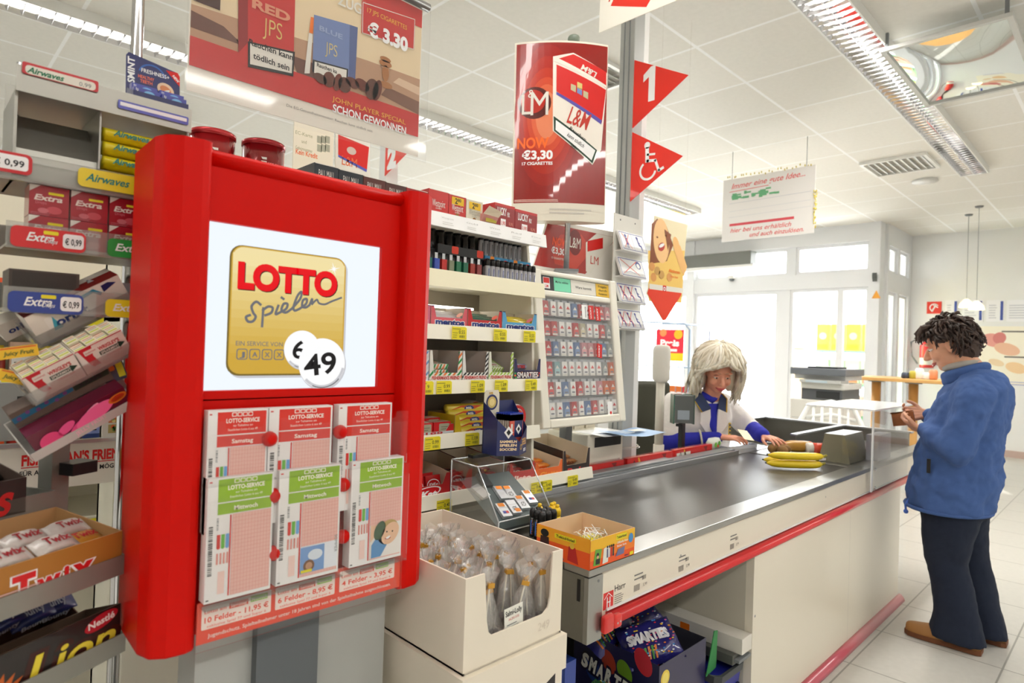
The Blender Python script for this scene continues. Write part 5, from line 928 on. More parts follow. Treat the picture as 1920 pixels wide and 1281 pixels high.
def pr():
    m.push(fr())
    def vgrid(x0, x1, y0, y1, mat, l):
        for i in range(8): m.rect(x0+(x1-x0)*i/8, y0, x0+(x1-x0)*(i+1)/8, y1, mat, l)
    vgrid(-w/2+.008, w/2-.003, z0+.075, z1-.008, DR, 1)
    for k, (rx, ry, c) in enumerate(((.15, .30, (166, 26, 16)), (.13, .25, (182, 36, 20)), (.11, .2, (200, 52, 28)), (.09, .16, (216, 74, 42)), (.07, .13, (230, 104, 66)), (.05, .1, (240, 140, 100)))): m.disc(-.06, 2.40, rx*.92, mt(c, .22, coat=.8), 2+k*.4, ry, n=30)
    m.disc(-.112, 2.452, .071, mt((90, 24, 20), .2, coat=.8), 6, .068); m.disc(-.118, 2.458, .052, mt((190, 40, 26), .2, coat=.8), 7, .05)
    m.text('L', -.145, 2.405, .09, WP, 8, .0, fit=.04); m.text('M', -.09, 2.40, .105, WP, 8, .0, fit=.075); m.text('&', -.125, 2.475, .036, WP, 9, 0, fit=.028)
    m.text('NOW', -.115, 2.262, .045, OR, 5, .03, fit=.135); m.text('€3,30', -.095, 2.215, .036, WH, 5, .04, fit=.13); m.text('17 CIGARETTES', -.095, 2.19, .013, WH, 5, .03, fit=.13); m.lines(-.19, z0+.08, 0, z0+.092, 2, mt((240, 200, 190), .4), 3, .5, .05)
    m.lines(-.04, z0+.03, .15, z0+.06, 2, mt((205, 200, 190), .4), 3, .4)
    def q2(x, y): return ((x-457)/530*w*1.0, z1-.008-(y-205)/895*(z1-z0-.083))   # sign-face layout of the printed packet
    def P_(pts, mat, l): m.poly([q2(*p) for p in pts][::-1], mat, l)
    P_([(408, 285), (520, 262), (716, 355), (716, 415), (690, 790), (640, 880), (415, 700)], mt((244, 236, 224), .3, coat=.6), 6); P_([(430, 300), (520, 270), (712, 350), (712, 440)], RED, 7); P_([(408, 285), (430, 292), (712, 425), (716, 440), (412, 310)], mt((244, 236, 224), .3), 8)
    P_([(428, 330), (712, 450), (690, 640), (430, 480)], RED, 7); P_([(430, 482), (690, 625), (686, 648), (430, 498)], mt((90, 80, 170), .4), 8); P_([(418, 618), (665, 795), (640, 872), (422, 700)], mt((20, 60, 40), .4), 8); P_([(430, 640), (655, 798), (634, 855), (430, 695)], WH, 9)
    for k, (dx, dy) in enumerate(((-35, -15), (0, 0), (35, 18), (0, -28))): P_([(558+dx-14, 470+dy-20), (558+dx+14, 470+dy-10), (558+dx+14, 470+dy+28), (558+dx-14, 470+dy+14)], mt(((200, 190, 150), (120, 140, 200), (200, 190, 150), (220, 200, 120))[k], .4), 8)
    a = q2(545, 630); m.text('L&M', a[0], a[1]-.03, .075, mt((196, 50, 30), .4), 9, .01, fit=.09, rot=-.32); a = q2(628, 330); m.text('L&M', a[0]-.01, a[1]-.01, .024, WP, 9, .02, fit=.07, rot=2.7)
    for k, t in enumerate(('Rauchen', 'kann tödlich', 'sein')): a = q2(548-10*k, 722+36*k); m.text(t, a[0], a[1], .016, TXT, 10, .01, fit=.085 if k < 2 else .03, rot=-.6)
    m.pop()
cyl(m, pr); m.build('sign_panel', ls, rot=(0, -.012, 0), loc=(0, 0, 0))
m = MB(); m.tube([(.02, .06, 1.755), (.02, .06, 2.76)], .012, ALU, 10); m.lathe([(.0, 0)], ALU) if 0 else None; m.build('pole', ls)
m = MB(); m.push(TR(.02, .05, 2.72)); m.lathe([(.026, 0), (.026, .03), (.022, .038)], mt((110, 122, 108), .4), 16); m.pop(); m.build('pole_cap', ls)
m = MB(); m.box((-.03, .02, 1.745), (.07, .10, 1.757), GRY); m.build('foot', ls)
# ================================================================ hanging chess poster in its clear sleeve
jp = thing('chess_poster', 'big hanging cigarette poster with chess pieces in a clear sleeve, upper left', 'poster', (.8, 1.6, 2.3)); U_ = pU(1.6)
m = wb(jp); m.push(fr(0, 1.6, 0))
def zl(x, z): return z
m.prism([(.472, 2.0), (1.14, 2.0), (1.14, 2.46), (.472, 2.46)], -.002, 0, mt((240, 234, 222), .5))
BG1 = mt((236, 214, 176), .4, coat=.2); BR = mt((120, 76, 56), .4); JR = mt((204, 32, 32), .35, coat=.3)
m.rect(.475, 2.10, 1.137, 2.455, BG1, 1)
m.poly([(.475, 2.13), (1.137, 2.13), (1.137, 2.24), (.95, 2.235), (.475, 2.205)][::-1][::-1], mt((190, 150, 120), .4), 2)
for (pts, c) in (([(.475, 2.15), (.60, 2.15), (.55, 2.18), (.475, 2.19)], (110, 70, 56)), ([(.60, 2.13), (.74, 2.13), (.68, 2.16), (.58, 2.16)], (225, 195, 165)), ([(.74, 2.13), (.90, 2.13), (.86, 2.17), (.72, 2.17)], (110, 70, 56)), ([(1.0, 2.15), (1.137, 2.13), (1.137, 2.17), (1.02, 2.18)], (130, 90, 70)), ([(.60, 2.185), (.72, 2.18), (.70, 2.2), (.6, 2.205)], (130, 90, 70)), ([(1.04, 2.2), (1.137, 2.19), (1.137, 2.215), (1.06, 2.22)], (225, 195, 165))): m.poly(pts, mt(c, .4), 3)
m.rect(.475, 2.06, 1.137, 2.13, JR, 4); m.poly([(.475, 2.40), (1.137, 2.40), (1.137, 2.455), (.475, 2.455)], JR, 4)
# dark king at the left, red packet, cigarette, blue packet, fallen piece, rook
DKB = mt((70, 36, 28), .4); TAN = mt((176, 116, 66), .4)
m.poly([(.478, 2.40), (.512, 2.40), (.505, 2.34), (.515, 2.29), (.54, 2.25), (.54, 2.215), (.478, 2.215)][::-1], DKB, 5)
def quad(px, mat, l): m.poly([U_(*p) for p in px], mat, l)
quad([(447, -60), (554, -45), (549, 143), (447, 120)], JR, 6); quad([(446, 100), (464, 80), (464, -40), (446, -50)], mt((150, 20, 24), .4), 7)
quad([(464, 78), (552, 98), (549, 144), (464, 126)], BK, 8); quad([(468, 82), (548, 101), (546, 138), (468, 121)], WP, 9)
a = U_(508, 98); m.text('Rauchen kann', a[0], a[1]-.002, .016, TXT, 10, .02, fit=.115); a = U_(508, 122); m.text('tödlich sein', a[0], a[1], .016, TXT, 10, .02, fit=.095); a = U_(508, 25); m.text('RED', a[0], a[1]-.005, .024, mt((226, 150, 120), .4), 9, .04, fit=.10); a = U_(510, 70); m.text('JPS', a[0], a[1]+.0, .045, mt((226, 196, 120), .4), 9, -.01, fit=.05)
quad([(588, 28), (655, 47), (653, 150), (585, 132)], mt((116, 136, 186), .4), 7); quad([(655, 47), (670, 52), (665, 155), (653, 150)], mt((84, 100, 150), .4), 7); quad([(586, 112), (652, 130), (651, 152), (585, 135)], BK, 8); quad([(589, 116), (649, 132), (648, 152), (588, 137)], WP, 9); a = U_(620, 62); m.text('BLUE', a[0], a[1]-.006, .014, mt((160, 175, 210), .4), 9, .02, fit=.07); a = U_(620, 104); m.text('JPS', a[0], a[1], .034, mt((226, 206, 140), .4), 9, -.01, fit=.036); a = U_(612, 132); m.text('Rauchen ka', a[0], a[1], .011, TXT, 10, .02, fit=.06)
quad([(582, 32), (588, 34), (580, 138), (570, 138)], WP, 6); quad([(582, 32), (588, 34), (586, 64), (579, 62)], ORANGE, 7)
for i, (px, py, rx, rz_) in enumerate(((600, 148, .020, .013), (616, 150, .018, .022), (632, 155, .012, .026), (645, 160, .020, .022), (660, 156, .022, .014), (678, 160, .024, .016), (696, 168, .022, .032), (706, 170, .014, .033))): a = U_(px, py); m.disc(a[0], a[1], rx, mt((96+8*(i % 3), 50, 34), .3), 11, rz_, n=18, rot=-.25)
for (px, py, rx, rz_) in ((722, 120, .022, .010), (722, 138, .012, .024), (723, 160, .022, .010), (722, 112, .019, .008)): a = U_(px, py); m.disc(a[0], a[1], rx, TAN, 7, rz_, n=18)
a = U_(655, 15); m.text('ZUG', a[0], a[1]-.004, .03, WP, 6, .02, fit=.075, al='c')
m.poly([U_(678, 2), U_(778, 36), U_(776, 94), U_(677, 62)][::-1][::-1], JR, 5); m.line([U_(680, 5), U_(777, 37), U_(775, 93), U_(679, 62), U_(680, 5)], .0022, WP, 6); a = U_(726, 38); m.text('17 JPS CIGARETTES', a[0], a[1]-.004, .014, mt((240, 190, 60), .4), 7, 0, fit=.138); a = U_(727, 78); m.text('€ 3.30', a[0], a[1]-.006, .04, WH, 7, .05, fit=.14)
a = U_(694, 214); m.text('JOHN PLAYER SPECIAL', a[0], a[1]+.002, .014, mt((236, 170, 60), .4), 7, .01, fit=.245); a = U_(695, 230); m.text('SCHON GEWONNEN', a[0], a[1]-.004, .023, WH, 7, .025, fit=.245)
m.text('Die EG-Gesundheitsminister: Rauchen kann tödlich sein', .845, 2.032, .0075, mt((140, 136, 130), .5), 3, 0, fit=.26)
m.pop(); m.build('poster_print', jp)
m = wb(jp); m.box((.465, 1.592, 1.985), (1.165, 1.594, 2.47), SLEEVE); m.build('clear_sleeve', jp)
m = wb(jp); m.tube([(.40, 1.6, 2.47), (.47, 1.6, 2.47)], .001, ALU) if 0 else None; m.tube([(.44, 1.605, 2.475+.0), (.44, 1.605, 2.476)], .001, ALU) if 0 else None
m.tube([(.45, 1.6, 2.50), (1.155, 1.6, 2.478)], .012, ALU, 12) if 0 else m.tube([(.45, 1.598, 2.472), (1.16, 1.598, 2.472)], .013, mt((130, 130, 128), .3, .6), 12); m.build('clamp_rail', jp)
for x in (.55, 1.1): m = wb(jp); m.tube([(x, 1.598, 2.48), (x, 1.598, 3.469)], .002, GRY, 6); m.build('hanging_wire', jp)
# ================================================================ aisle post with flags and card holders
ps = thing('aisle_post', 'tall grey and white metal post between the dispenser and the cash desk', 'post', (2.55, 1.82, 0))
m = wb(ps); m.box((2.50, 1.76, 0), (2.585, 1.845, 3.469), mt((176, 178, 176), .4, .2)); m.build('column', ps, bev=.004); m = wb(ps); m.box((2.587, 1.765, 0), (2.63, 1.80, 3.469), mt((238, 238, 236), .4)); m.build('white_cover', ps); 
for x in (2.496, ): m = wb(ps); m.box((x, 1.785, 0), (x+.004, 1.79, 3.469), GRY); m.box((x, 1.815, 0), (x+.004, 1.82, 3.469), GRY); m.build('groove', ps)
m = wb(ps); m.push(TR(2.545, 1.80, .95)); m.ring(0, 0, .09, .094, WP) ; m.pop(); m.loft([[(2.56+.085*math.cos(a), 1.80+.075*math.sin(a), z) for a in [2*PI*j/20 for j in range(20)]] for z in (.95, .956)], WP, caps=False); m.build('cable_tie', ps)
def flag(zt, zb, ztip, ln, lab, pr_):
    r = thing('pennant_sign', lab, 'sign', (2.492, 1.76, (zt+zb)/2)); m = wb(r); m.push(TR(2.492, 0, 0) @ Matrix(((0, 0, -1, 0), (-1, 0, 0, 0), (0, 1, 0, 0), (0, 0, 0, 1))))
    y0 = -1.752; m.prism([(y0, zb), (y0+ln, ztip), (y0, zt)], -.004, 0, mt((240, 40, 20), .4, coat=.2)); pr_(m, y0, zt, zb); m.pop(); m.build('triangle_panel', r); return r
F1 = [at(1205, 107, X=2.492), at(1205, 235, X=2.492), at(1308, 135, X=2.492)]; F2 = [at(1203, 243, X=2.492), at(1198, 375, X=2.492), at(1300, 288, X=2.492)]
def pr1(m, y0, zt, zb): c = (zt+zb)/2-.06; x = y0+.055; m.poly([(x+.03, c), (x+.065, c), (x+.065, c+.165), (x+.04, c+.165), (x+.0, c+.135), (x+.0, c+.10), (x+.03, c+.118)], WH, 2)
def pr2(m, y0, zt, zb):
    c = (zt+zb)/2; x = y0+.07; m.disc(x+.018, c+.085, .016, WH, 2); m.line([(x+.018, c+.07), (x+.020, c+.01)], .02, WH, 2); m.line([(x+.02, c+.01), (x+.065, c+.006), (x+.085, c-.045), (x+.108, c-.036)], .013, WH, 2); m.line([(x+.02, c+.04), (x+.06, c+.036)], .010, WH, 2); m.ring(x+.025, c-.035, .036, .047, WH, 2, 2.2, 6.1, 24)
def ff(F, lab, p_): return flag(F[0].z, F[1].z, F[2].z, F[0].y-F[2].y+.0, lab, p_)
ff(F1, 'red triangular pennant with a big white figure one on the post', pr1); ff(F2, 'red triangular pennant with a white wheelchair symbol on the post', pr2)
# card holders
ch = thing('card_holder', 'white wall rack with four tilted picture cards on the post', 'card rack', (2.49, 1.73, 1.75))
m = wb(ch); m.box((2.372, 1.752, 1.515), (2.59, 1.756, 2.06), mt((236, 234, 226), .4)); m.push(fr(0, 1.752, 0)); [m.disc(x, 2.035, .004, DK, 1) for x in (2.42, 2.54)]; m.pop()
for k in range(4):
    z = 1.895-.122*k+(.002*k); m.box((2.385, 1.70, z-.012), (2.585, 1.752, z-.008), mt((240, 240, 236), .4)); m.box((2.385, 1.70, z-.008), (2.585, 1.702, z+.012), PLEX)
m.build('holder_board', ch)
BL2 = mt((50, 60, 150), .5)
cards = ['topmost picture card with a crossed out standing figure and a seated one', 'second picture card with one large red cross and a small round inset', 'picture card with two crossed out figures, third from top', 'picture card with two crossed out figures, lowest']
for k in range(4):
    z = 1.895-.122*k; m = MB(); m.M = RX(-.38); m.box((-.105+.005, 0, 0), (.105, .012, .1), mt((240, 240, 240), .45)); m.push(fr(-.1, 0, 0)); L = .205
    m.line([(.006, .006), (L-.006, .006), (L-.006, .094), (.006, .094), (.006, .006)], .0035, BL2, 1); RC = mt((230, 90, 80), .5)
    def person_(x, s_=1):
        m.disc(x, .078, .007*s_, BL2, 1); m.line([(x, .07), (x+.004, .04), (x+.018, .036), (x+.020, .014)], .008*s_, BL2, 1); m.line([(x, .06), (x+.014, .05)], .005, BL2, 1)
    def crs(x0, x1): m.line([(x0, .014), (x1, .088)], .004, RC, 2); m.line([(x0, .088), (x1, .014)], .004, RC, 2)
    if k == 0: m.disc(.05, .078, .009, BL2, 1); m.rect(.042, .03, .06, .068, BL2, 1); m.rect(.043, .012, .048, .03, BL2, 1); m.rect(.053, .012, .058, .03, BL2, 1); crs(.025, .08); m.line([(.1, .006), (.1, .094)], .0015, BL2, 1); person_(.145, 1.3)
    elif k == 1: m.disc(.16, .07, .021, BL2, 1); m.disc(.158, .066, .013, WH, 2); crs(.02, .15); m.line([(.03, .02), (.08, .03), (.12, .02)], .002, BL2, 1)
    else: [person_(x) for x in (.03, .09, .15)]; crs(.015, .065); crs(.075, .125); m.line([(.07, .01), (.07, .09)], .001, BL2, 1); m.line([(.132, .01), (.132, .09)], .001, BL2, 1)
    m.pop(); tag(m.build('picture_card', loc=(2.485, 1.705, z-.0075)), cards[k] + ', on the post', 'card', 'picture cards on the post rack')
m = wb(ch); m.push(fr(0, 1.7515, 0)); m.rrect(2.42, 1.525, 2.46, 1.545, .003, ORANGE, 1); m.rrect(2.46, 1.54, 2.51, 1.556, .003, ORANGE, 2); m.rrect(2.43, 1.55, 2.47, 1.565, .003, ORANGE, 1); m.pop(); m.build('price_stickers', ch)
# poster of the laughing woman
wp = thing('phone_poster', 'hanging shield shaped poster of a laughing woman on the phone with a red tip', 'poster', (3.25, 2.0, 1.9)); U_ = pU(2.0)
m = wb(wp); m.push(fr(0, 2.0, 0)); o_ = [(1228, 405), (1289, 422), (1288, 430), (1277, 553), (1248, 600), (1243, 601), (1213, 550), (1216, 540)]
m.prism([U_(*p) for p in o_][::-1], -.004, 0, mt((240, 228, 190), .4)); sk = mt((242, 190, 120), .4); yl = mt((244, 204, 110), .4); br = mt((140, 76, 40), .4)
tri(m, [(1216, 540), (1277, 548), (1277, 553), (1248, 600), (1243, 601), (1213, 550)], U_, mt((236, 60, 30), .4), 5); tri(m, [(1215, 470), (1284, 470), (1278, 568), (1216, 565)], U_, yl, 1)
tri(m, [(1222, 420), (1232, 410), (1250, 425), (1262, 460), (1250, 490), (1218, 495)], U_, br, 2); 
a = U_(1240, 452); m.disc(a[0], a[1], .085, mt((246, 200, 140), .4), 3, .13, rot=.15); a = U_(1268, 462); m.disc(a[0], a[1], .035, sk, 4, .06, rot=.5); tri(m, [(1262, 462), (1275, 460), (1288, 500), (1282, 520), (1270, 490)], U_, sk, 3)
a = U_(1240, 463); m.disc(a[0], a[1], .036, mt((190, 60, 50), .4), 5, .024, rot=.4); m.disc(a[0], a[1]+.008, .03, WH, 6, .010, rot=.4); tri(m, [(1245, 430), (1258, 440), (1252, 470), (1248, 445)], U_, br, 6); a = U_(1232, 445); m.disc(a[0], a[1], .01, br, 6, .005); a = U_(1248, 442); m.disc(a[0], a[1], .01, br, 6, .005)
for i, (px, py) in enumerate(((1222, 500), (1232, 508), (1225, 520), (1240, 515), (1255, 520))): a = U_(px, py); m.disc(a[0], a[1], .03, mt((226-20*(i % 2), 160, 90), .4), 4, .025)
tri(m, [(1217, 532), (1281, 541), (1280, 550), (1217, 542)], U_, WP, 6); a = U_(1245, 540); m.rect(a[0]-.016, a[1]-.022, a[0]+.02, a[1]+.014, RED, 7); m.text('O', a[0]+.002, a[1]-.016, .022, WH, 8, .05)
a = U_(1264, 512); m.text('Aktionen', a[0], a[1], .02, ORANGE, 7, .02, fit=.13); m.text('von hier', a[0], a[1]-.03, .015, ORANGE, 7, .01, fit=.09); m.pop(); m.build('poster_print', wp)
for px in (1232, 1285): a = at(px, 420, Y=2.0); m = wb(wp); m.tube([(a.x, 2.0, a.z-.005), (a.x, 2.0, 3.469)], .0007, WP, 6); m.build('hanging_wire', wp)
# sign cut off at the top edge
ts = thing('overhead_sign', 'cream board with a red arrow cut off by the upper picture edge, above the pennants', 'sign', (2.2, 1.3, 2.9))
m = wb(ts); a = at(1124, 62, X=2.2); b = at(1290, 0, X=2.2); m.box((2.196, b.y-.2, a.z), (2.2, a.y, a.z+.6), mt((240, 236, 224), .4)); m.push(Matrix(((0, 0, -1, 2.196), (-1, 0, 0, 0), (0, 1, 0, 0), (0, 0, 0, 1))))
c = at(1146, 12, X=2.2); d_ = at(1213, 14, X=2.2); e_ = at(1225, 4, X=2.2); m.poly([(-c.y, c.z), (-d_.y, d_.z), (-d_.y+.08, d_.z+.1), (-c.y+.06, c.z+.1)], mt((226, 50, 34), .4), 1); g_ = at(1142, 4, X=2.2); m.text('AKTION', -g_.y, g_.z, .05, RED, 2, .02, al='l', fit=.2); m.pop(); m.build('board', ts)
for yy in (a.y-.05, b.y-.1): m = wb(ts); m.tube([(2.198, yy, a.z+.6), (2.198, yy, 3.469)], .002, GRY, 6); m.build('hanging_wire', ts)
# large white voucher sign with garland
vs_ = thing('voucher_sign', 'white hanging sign with red script lines above the entrance', 'sign', (6, 2.62, 2.87))
XM = lambda x: Matrix(((0, 0, -1, x), (-1, 0, 0, 0), (0, 1, 0, 0), (0, 0, 0, 1)))
m = wb(vs_); m.box((5.995, 2.167, 2.56), (6.0, 3.07, 3.19), mt((236, 232, 228), .5)); m.push(XM(5.995)); SRd = mt((226, 90, 90), .5); sg = mt((110, 180, 130), .5)
m.text('Immer eine gute Idee...', -2.62, 3.095, .055, SRd, 2, .01, fit=.72, shear=.35, rot=.02); m.line([(-3.0, 3.06), (-2.6, 3.07)], .006, SRd, 2); m.line([(-3.0, 2.94), (-2.2, 2.95)], .004, mt((200, 200, 205), .5), 2)
rr = random.Random(9)
for i in range(26): x = -2.98+rr.random()*.5; z = 2.98+rr.random()*.06; m.rect(x, z-.02*rr.random(), x+.02+rr.random()*.05, z+.012, sg, 2+i*.4)
m.rect(-2.99, 2.71, -2.35, 2.735, mt((220, 80, 90), .5), 2); m.text('1234567', -2.26, 2.712, .018, SRd, 2, 0, fit=.12) if 0 else None; m.line([(-3.0, 2.86), (-2.2, 2.87)], .003, mt((210, 210, 214), .5), 2); m.line([(-3.0, 2.80), (-2.2, 2.81)], .003, mt((210, 210, 214), .5), 2)
m.text('hier bei uns erhältlich', -2.68, 2.645, .045, SRd, 2, .01, fit=.6, shear=.35); m.text('und auch einzulösen.', -2.52, 2.585, .045, SRd, 2, .01, fit=.52, shear=.35); m.pop(); m.build('board', vs_)
for y in (2.25, 2.98): m = wb(vs_); m.tube([(6, y, 3.19), (6, y, 3.469)], .003, GRY, 6); m.build('hanging_wire', vs_)
m = wb(vs_); rr = random.Random(4)
for i in range(60):
    t = i/60; y, z = (2.16, 2.62+t*.9*.64) if i < 36 else (2.2+(i-36)*.036, 3.2); y += rr.uniform(-.012, .012); z += rr.uniform(-.015, .015); m.ball((5.99+rr.uniform(-.01, .01), y, z), (.006, .006, .012), mt((210, 190, 90), .25, .8), 6, 4)
m.build('garland', vs_)['kind'] = 'stuff'
# far pennant two and its post
r = thing('aisle_post', 'slim white post carrying the red pennant with a two, behind the chess poster', 'post', (2.27, 3.5, 0)); m = MB(); m.box((-.05, -.04, 0), (.04, .04, 3.469), mt((230, 230, 228), .4)); m.build('column', r)
r = thing('pennant_sign', 'red triangular pennant with a white figure two, seen below the chess poster', 'sign', (2.215, 3.46, 2.6)); m = wb(r); m.push(XM(2.215)); m.prism([(-3.46, 2.49), (-3.46+.26, 2.60), (-3.46, 2.72)], 0, .004, mt((240, 50, 24), .4)); m.push(TR(0, 0, .004)); m.text('2', -3.46+.075, 2.535, .13, WH, 1, .08, fit=.1); m.pop(); m.pop(); m.build('triangle_panel', r)
# instruction board and second tobacco sign behind the shelf
r = thing('notice_board', 'cream notice board with a printed keypad behind the shelf tray', 'sign', (1.15, 2.3, 1.9)); U_ = pU(2.3)
m = wb(r); a = U_(548, 340); b = U_(627, 225); m.box((a[0], 2.3, 1.7), (b[0], 2.306, 2.45), mt((236, 228, 208), .5)); m.push(fr(0, 2.3, 0)); 
for i in range(3):
    for j in range(2): p_ = U_(599+7.5*i, 262+16*j); m.rect(p_[0]-.010, p_[1]-.014, p_[0]+.010, p_[1]+.014, mt((170, 170, 150), .5), 1)
for k, t in enumerate(('EC-Karte', 'und', 'Geheimnummer')): p_ = U_(570, 255+14*k); m.text(t, p_[0], p_[1], .014, mt((170, 168, 130), .5), 1, 0, fit=.07 if k != 1 else .02)
p_ = U_(575, 293); m.text('Kein Kredit', p_[0], p_[1], .02, mt((236, 120, 70), .5), 1, .02, fit=.09); m.pop(); m.build('board', r); m = wb(r); m.box((1.15, 2.31, 0), (1.18, 2.33, 1.8), ALU); m.build('support_post', r)
r = thing('tobacco_header_board', 'second red tobacco board with a small crest behind the shelf tray', 'sign', (1.3, 2.35, 1.9)); U_ = pU(2.35)
m = wb(r); m.push(fr(0, 2.35, 0)); m.prism([U_(629, 330), U_(694, 345), U_(694, 250), U_(629, 236)], -.006, 0, WP); tri(m, [(634, 290), (688, 318), (692, 276), (634, 252)], U_, RED, 1); tri(m, [(634, 290), (688, 318), (687, 323), (634, 294)], U_, mt((90, 90, 180), .4), 2); p_ = U_(659, 283); m.disc(p_[0], p_[1], .022, mt((210, 190, 180), .4), 2, .016); p_ = U_(655, 312); m.text('L&M', p_[0], p_[1], .04, mt((230, 110, 60), .4), 2, .0, fit=.07); m.pop(); m.build('board', r); m = wb(r); m.box((1.33, 2.356, 0), (1.35, 2.376, 2.0), ALU); m.build('support_post', r)
# ================================================================ cash desk with conveyor belt
cd = thing('checkout_counter', 'long cream checkout counter with black conveyor belt and red bumper strip', 'checkout counter', (2.8, 1.35, 0))
PNL = mt((240, 232, 214), .35, coat=.2); SS = mt((168, 168, 164), .3, .85, noise=.06, scale=12, bump=.02, bscale=200); SSD = mt((134, 132, 124), .38, .7, noise=.08, scale=10); RB = mt((226, 44, 48), .3, coat=.3)
m = wb(cd); m.box((1.30, 1.0, .69), (5.0, 1.02, .836), PNL); m.push(fr(0, 1.0, 0))
m.push(TR(-.027, .026, 0)); m.rect(1.385, .70, 1.43, .745, mt((226, 50, 46), .4)); m.line([(1.39, .728), (1.4075, .742), (1.425, .728)], .002, WH, 2); m.line([(1.402, .705), (1.402, .73)], .004, WH, 3); m.line([(1.414, .705), (1.414, .73)], .004, WH, 3); m.line([(1.40, .718), (1.416, .718)], .003, WH, 4)
m.text('Harr', 1.435, .738, .018, TXT, 2, .0, 'l', fit=.05); m.lines(1.435, .704, 1.48, .732, 5, mt((120, 116, 110), .6)); m.pop(); m.push(TR(.0, .02, 0))
for x in (1.50, 1.74, 2.08): m.lines(x, .752, x+.05, .775, 2, mt((130, 128, 124), .6)); m.bars(x, .72, x+.03, .738, 9, mt((130, 128, 124), .6)); m.text('5,99', x+.055, .726, .009, mt((110, 108, 100), .6), 2); m.bars(x+.04, .745, x+.06, .757, 6, mt((130, 128, 124), .6))
m.pop(); [m.disc(x, .79, .004, SS, 2) for x in (1.75, 3.0)]
m.pop(); m.build('front_panel', cd)
m = wb(cd); m.box((1.275, .985, .836), (5.0, 1.07, .858), SS); m.build('edge_profile', cd, bev=.003)
m = wb(cd); m.box((1.275, 1.001, .665), (1.299, 1.72, .835), SSD); m.box((1.274, .985, .665), (1.335, 1.0, .834), SS); m.push(fr(1.2745, 0, 0, '-x')); m.prism([(-1.022, .768), (-1.012, .768), (-1.012, .825), (-1.022, .825)], 0, .001, BK); m.pop()
for z in (.69, .82): m.push(fr(0, .985, 0)); m.disc(1.315, z, .004, GRY, 3); m.pop()
m.build('end_plate', cd, bev=.002)
m = wb(cd); m.box((1.30, 1.07, .68), (1.48, 1.60, .856), SSD); m.box((1.30, 1.60, .66), (3.38, 1.73, .872), SSD); m.box((1.30, 1.02, .66), (5.0, 1.70, .70), SSD); m.build('inner_frame', cd)
BELT = mt((72, 70, 68), .32, noise=.1, scale=6, bump=.03, bscale=120)
m = wb(cd); m.loft([[(x, y, z) for y in (1.072, 1.598)] for x, z in ((1.48, .80), (1.484, .835), (1.492, .848), (1.51, .853), (3.50, .853), (3.53, .848), (3.54, .83))][::-1], BELT, caps=False, closed=False); m.build('conveyor_belt', cd)
m = wb(cd); m.box((1.47, 1.598, .852), (3.40, 1.612, .878), ALU); m.box((1.47, 1.612, .858), (3.38, 1.68, .884), mt((130, 134, 136), .4, .3)); m.box((1.9, 1.625, .884), (2.75, 1.68, .892), mt((150, 154, 156), .4, .3)); m.build('back_rail', cd, bev=.002)
m = wb(cd); m.box((3.54, 1.07, .80), (3.95, 1.60, .853), SS); m.box((3.40, 1.60, .76), (3.95, 1.9, .856), SS); m.build('scanner_plate', cd, bev=.002)
m = wb(cd); m.push(fr(0, 0, .8565, '+z')); m.rect(3.58, 1.24, 3.76, 1.52, mt((220, 222, 224), .2)); m.rect(3.60, 1.26, 3.74, 1.50, mt((30, 34, 36), .05, coat=1), 2); m.pop(); m.box((3.58, 1.24, .853), (3.76, 1.52, .8563), ALU); m.build('scanner_window', cd)
m = wb(cd)
for a, b in (((3.95, 1.02, .66), (4.85, 2.1, .70)), ((4.82, 1.1, .70), (4.85, 2.1, .93)), ((3.95, 2.07, .70), (4.82, 2.1, .93)), ((3.95, 1.50, .70), (4.82, 1.52, .93)), ((3.93, 1.07, .70), (3.95, 2.1, .87))): m.box(a, b, SSD)
for a, b in (((4.81, 1.08, .93), (4.87, 2.12, .94)), ((3.94, 2.06, .93), (4.87, 2.12, .94)), ((3.94, 1.49, .93), (4.81, 1.53, .94))): m.box(a, b, ALU)
m.build('packing_basin', cd)
m = wb(cd); m.box((3.96, 1.02, .80), (4.80, 1.49, .85), BELT); m.build('packing_surface', cd)
# red bumper rail and end cap
m = wb(cd); ring = [(.99, .688), (.977, .690), (.969, .70), (.971, .713), (.982, .720), (1.0, .720), (1.0, .688)]
m.loft([[(x, y, z) for y, z in ring] for x in (1.37, 5.0)], RB); m.box((1.37, .994, .724), (5.0, .9995, .729), WH); m.build('bumper_strip', cd)
m = wb(cd); m.box((1.324, .965, .681), (1.366, .984, .729), mt((226, 20, 16), .2, coat=.8)); m.box((1.366, .964, .684), (1.40, .984, .7205), mt((232, 40, 34), .3, coat=.5)); m.push(fr(0, .964, 0)); m.disc(1.377, .70, .003, ALU, 1); m.disc(1.389, .702, .003, ALU, 1); m.pop(); m.build('bumper_cap', cd, bev=.008, bseg=3)
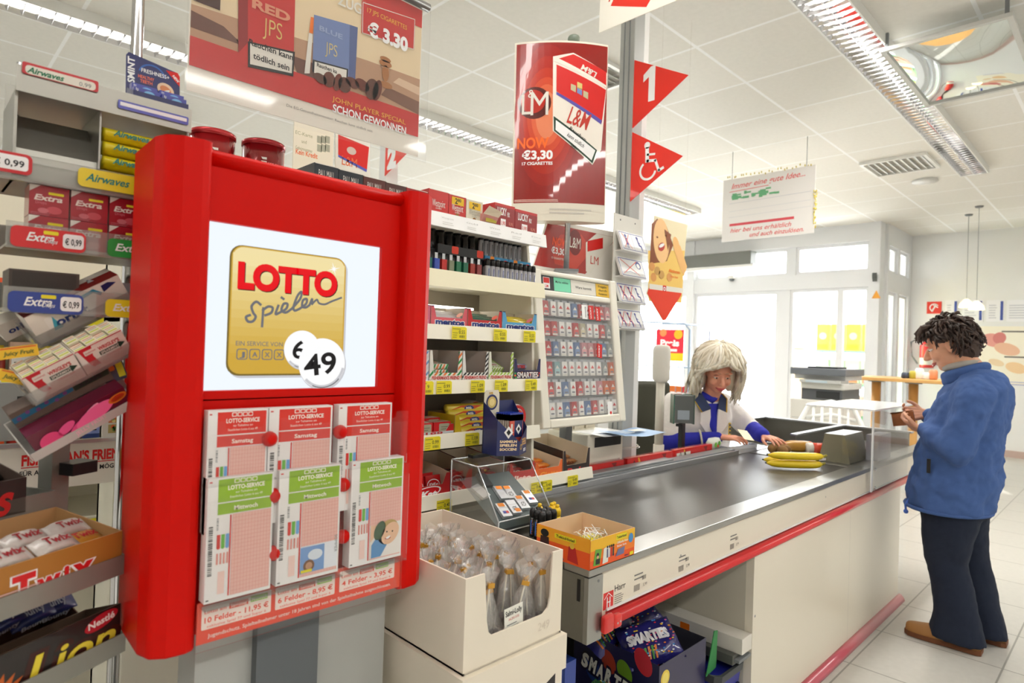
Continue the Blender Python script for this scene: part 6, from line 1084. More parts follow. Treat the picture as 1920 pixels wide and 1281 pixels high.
# body, base strip and underframe
m = wb(cd); m.box((2.28, 1.0, .0), (4.24, 1.03, .682), PNL); m.box((2.28, 1.03, 0), (2.31, 1.70, .66), mt((206, 200, 184), .5)); m.box((4.21, 1.03, 0), (4.24, 1.70, .66), PNL); m.box((1.31, 1.68, 0), (4.24, 1.71, .66), mt((70, 68, 64), .7)); m.push(fr(0, 1.0, 0)); m.rect(3.35, .04, 3.352, .68, mt((200, 196, 186), .5)); m.disc(2.298, .45, .005, GRY, 1); m.pop(); m.build('body_panel', cd)
m = wb(cd); m.loft([[(x, y, z) for y, z in ((1.0, 0), (.968, 0), (.972, .014), (.987, .032), (1.0, .036))] for x in (2.27, 4.27)], mt((206, 92, 108), .3, coat=.5)); m.build('skirting', cd)
m = wb(cd); m.box((2.20, 1.0, .335), (2.278, 1.55, .392), WP); m.box((2.17, 1.02, .30), (2.27, 1.16, .335), mt((96, 98, 92), .5)); m.box((2.18, 1.0, .31), (2.275, 1.30, .322), GRY); m.push(fr(2.20, 0, 0, '-x')); m.rrect(-1.25, .352, -1.21, .376, .003, ORANGE, 1); m.pop(); m.build('bag_holder', cd, bev=.002)
# advertising strip behind the belt
for i in range(3):
    x0 = 2.02+.42*i; m = MB(); m.box((0, 0, 0), (.40, .03, .045), PLEX); m.box((.004, .004, .002), (.396, .026, .040), mt((224, 24, 22), .3, coat=.4)); m.push(fr(0, .004, 0)); m.rect(.15, .002, .28, .016, WP, 2) if i < 2 else m.rect(.02, .004, .16, .024, WP, 2); m.poly([(.045, .005), (.06, .03), (.075, .005), (.068, .005), (.06, .02), (.052, .005)], mt((90, 20, 20), .4), 2); m.poly([(.09, .038), (.10, .038), (.12, .004), (.10, .004)], mt((250, 190, 60), .4), 2); m.poly([(.30, .035), (.33, .005), (.34, .035)], mt((140, 20, 20), .4), 2); m.pop(); m.push(fr(.01, .005, .0408, '+z')); m.rect(0, 0, .2, .02, mt((240, 120, 100), .4)); m.pop()
    tag(m.build('advertising_strip', loc=(x0, 1.683+.0, .873)), 'clear capped red advertising strip on the rail behind the belt, %s' % ['nearest the sweets shelf', 'middle one of three', 'nearest the cashier'][i], 'advertising strip', 'red advertising strips behind the belt')
# little plant bag beside strips
m = MB(); m.loft([[(x*s_, y*s_, z) for x, y in ((-.05, -.02), (.05, -.02), (.055, .02), (-.055, .02))] for z, s_ in ((0, .8), (.04, 1), (.065, .7))], mt((222, 226, 214), .4)); m.push(fr(-.05, -.022, .0)); m.disc(.03, .03, .014, mt((120, 190, 70), .5), 3); m.disc(.07, .035, .014, mt((90, 170, 60), .5), 3); m.disc(.055, .022, .009, mt((240, 110, 50), .5), 4); m.pop(); tag(m.build('herb_bag', loc=(3.32, 1.71, .8745)), 'small crumpled bag printed with green leaves at the end of the red strips', 'bag')
# --- clear lighter case
zc = thing('lighter_case', 'clear acrylic slanted case with chrome lighters on the near end of the counter', 'display case', (1.36, 1.42, .8735)); 
prof = [(1.31, .876), (1.31, .908), (1.409, 1.053), (1.532, 1.057), (1.532, .876)]
m = wb(zc); XL, XR = 1.262, 1.49
LP = Matrix(((0, 0, 1, 0), (1, 0, 0, 0), (0, 1, 0, 0), (0, 0, 0, 1)))
for x in (XL, XR): m.push(TR(x, 0, 0) @ LP); m.prism(prof, -.0015, .0015, PLEX); m.pop()
for (a, b) in zip(prof[1:], prof[2:]): m.add([(XL, a[0], a[1]), (XR, a[0], a[1]), (XR, b[0], b[1]), (XL, b[0], b[1])], [(0, 1, 2, 3)], PLEX)
m.build('acrylic_shell', zc)
m = wb(zc); EDG = mt((214, 220, 224), .1, .3, coat=1)
for x in (XL, XR):
    for a, b in zip(prof, prof[1:]+prof[:1]): m.tube([(x, a[0], a[1]), (x, b[0], b[1])], .0022, EDG, 6)
for p_ in prof: m.tube([(XL, p_[0], p_[1]), (XR, p_[0], p_[1])], .002, EDG, 6)
m.build('shell_edges', zc)
INS = mt((92, 104, 106), .45)
m = wb(zc); m.add([(XL+.006, 1.315, .886), (XR-.006, 1.315, .886), (XR-.006, 1.50, 1.0), (XL+.006, 1.50, 1.0)], [(0, 1, 2, 3)], INS); m.box((XL+.004, 1.312, .878), (XR-.004, 1.52, .884), mt((60, 66, 68), .5)); m.box((XL+.004, 1.312, .884), (XR-.004, 1.316, .904), INS); m.push(fr(0, 1.3095, 0)); m.text('ZIPPO', 1.43, .886, .018, WH, 3, .05, fit=.07, shear=.2); m.disc(1.421, .905, .003, RED, 3); m.pop(); m.build('insert', zc)
m = wb(zc); m.box((XL+.06, 1.50, 1.058), (XR-.02, 1.525, 1.068), BK); m.build('rear_clip', zc)
sl = math.atan2(.114, .185); ZM = mt((214, 216, 220), .35, .6); k = 0
for (u, v, lab) in ((.022, .115, 'dark'), (.04, .03, 'flag'), (.085, .035, 'engraved'), (.13, .045, 'swirl'), (.178, .06, 'wings'), (.085, .10, 'plain upper'), (.115, .095, 'leaf'), (.06, .165, 'grey top')):
    m = MB(); m.box((0, 0, 0), (.036, .055, .010), ZM if k != 7 else mt((130, 134, 136), .3, .8)); m.box((-.001, .035, .0002), (.037, .0355, .0104), GRY); m.push(fr(0, 0, .010, '+z'))
    if k in (1, 4): m.rect(.008, .012, .02, .022, mt((60, 70, 160), .4)); m.rect(.02, .012, .03, .022, mt((210, 60, 60), .4))
    if k in (2, 3, 6): m.ring(.018, .018, .006, .009, GRY); m.line([(.008, .01), (.026, .028)], .002, GRY)
    if k in (1, 3, 4, 5, 6): m.rrect(.006, .040, .030, .054, .003, mt((250, 150, 50), .5), 2)
    if k == 2: m.rrect(.014, .004, .034, .018, .003, mt((250, 150, 50), .5), 2)
    m.pop(); o = m.build('chrome_lighter', bev=.0015); o.matrix_basis = TR(XL+.004+u, 1.315, .888) @ RX(sl) @ TR(0, v*.98, 0) @ RZ(-.12 if k else .25)
    tag(o, 'chrome flip lighter in the clear case, ' + ['leftmost, tilted', 'front row left with a small flag', 'front row second with engraving', 'front row third with a swirl', 'front row rightmost', 'second row left with orange sticker', 'second row right with orange sticker', 'dark grey one at the top'][k], 'lighter', 'chrome lighters in the clear case'); k += 1
# --- upright lighters beside the case
lb = thing('lighter_tray', 'small clear tray holding black and yellow lighters beside the lighter case', 'tray', (1.385, 1.235, .8585)); m = MB(); m.box((-.055, -.032, 0), (.06, .035, .004), PLEX); m.box((-.055, -.032, .004), (.06, -.030, .03), PLEX); m.build('tray_body', lb)
def clip_l(body, cap, blackp):
    m = MB(); m.lathe([(.0095, 0), (.0105, .003), (.0105, .058)], body, 14); m.lathe([(.011, .058), (.0112, .074), (.008, .082)], cap, 14)
    if blackp:
        for i in range(7): m.add([(.0107*math.sin(a), -.0107*math.cos(a), z) for a, z in ((-.9, .008+.007*i), (-.2, .012+.007*i), (-.2, .015+.007*i), (-.9, .0105+.007*i))], [(0, 1, 2, 3)], mt((226, 40, 36), .4))
        m.add([(.0107*math.sin(a), -.0107*math.cos(a), z) for a, z in ((.0, .01), (.7, .012), (.6, .05), (.1, .046))], [(0, 1, 2, 3)], mt((170, 200, 40), .4)); m.add([(.0108*math.sin(a), -.0108*math.cos(a), z) for a, z in ((-1.3, .01), (-1.0, .01), (-1.0, .05), (-1.3, .05))], [(0, 1, 2, 3)], mt((50, 110, 210), .4))
    else: m.lathe([(.004, .082), (.006, .084), (.006, .09), (.002, .092)], cap, 10)
    return m.build('lighter')
p = clip_l(mt((20, 26, 20), .25, coat=.5), BK, True); k = 0
for j in range(3):
    for i in range(3): o = p if k == 0 else dup(p, (0, 0, 0)); o.location = (1.345+.0235*i+.004*j, 1.215+.022*j, .8626); o.rotation_euler = (0, 0, .3*i-.2); tag(o, 'black lighter with red and green print in the clear tray, %s row, %s' % (ORD[j], ['left', 'middle', 'right'][i]), 'lighter', 'black printed lighters'); k += 1
p = clip_l(mt((240, 200, 30), .2, coat=.6), mt((240, 200, 30), .3), False)
for i, (x, y) in enumerate(((1.418, 1.222), (1.420, 1.246), (1.385, 1.263), (1.435, 1.25))): o = p if i == 0 else dup(p, (0, 0, 0)); o.location = (x, y+.0, .8626); tag(o, 'yellow lighter in the clear tray, %s' % ['front right', 'behind the front right one', 'at the back', 'far right'][i], 'lighter', 'yellow lighters')
# --- collector album carton
def prtk(m, w, h, fh):
    m.rect(0, fh*.62, w, fh, mt((246, 190, 40), .45), 1); m.rect(0, fh*.3, w, fh*.62, mt((246, 130, 30), .45), 1)
    m.poly([(w*.06, fh*.12), (w*.2, fh*.08), (w*.24, fh*.62), (w*.1, fh*.66)], mt((110, 170, 60), .5), 3); m.poly([(w*.26, fh*.08), (w*.38, fh*.1), (w*.4, fh*.66), (w*.28, fh*.6)], mt((230, 230, 220), .5), 3); m.disc(w*.15, fh*.45, w*.03, BK, 4); m.disc(w*.15, fh*.38, w*.022, mt((230, 180, 140), .5), 5); m.rect(w*.11, fh*.14, w*.2, fh*.32, BK, 4)
    for i in range(4): m.disc(w*(.36+.045*i), fh*.62, w*.018, BK, 4); m.rect(w*(.345+.045*i), fh*.25, w*(.375+.045*i), fh*.56, mt(((80, 80, 120), (210, 210, 220), (220, 60, 50), (60, 60, 70))[i], .5), 4)
    m.rrect(w*.55, fh*.76, w*.8, fh*.94, .003, YEL, 4); m.text('TokioHotel', w*.675, fh*.8, fh*.1, BK, 5, .02, fit=w*.22); m.text('Offizielle Foto', w*.7, fh*.62, fh*.08, WH, 5, .01, fit=w*.25); m.text('Sticker Serie', w*.68, fh*.5, fh*.08, WH, 5, .01, fit=w*.22); m.disc(w*.9, fh*.68, w*.055, mt((70, 140, 200), .5), 4, fh*.17); m.poly([(w*.55, fh*.18), (w*.74, fh*.2), (w*.76, fh*.46), (w*.6, fh*.42)], mt((120, 120, 160), .5), 4); m.text('bravo', w*.8, fh*.08, fh*.08, NAVY, 5, .03, fit=w*.08); m.rect(w*.88, fh*.06, w*.97, fh*.18, YEL, 4)
def sdtk(m, d, h):
    m.rect(0, 0, d, h, mt((240, 90, 26), .45), 1); m.rect(0, h*.55, d, h, mt((246, 170, 36), .45), 2); m.rrect(d*.35, h*.72, d*.75, h*.88, .003, YEL, 3); m.text('TokioHotel', d*.55, h*.75, h*.1, BK, 4, .02, fit=d*.34); m.disc(d*.16, h*.78, d*.08, BK, 4, h*.13); m.poly([(d*.06, h*.1), (d*.26, h*.1), (d*.24, h*.66), (d*.08, h*.66)], mt((60, 30, 30), .5), 3); m.disc(d*.68, h*.62, d*.045, mt((226, 190, 60), .5), 4); m.poly([(d*.6, h*.1), (d*.8, h*.06), (d*.74, h*.58), (d*.62, h*.58)], mt((190, 30, 30), .5), 3); m.text('bravo', d*.45, h*.06, h*.08, NAVY, 5, .03, fit=d*.18)
Mk = TR(1.268, .978, .8585); carton('sticker_carton', 'open orange and yellow sticker carton with band photos on the counter corner', Mk, .195, .185, .078, .075, mt((240, 90, 26), .45), prtk, mt((226, 196, 160), .75), notch=False, pside=sdtk, backh=.078)
m = MB(); m.box((0, 0, 0), (.09, .08, .03), YEL); rr = random.Random(8)
for i in range(26): x, y = .05+rr.uniform(-.03, .04), .04+rr.uniform(-.02, .03); m.tube([(x, y, .03), (x+rr.uniform(-.02, .02), y+rr.uniform(-.02, .02), .045), (x+rr.uniform(-.035, .035), y+rr.uniform(-.03, .03), .04+rr.uniform(0, .02))], .0012, WH, 5)
tag(m.build('sticker_packets', loc=(1.35, 1.03, .861)), 'yellow packet bundle with white paper shreds inside the sticker carton', 'packets')
# --- lolly boxes
BXW = mt((240, 230, 212), .75, noise=.05, scale=4)
lx0, lx1, ly0, ly1 = .762, 1.036, .873, 1.288
bx = thing('lolly_box', 'open white cardboard box with cutout front full of wrapped lollipops', 'box', (.90, 1.08, .809)); T_ = .004; z0, z1 = .809, .987
m = wb(bx); m.box((lx0, ly0, z0), (lx1, ly1, z0+T_), BXW); m.box((lx0, ly0, z0), (lx0+T_, ly1, z1), BXW); m.box((lx1-T_, ly0, z0), (lx1, ly1, z1), BXW); m.box((lx0, ly1-T_, z0), (lx1, ly1, z1), BXW)
m.push(fr(0, ly0+T_, 0)); a, b = lx0+T_, lx1-T_
cut = [(lx0+.048, z1), (lx0+.057, .893), (lx0+.062, .872), (lx0+.072, .863), (lx1-.058, .863), (lx1-.043, .872), (lx1-.036, .893), (lx1-.032, z1)]
m.prism([(a, z0), (b, z0), (b, z1)]+cut[::-1]+[(a, z1)], 0, T_, BXW); m.text('249', lx1-.055, .832, .018, mt((226, 214, 196), .8), 14); m.rect(lx0+.1, z0+.002, lx0+.15, .89, mt((236, 224, 198), .5), 13) if 0 else None; m.pop(); m.build('box_body', bx)
b2 = thing('cardboard_box', 'closed white cardboard box with lid under the lollipop box, at the lower picture edge', 'box', (.90, 1.08, .38), group='white cardboard boxes under the lollipops'); m = wb(b2); m.box((lx0-.004, ly0-.006, .38), (lx1+.002, ly1, .798), BXW); m.box((lx0-.010, ly0-.012, .735), (lx1+.008, ly1+.006, .8085), BXW); m.build('box_body', b2); m = wb(b2); m.push(fr(0, ly0-.006, 0)); m.prism([(lx0+.17, .60), (lx1-.02, .62), (lx1-.02, .73), (lx0+.18, .70)], 0, .0008, mt((40, 36, 40), .5)); m.pop(); m.build('cutout_window', b2)
b3 = thing('cardboard_box', 'lowest white cardboard box of the stack beside the red display', 'box', (.90, 1.08, 0), group='white cardboard boxes under the lollipops'); m = wb(b3); m.box((lx0-.004, ly0-.006, 0), (lx1+.002, ly1, .3795), BXW); m.box((lx0-.008, ly0-.010, .33), (lx1+.006, ly1+.004, .3798), BXW); m.build('box_body', b3)
# lollies in film bags
STK = mt((244, 236, 214), .6); LOL = mt((58, 36, 44), .3, coat=.5); TIE = mt((214, 160, 60), .35, .3); FILM2 = clear('lolly_film', gloss=.3, haze=.13, bump=.4, rough=.15, hcol=(255, 252, 248), k=.5)
def lolly(seed):
    rr = random.Random(seed); r = thing('lollipop', 'x', 'lollipop'); H = .122
    m = MB(); m.tube([(0, 0, .02), (0, 0, H*.92)], .0019, STK, 6); m.build('stick', r); m = MB(); m.lathe([(.0, -.003), (.011, 0), (.012, .012), (.009, .022), (.0, .026)], LOL, 12); m.build('candy', r)
    m = MB(); rings = []
    for z, q in ((-.008, .006), (.0, .017), (.02, .0175), (.05, .015), (.08, .013), (.1, .008), (.108, .004), (.113, .009), (.125, .016), (.14, .021)):
        rings.append([((q+rr.uniform(-.3, .3)*q)*math.cos(2*PI*j/9), (q*.8+rr.uniform(-.3, .3)*q)*math.sin(2*PI*j/9), z+(rr.uniform(-.006, .006) if z > .11 else 0)) for j in range(9)])
    m.loft(rings, FILM2, caps=False); m.build('film_wrap', r); m = MB(); m.lathe([(.0055, .104), (.006, .106), (.006, .111), (.0055, .113)], TIE, 10, False); m.box((-.008, -.0065, .103), (.008, -.004, .112), TIE); m.build('tie', r); return r
protos = [lolly(s) for s in (1, 2, 3)]; rr = random.Random(12); n = 0
for j in range(9):
    for i in range(6):
        x = lx0+.030+.043*i+rr.uniform(-.006, .006); y = ly0+.028+.043*j+rr.uniform(-.006, .006); z = .828+rr.uniform(.0, .02)
        tx, ty = rr.uniform(-.3, .3), rr.uniform(-.3, .35)
        if j > 4: z -= .012
        if x < lx0+.05: ty = abs(ty)
        o = protos[n] if n < 3 else dup(protos[n % 3], (0, 0, 0)); o.location = (x, y, z); o.rotation_euler = (tx*(.6 if j > 1 else .15)*(-1 if j > 7 else 1), ty*.8*(1 if 0 < i < 5 else .1), rr.uniform(0, 6)*0+rr.uniform(-.8, .8))
        o['label'] = 'film wrapped lollipop in the white box, %s row from the front, %s from left' % (ORD[j], ORD[i]); o['category'] = 'lollipop'; o['group'] = 'film wrapped lollipops'; n += 1
m = MB(); m.box((-.026, 0, 0), (.026, .0008, .062), mt((240, 238, 228), .6)); m.push(fr(-.026, 0, 0)); m.text('Salmi-Lolly', .026, .046, .011, TXT, 1, .02, fit=.046, rot=.0); m.text('SALZIG-SÜSS', .026, .036, .005, mt((214, 90, 80), .5), 1, 0, fit=.03); m.lines(.006, .006, .046, .032, 5, GRY, 1); m.pop(); tag(m.build('product_card', loc=(lx0+.14, ly0+.008, .838), rot=(0, -.06, 0)), 'small white printed card standing in the cutout of the lollipop box', 'card')
# --- under the counter: sweets carton, bags, basket, boxes
NV = mt((30, 26, 72), .4, coat=.3)
def sdsm(m, d, h):
    rr = random.Random(2)
    for (u, v, r_, c) in ((.08, .20, .045, (30, 60, 130)), (.14, .25, .04, (170, 60, 40)), (.20, .24, .04, (110, 150, 40)), (.265, .30, .045, (196, 40, 60)), (.30, .19, .035, (110, 150, 40))): m.disc(d*u/.32, h-.31+v, r_*.7, mt(c, .35, coat=.5), 1, r_, rot=.5)
    for k, chh in enumerate('SMARTIES'): m.text(chh, .05+.034*k, h-.115-.006*k, .05, mt((30, 20, 50), .4), 2, .16, fit=.036, rot=-.2); m.text(chh, .05+.034*k, h-.113-.006*k, .046, mt((240, 236, 226), .4), 4, .06, fit=.028, rot=-.2)
def prsb(m, w, h, fh): m.disc(w*.12, h*.88, .026, mt((240, 210, 60), .35, coat=.5), 1); m.disc(w*.12, h*.88, .018, mt((246, 226, 110), .35), 2)
Ms = TR(1.757, 1.066, .005); r = carton('sweets_carton', 'big dark blue open carton with lettered lentils under the counter', Ms, .30, .35, .415, .415, NV, prsb, mt((60, 60, 70), .6), notch=False, pside=sdsm, backh=.42)
m = MB(); m.prism([(0, 0), (.07, .01), (.075, .14), (.05, .145), (.02, .05)], 0, .003, mt((60, 140, 80), .5)); m.build('side_flap', r, loc=(.30, -.002, .28), rot=(PI/2, 0, 0))
rr = random.Random(21)
def sweets_bag(c1, labs, k):
    m = MB(); A = mt(c1, .22, coat=.7, bump=.5, bscale=35); n = 12; vsx = []; L, W_ = .2, .15
    for s_ in (1, -1):
        for i in range(n+1):
            for j in range(n+1):
                u, v = 2*i/n-1, 2*j/n-1; h = .035*max(0, (1-u**4)*(1-v**4))**.6*s_; h += .004*math.sin(9*u+k)*math.cos(8*v); vsx.append((u*L/2, v*W_/2, h))
    q_ = (n+1)**2; m.add(vsx, [(i*(n+1)+j, (i+1)*(n+1)+j, (i+1)*(n+1)+j+1, i*(n+1)+j+1) for i in range(n) for j in range(n)]+[(q_+i*(n+1)+j, q_+i*(n+1)+j+1, q_+(i+1)*(n+1)+j+1, q_+(i+1)*(n+1)+j) for i in range(n) for j in range(n)], A, True)
    hz = lambda u, v: .035*max(0, (1-(2*u/L)**4)*(1-(2*v/W_)**4))**.6+.005+.004*math.sin(18*u/L+k)*math.cos(16*v/W_)
    cl = ((230, 50, 60), (240, 200, 50), (70, 150, 220), (240, 130, 50), (230, 230, 230), (230, 90, 150))
    for i in range(70):
        u, v = rr.uniform(-.085, .085), rr.uniform(-.06, .06); a = rr.uniform(0, 3); m.add([(u+.004*math.cos(a+t)*1.1, v+.0025*math.sin(a+t), hz(u, v)) for t in [2*PI*q/7 for q in range(7)]], [tuple(range(7))], mt(cl[i % 6], .3, coat=.6))
    m.push(TR(-.01, 0, .0)); v_, f_, x0, x1 = glyphs('SMARTIES', .07); kk = .032/.73; sx_ = .15/((x1-x0)*kk); m.add([((a-x0)*kk*sx_-.075, b*kk-.012, hz((a-x0)*kk*sx_-.075, b*kk-.012)+.003) for a, b in v_], f_, mt((236, 234, 240), .3)); m.pop()
    if k % 2 == 0:
        for i in range(7): u = -.08+.012*i; m.add([(u, -.065, hz(u, -.065)+.001), (u+.006, -.065, hz(u, -.065)+.001), (u+.012, -.03, hz(u, -.03)+.002), (u+.004, -.03, hz(u, -.03)+.002)], [(0, 1, 2, 3)], mt(((226, 120, 40), (60, 140, 50))[i % 2], .4))
    return m.build('sweets_bag')
bl_ = [((1.86, 1.17, .405), (.25, .1, 2.0), 'shiny dark blue sweets bag lying on top in the big carton, nearest the drawer'), ((1.95, 1.30, .43), (.1, -.2, 2.2), 'shiny dark blue sweets bag behind the top one in the big carton'), ((1.82, 1.34, .42), (-.1, .25, 2.0), 'shiny dark blue sweets bag at the left rear of the big carton'), ((1.92, 1.14, .33), (.3, 0, 2.3), 'lower front sweets bag bulging out of the big carton'), ((1.87, 1.29, .33), (0, .1, 2.4), 'lower rear sweets bag in the big carton')]
for k, (l, r_, lab) in enumerate(bl_): o = sweets_bag((44, 42, 120), lab, k); o.matrix_basis = TR(l[0], l[1], l[2]+(.02 if k < 3 else -.02)) @ Vector((0, 0, 1)).rotation_difference(Vector((-.42+.1*(k % 2), -.40, .80))).to_matrix().to_4x4() @ RZ(-.5+.25*k); tag(o, lab, 'sweets bag', 'dark blue sweets bags')
gb = sweets_bag((40, 140, 50), '', 2); gb.location = (1.62, 1.14, .30); gb.rotation_euler = (.3, -.6, 1.8); tag(gb, 'green sweets bag leaning left of the big dark blue carton', 'sweets bag')
for (x, y, z, w, d, h, c, t, tc, lab, rz) in ((1.44, 1.17, .2, .05, .12, .30, (40, 70, 160), 'SOUR', (240, 220, 50), 'narrow blue sweets box with yellow upright lettering by the cardboard box', .0), (1.47, 1.31, .25, .05, .10, .37, (40, 120, 60), 'FRUIT', (230, 230, 80), 'narrow green sweets box behind the blue one by the cardboard box', .0)):
    m = MB(); m.box((-w/2, 0, 0), (w/2, d, h), mt(c, .4, coat=.3)); m.push(fr(-w/2, 0, 0)); m.text(t, w*.62, h*.4, w*.5, mt(tc, .4), 2, .05, 'l', rot=PI/2); m.rect(0, h*.05, w, h*.3, mt((240, 120, 40), .5), 1); m.pop(); m.push(fr(-w/2, 0, 0, '-x') @ TR(-d, 0, 0)); m.text(t, d*.6, h*.35, d*.3, mt(tc, .4), 2, .05, 'l', rot=PI/2); m.rect(d*.1, h*.1, d*.4, h*.9, mt((240, 120, 40), .5), 1); m.pop(); o = m.build('sweets_box', loc=(x, y, z)); tag(o, lab, 'sweets box')
m = MB(); m.box((1.36, 1.12, 0), (1.60, 1.5, .2), mt((90, 88, 84), .6)); m.box((1.42, 1.28, .2), (1.56, 1.45, .2499), mt((110, 106, 96), .6)); tag(m.build('storage_crate'), 'grey low crate on the floor under the near counter end', 'crate')
m = MB(); m.box((-.14, -.1, 0), (.14, .1, .02), BK) if 0 else m.box((1.60, 1.09, 0), (1.72, 1.3, .26), mt((70, 90, 60), .6)); tag(m.build('storage_crate'), 'small olive crate on the floor beside the big sweets carton', 'crate')
bk = thing('shopping_basket', 'dark blue plastic basket with a grey rim under the bag holder', 'basket', (2.17, 1.19, 0)); BB = mt((36, 44, 150), .4)
m = MB(); sec = lambda s_, z: [(x*s_, y*s_, z) for x, y in ((-.10, -.15), (-.08, -.17), (.08, -.17), (.10, -.15), (.10, .15), (.08, .17), (-.08, .17), (-.10, .15))]
m.loft([sec(.8, 0), sec(.97, .27)], BB, smooth=False); m.loft([sec(.93, .26), sec(1.0, .262), sec(1.02, .29), sec(.95, .29)], mt((70, 74, 76), .5), smooth=False, caps=False)
for i in range(6): m.push(TR(-.095+.0, 0, 0)); m.box((-.012+.0, -.13+.046*i, .06), (.004, -.115+.046*i, .22), mt((14, 18, 60), .6)); m.pop()
for i in range(4): m.box((-.07+.04*i, -.168, .06), (-.055+.04*i, -.15, .22), mt((14, 18, 60), .6))
m.build('basket_body', bk)
# --- white printer unit, papers and flat packs right of the sweets shelf
pu = thing('ticket_printer', 'cream box shaped unit with a black slot right of the sweets shelf', 'machine', (2.40, 1.86, 0)); m = wb(pu); m.box((2.21, 1.74, .82), (2.48, 1.98, 1.035), CRM); m.build('housing', pu, bev=.006)
m = wb(pu); m.push(fr(0, 1.739, 0)); m.prism([(2.26, .975), (2.46, .975), (2.46, 1.02), (2.26, 1.02)], 0, .001, BK); m.rect(2.25, .84, 2.46, .842, GRY); m.disc(2.23, .88, .004, GRY); m.disc(2.47, .9, .004, GRY); m.pop(); m.build('slot', pu); m = wb(pu); m.box((2.18, 1.735, 0), (2.48, 2.0, .82), mt((226, 220, 204), .5)); m.build('cabinet', pu)
m = MB(); n = 8; m.add([(x, y+.0, .0004+(.012*math.sin(PI*i/n) if 0 else .01*(1-math.cos(2*PI*i/n))*(-.5)+.01)) for i in range(n+1) for x, y in ((-.14+.28*i/n, -.09), (-.13+.28*i/n, .10))], [(2*i, 2*i+2, 2*i+3, 2*i+1) for i in range(n)], mt((160, 190, 226), .5), True); m.push(TR(0, 0, .014)); m.rect(.0, -.02, .09, .03, WP, 1); m.lines(-.1, -.05, -.02, .04, 4, WH, 1); m.pop(); tag(m.build('brochure', loc=(2.42, 1.655, 1.036), rz=-.1), 'light blue brochure lying on the cream unit', 'brochure')
m = MB(); m.box((-.12, -.1, 0), (.12, .1, .0008), WH); tag(m.build('paper_sheet', loc=(2.36, 1.75, 1.0352), rz=-.1), 'white paper sheet under the light blue brochure', 'paper')
for i, (x, z, c) in enumerate(((2.26, 0, (110, 108, 96)), (2.345, 0, (130, 120, 100)), (2.43, 0, (226, 220, 206)), (2.42, .0245, (60, 60, 80)))): m = MB(); m.box((-.04, -.03, 0), (.04, .03, .024), mt((232, 224, 206), .5)); m.box((-.0395, -.0295, .0241), (.0395, .0295, .0243), mt(c, .4)); tag(m.build('flat_pack', loc=(x, 1.93, 1.0352+z+.0), rz=.05*i), 'flat little pack on the rear of the cream unit, %s' % ['leftmost', 'middle', 'right, lower of two', 'right, upper of two'][i], 'pack', 'flat packs on the cream unit')
# --- cashier side devices
dv = thing('customer_display', 'white rounded display head on a pole between post and cashier', 'display', (3.05, 1.90, 0))
m = MB(); m.push(TR(0, 0, 1.24) @ Matrix.Scale(1.25, 4)); m.lathe([(.02, -.0), (.022, .01)], WP); m.loft([[(x*s_, -.03+y, z) for x, y in ((-.03, 0), (0, -.015), (.03, 0), (.04, .05), (0, .075), (-.04, .05))] for z, s_ in ((0, .9), (.03, 1.15), (.12, 1.25), (.16, 1.0), (.175, .5))], WP); m.pop(); m.build('display_head', dv, sub=1); m = MB(); m.tube([(0, 0, 0), (0, 0, .9)], .03, mt((226, 220, 206), .4), 12); m.tube([(0, 0, .9), (0, 0, 1.26)], .024, mt((226, 220, 206), .4), 12); m.build('pole', dv)
tm = thing('green_display', 'small dark display with a green glass edge on a black stem before the cashier', 'display', (3.06, 1.76, .86)); GG = mt((10, 90, 70), .1, .0, coat=1)
m = MB(); m.M = TR(0, 0, .045) @ RZ(-.75); m.box((-.055, -.03, .19), (.055, .03, .34), mt((90, 94, 92), .35)); m.box((-.058, .012, .186), (.058, .032, .344), GG); m.box((-.058, -.032, .186), (-.052, .03, .344), GG); m.box((.052, -.032, .186), (.058, .03, .344), mt((8, 60, 44), .2, coat=1)); m.push(fr(0, -.03, 0)); m.rect(-.035, .21, .03, .26, mt((150, 160, 170), .3), 2); m.pop(); m.build('display_head', tm); m = MB(); m.box((-.016, -.012, 0), (.016, .012, .24), BK); m.box((-.03, -.02, .215), (-.0165, .02, .23), BK); m.build('stem', tm); m = MB(); m.box((-.04, -.03, 0), (.04, .03, .014), BK); m.build('foot', tm)
tm.location = (3.06, 1.765, .8005)
tk = thing('desk_side_table', 'low grey work shelf on the cashier side of the counter', 'desk', (3.2, 1.9, 0)); m = wb(tk); m.box((2.85, 1.735, .77), (3.39, 1.87, .80), GRY); m.box((2.95, 1.735, 0), (3.3, 1.765, .77), GRY); m.build('shelf_top', tk)
# seat
sc_ = thing('cashier_chair', 'dark olive padded office chair behind the cashier', 'chair', (3.44, 2.12, 0), rz=-2.0)
m = MB(); DG = mt((62, 62, 48), .7); m.box((-.30, -.22, .68), (-.23, .22, 1.22), DG); m.build('backrest', sc_, bev=.04, bseg=4); m = MB(); m.box((-.25, -.22, .56), (.22, .22, .64), DG); m.build('seat', sc_, bev=.03, bseg=3); m = MB(); m.tube([(0, 0, .05), (0, 0, .57)], .03, GRY, 10); m.build('column', sc_)
for i in range(5): m = MB(); a = 2*PI*i/5; m.tube([(0, 0, .07), (.28*math.cos(a), .28*math.sin(a), .04)], .018, BK, 8); m.ball((.28*math.cos(a), .28*math.sin(a), .025), .025, BK, 10, 6); m.build('leg', sc_)
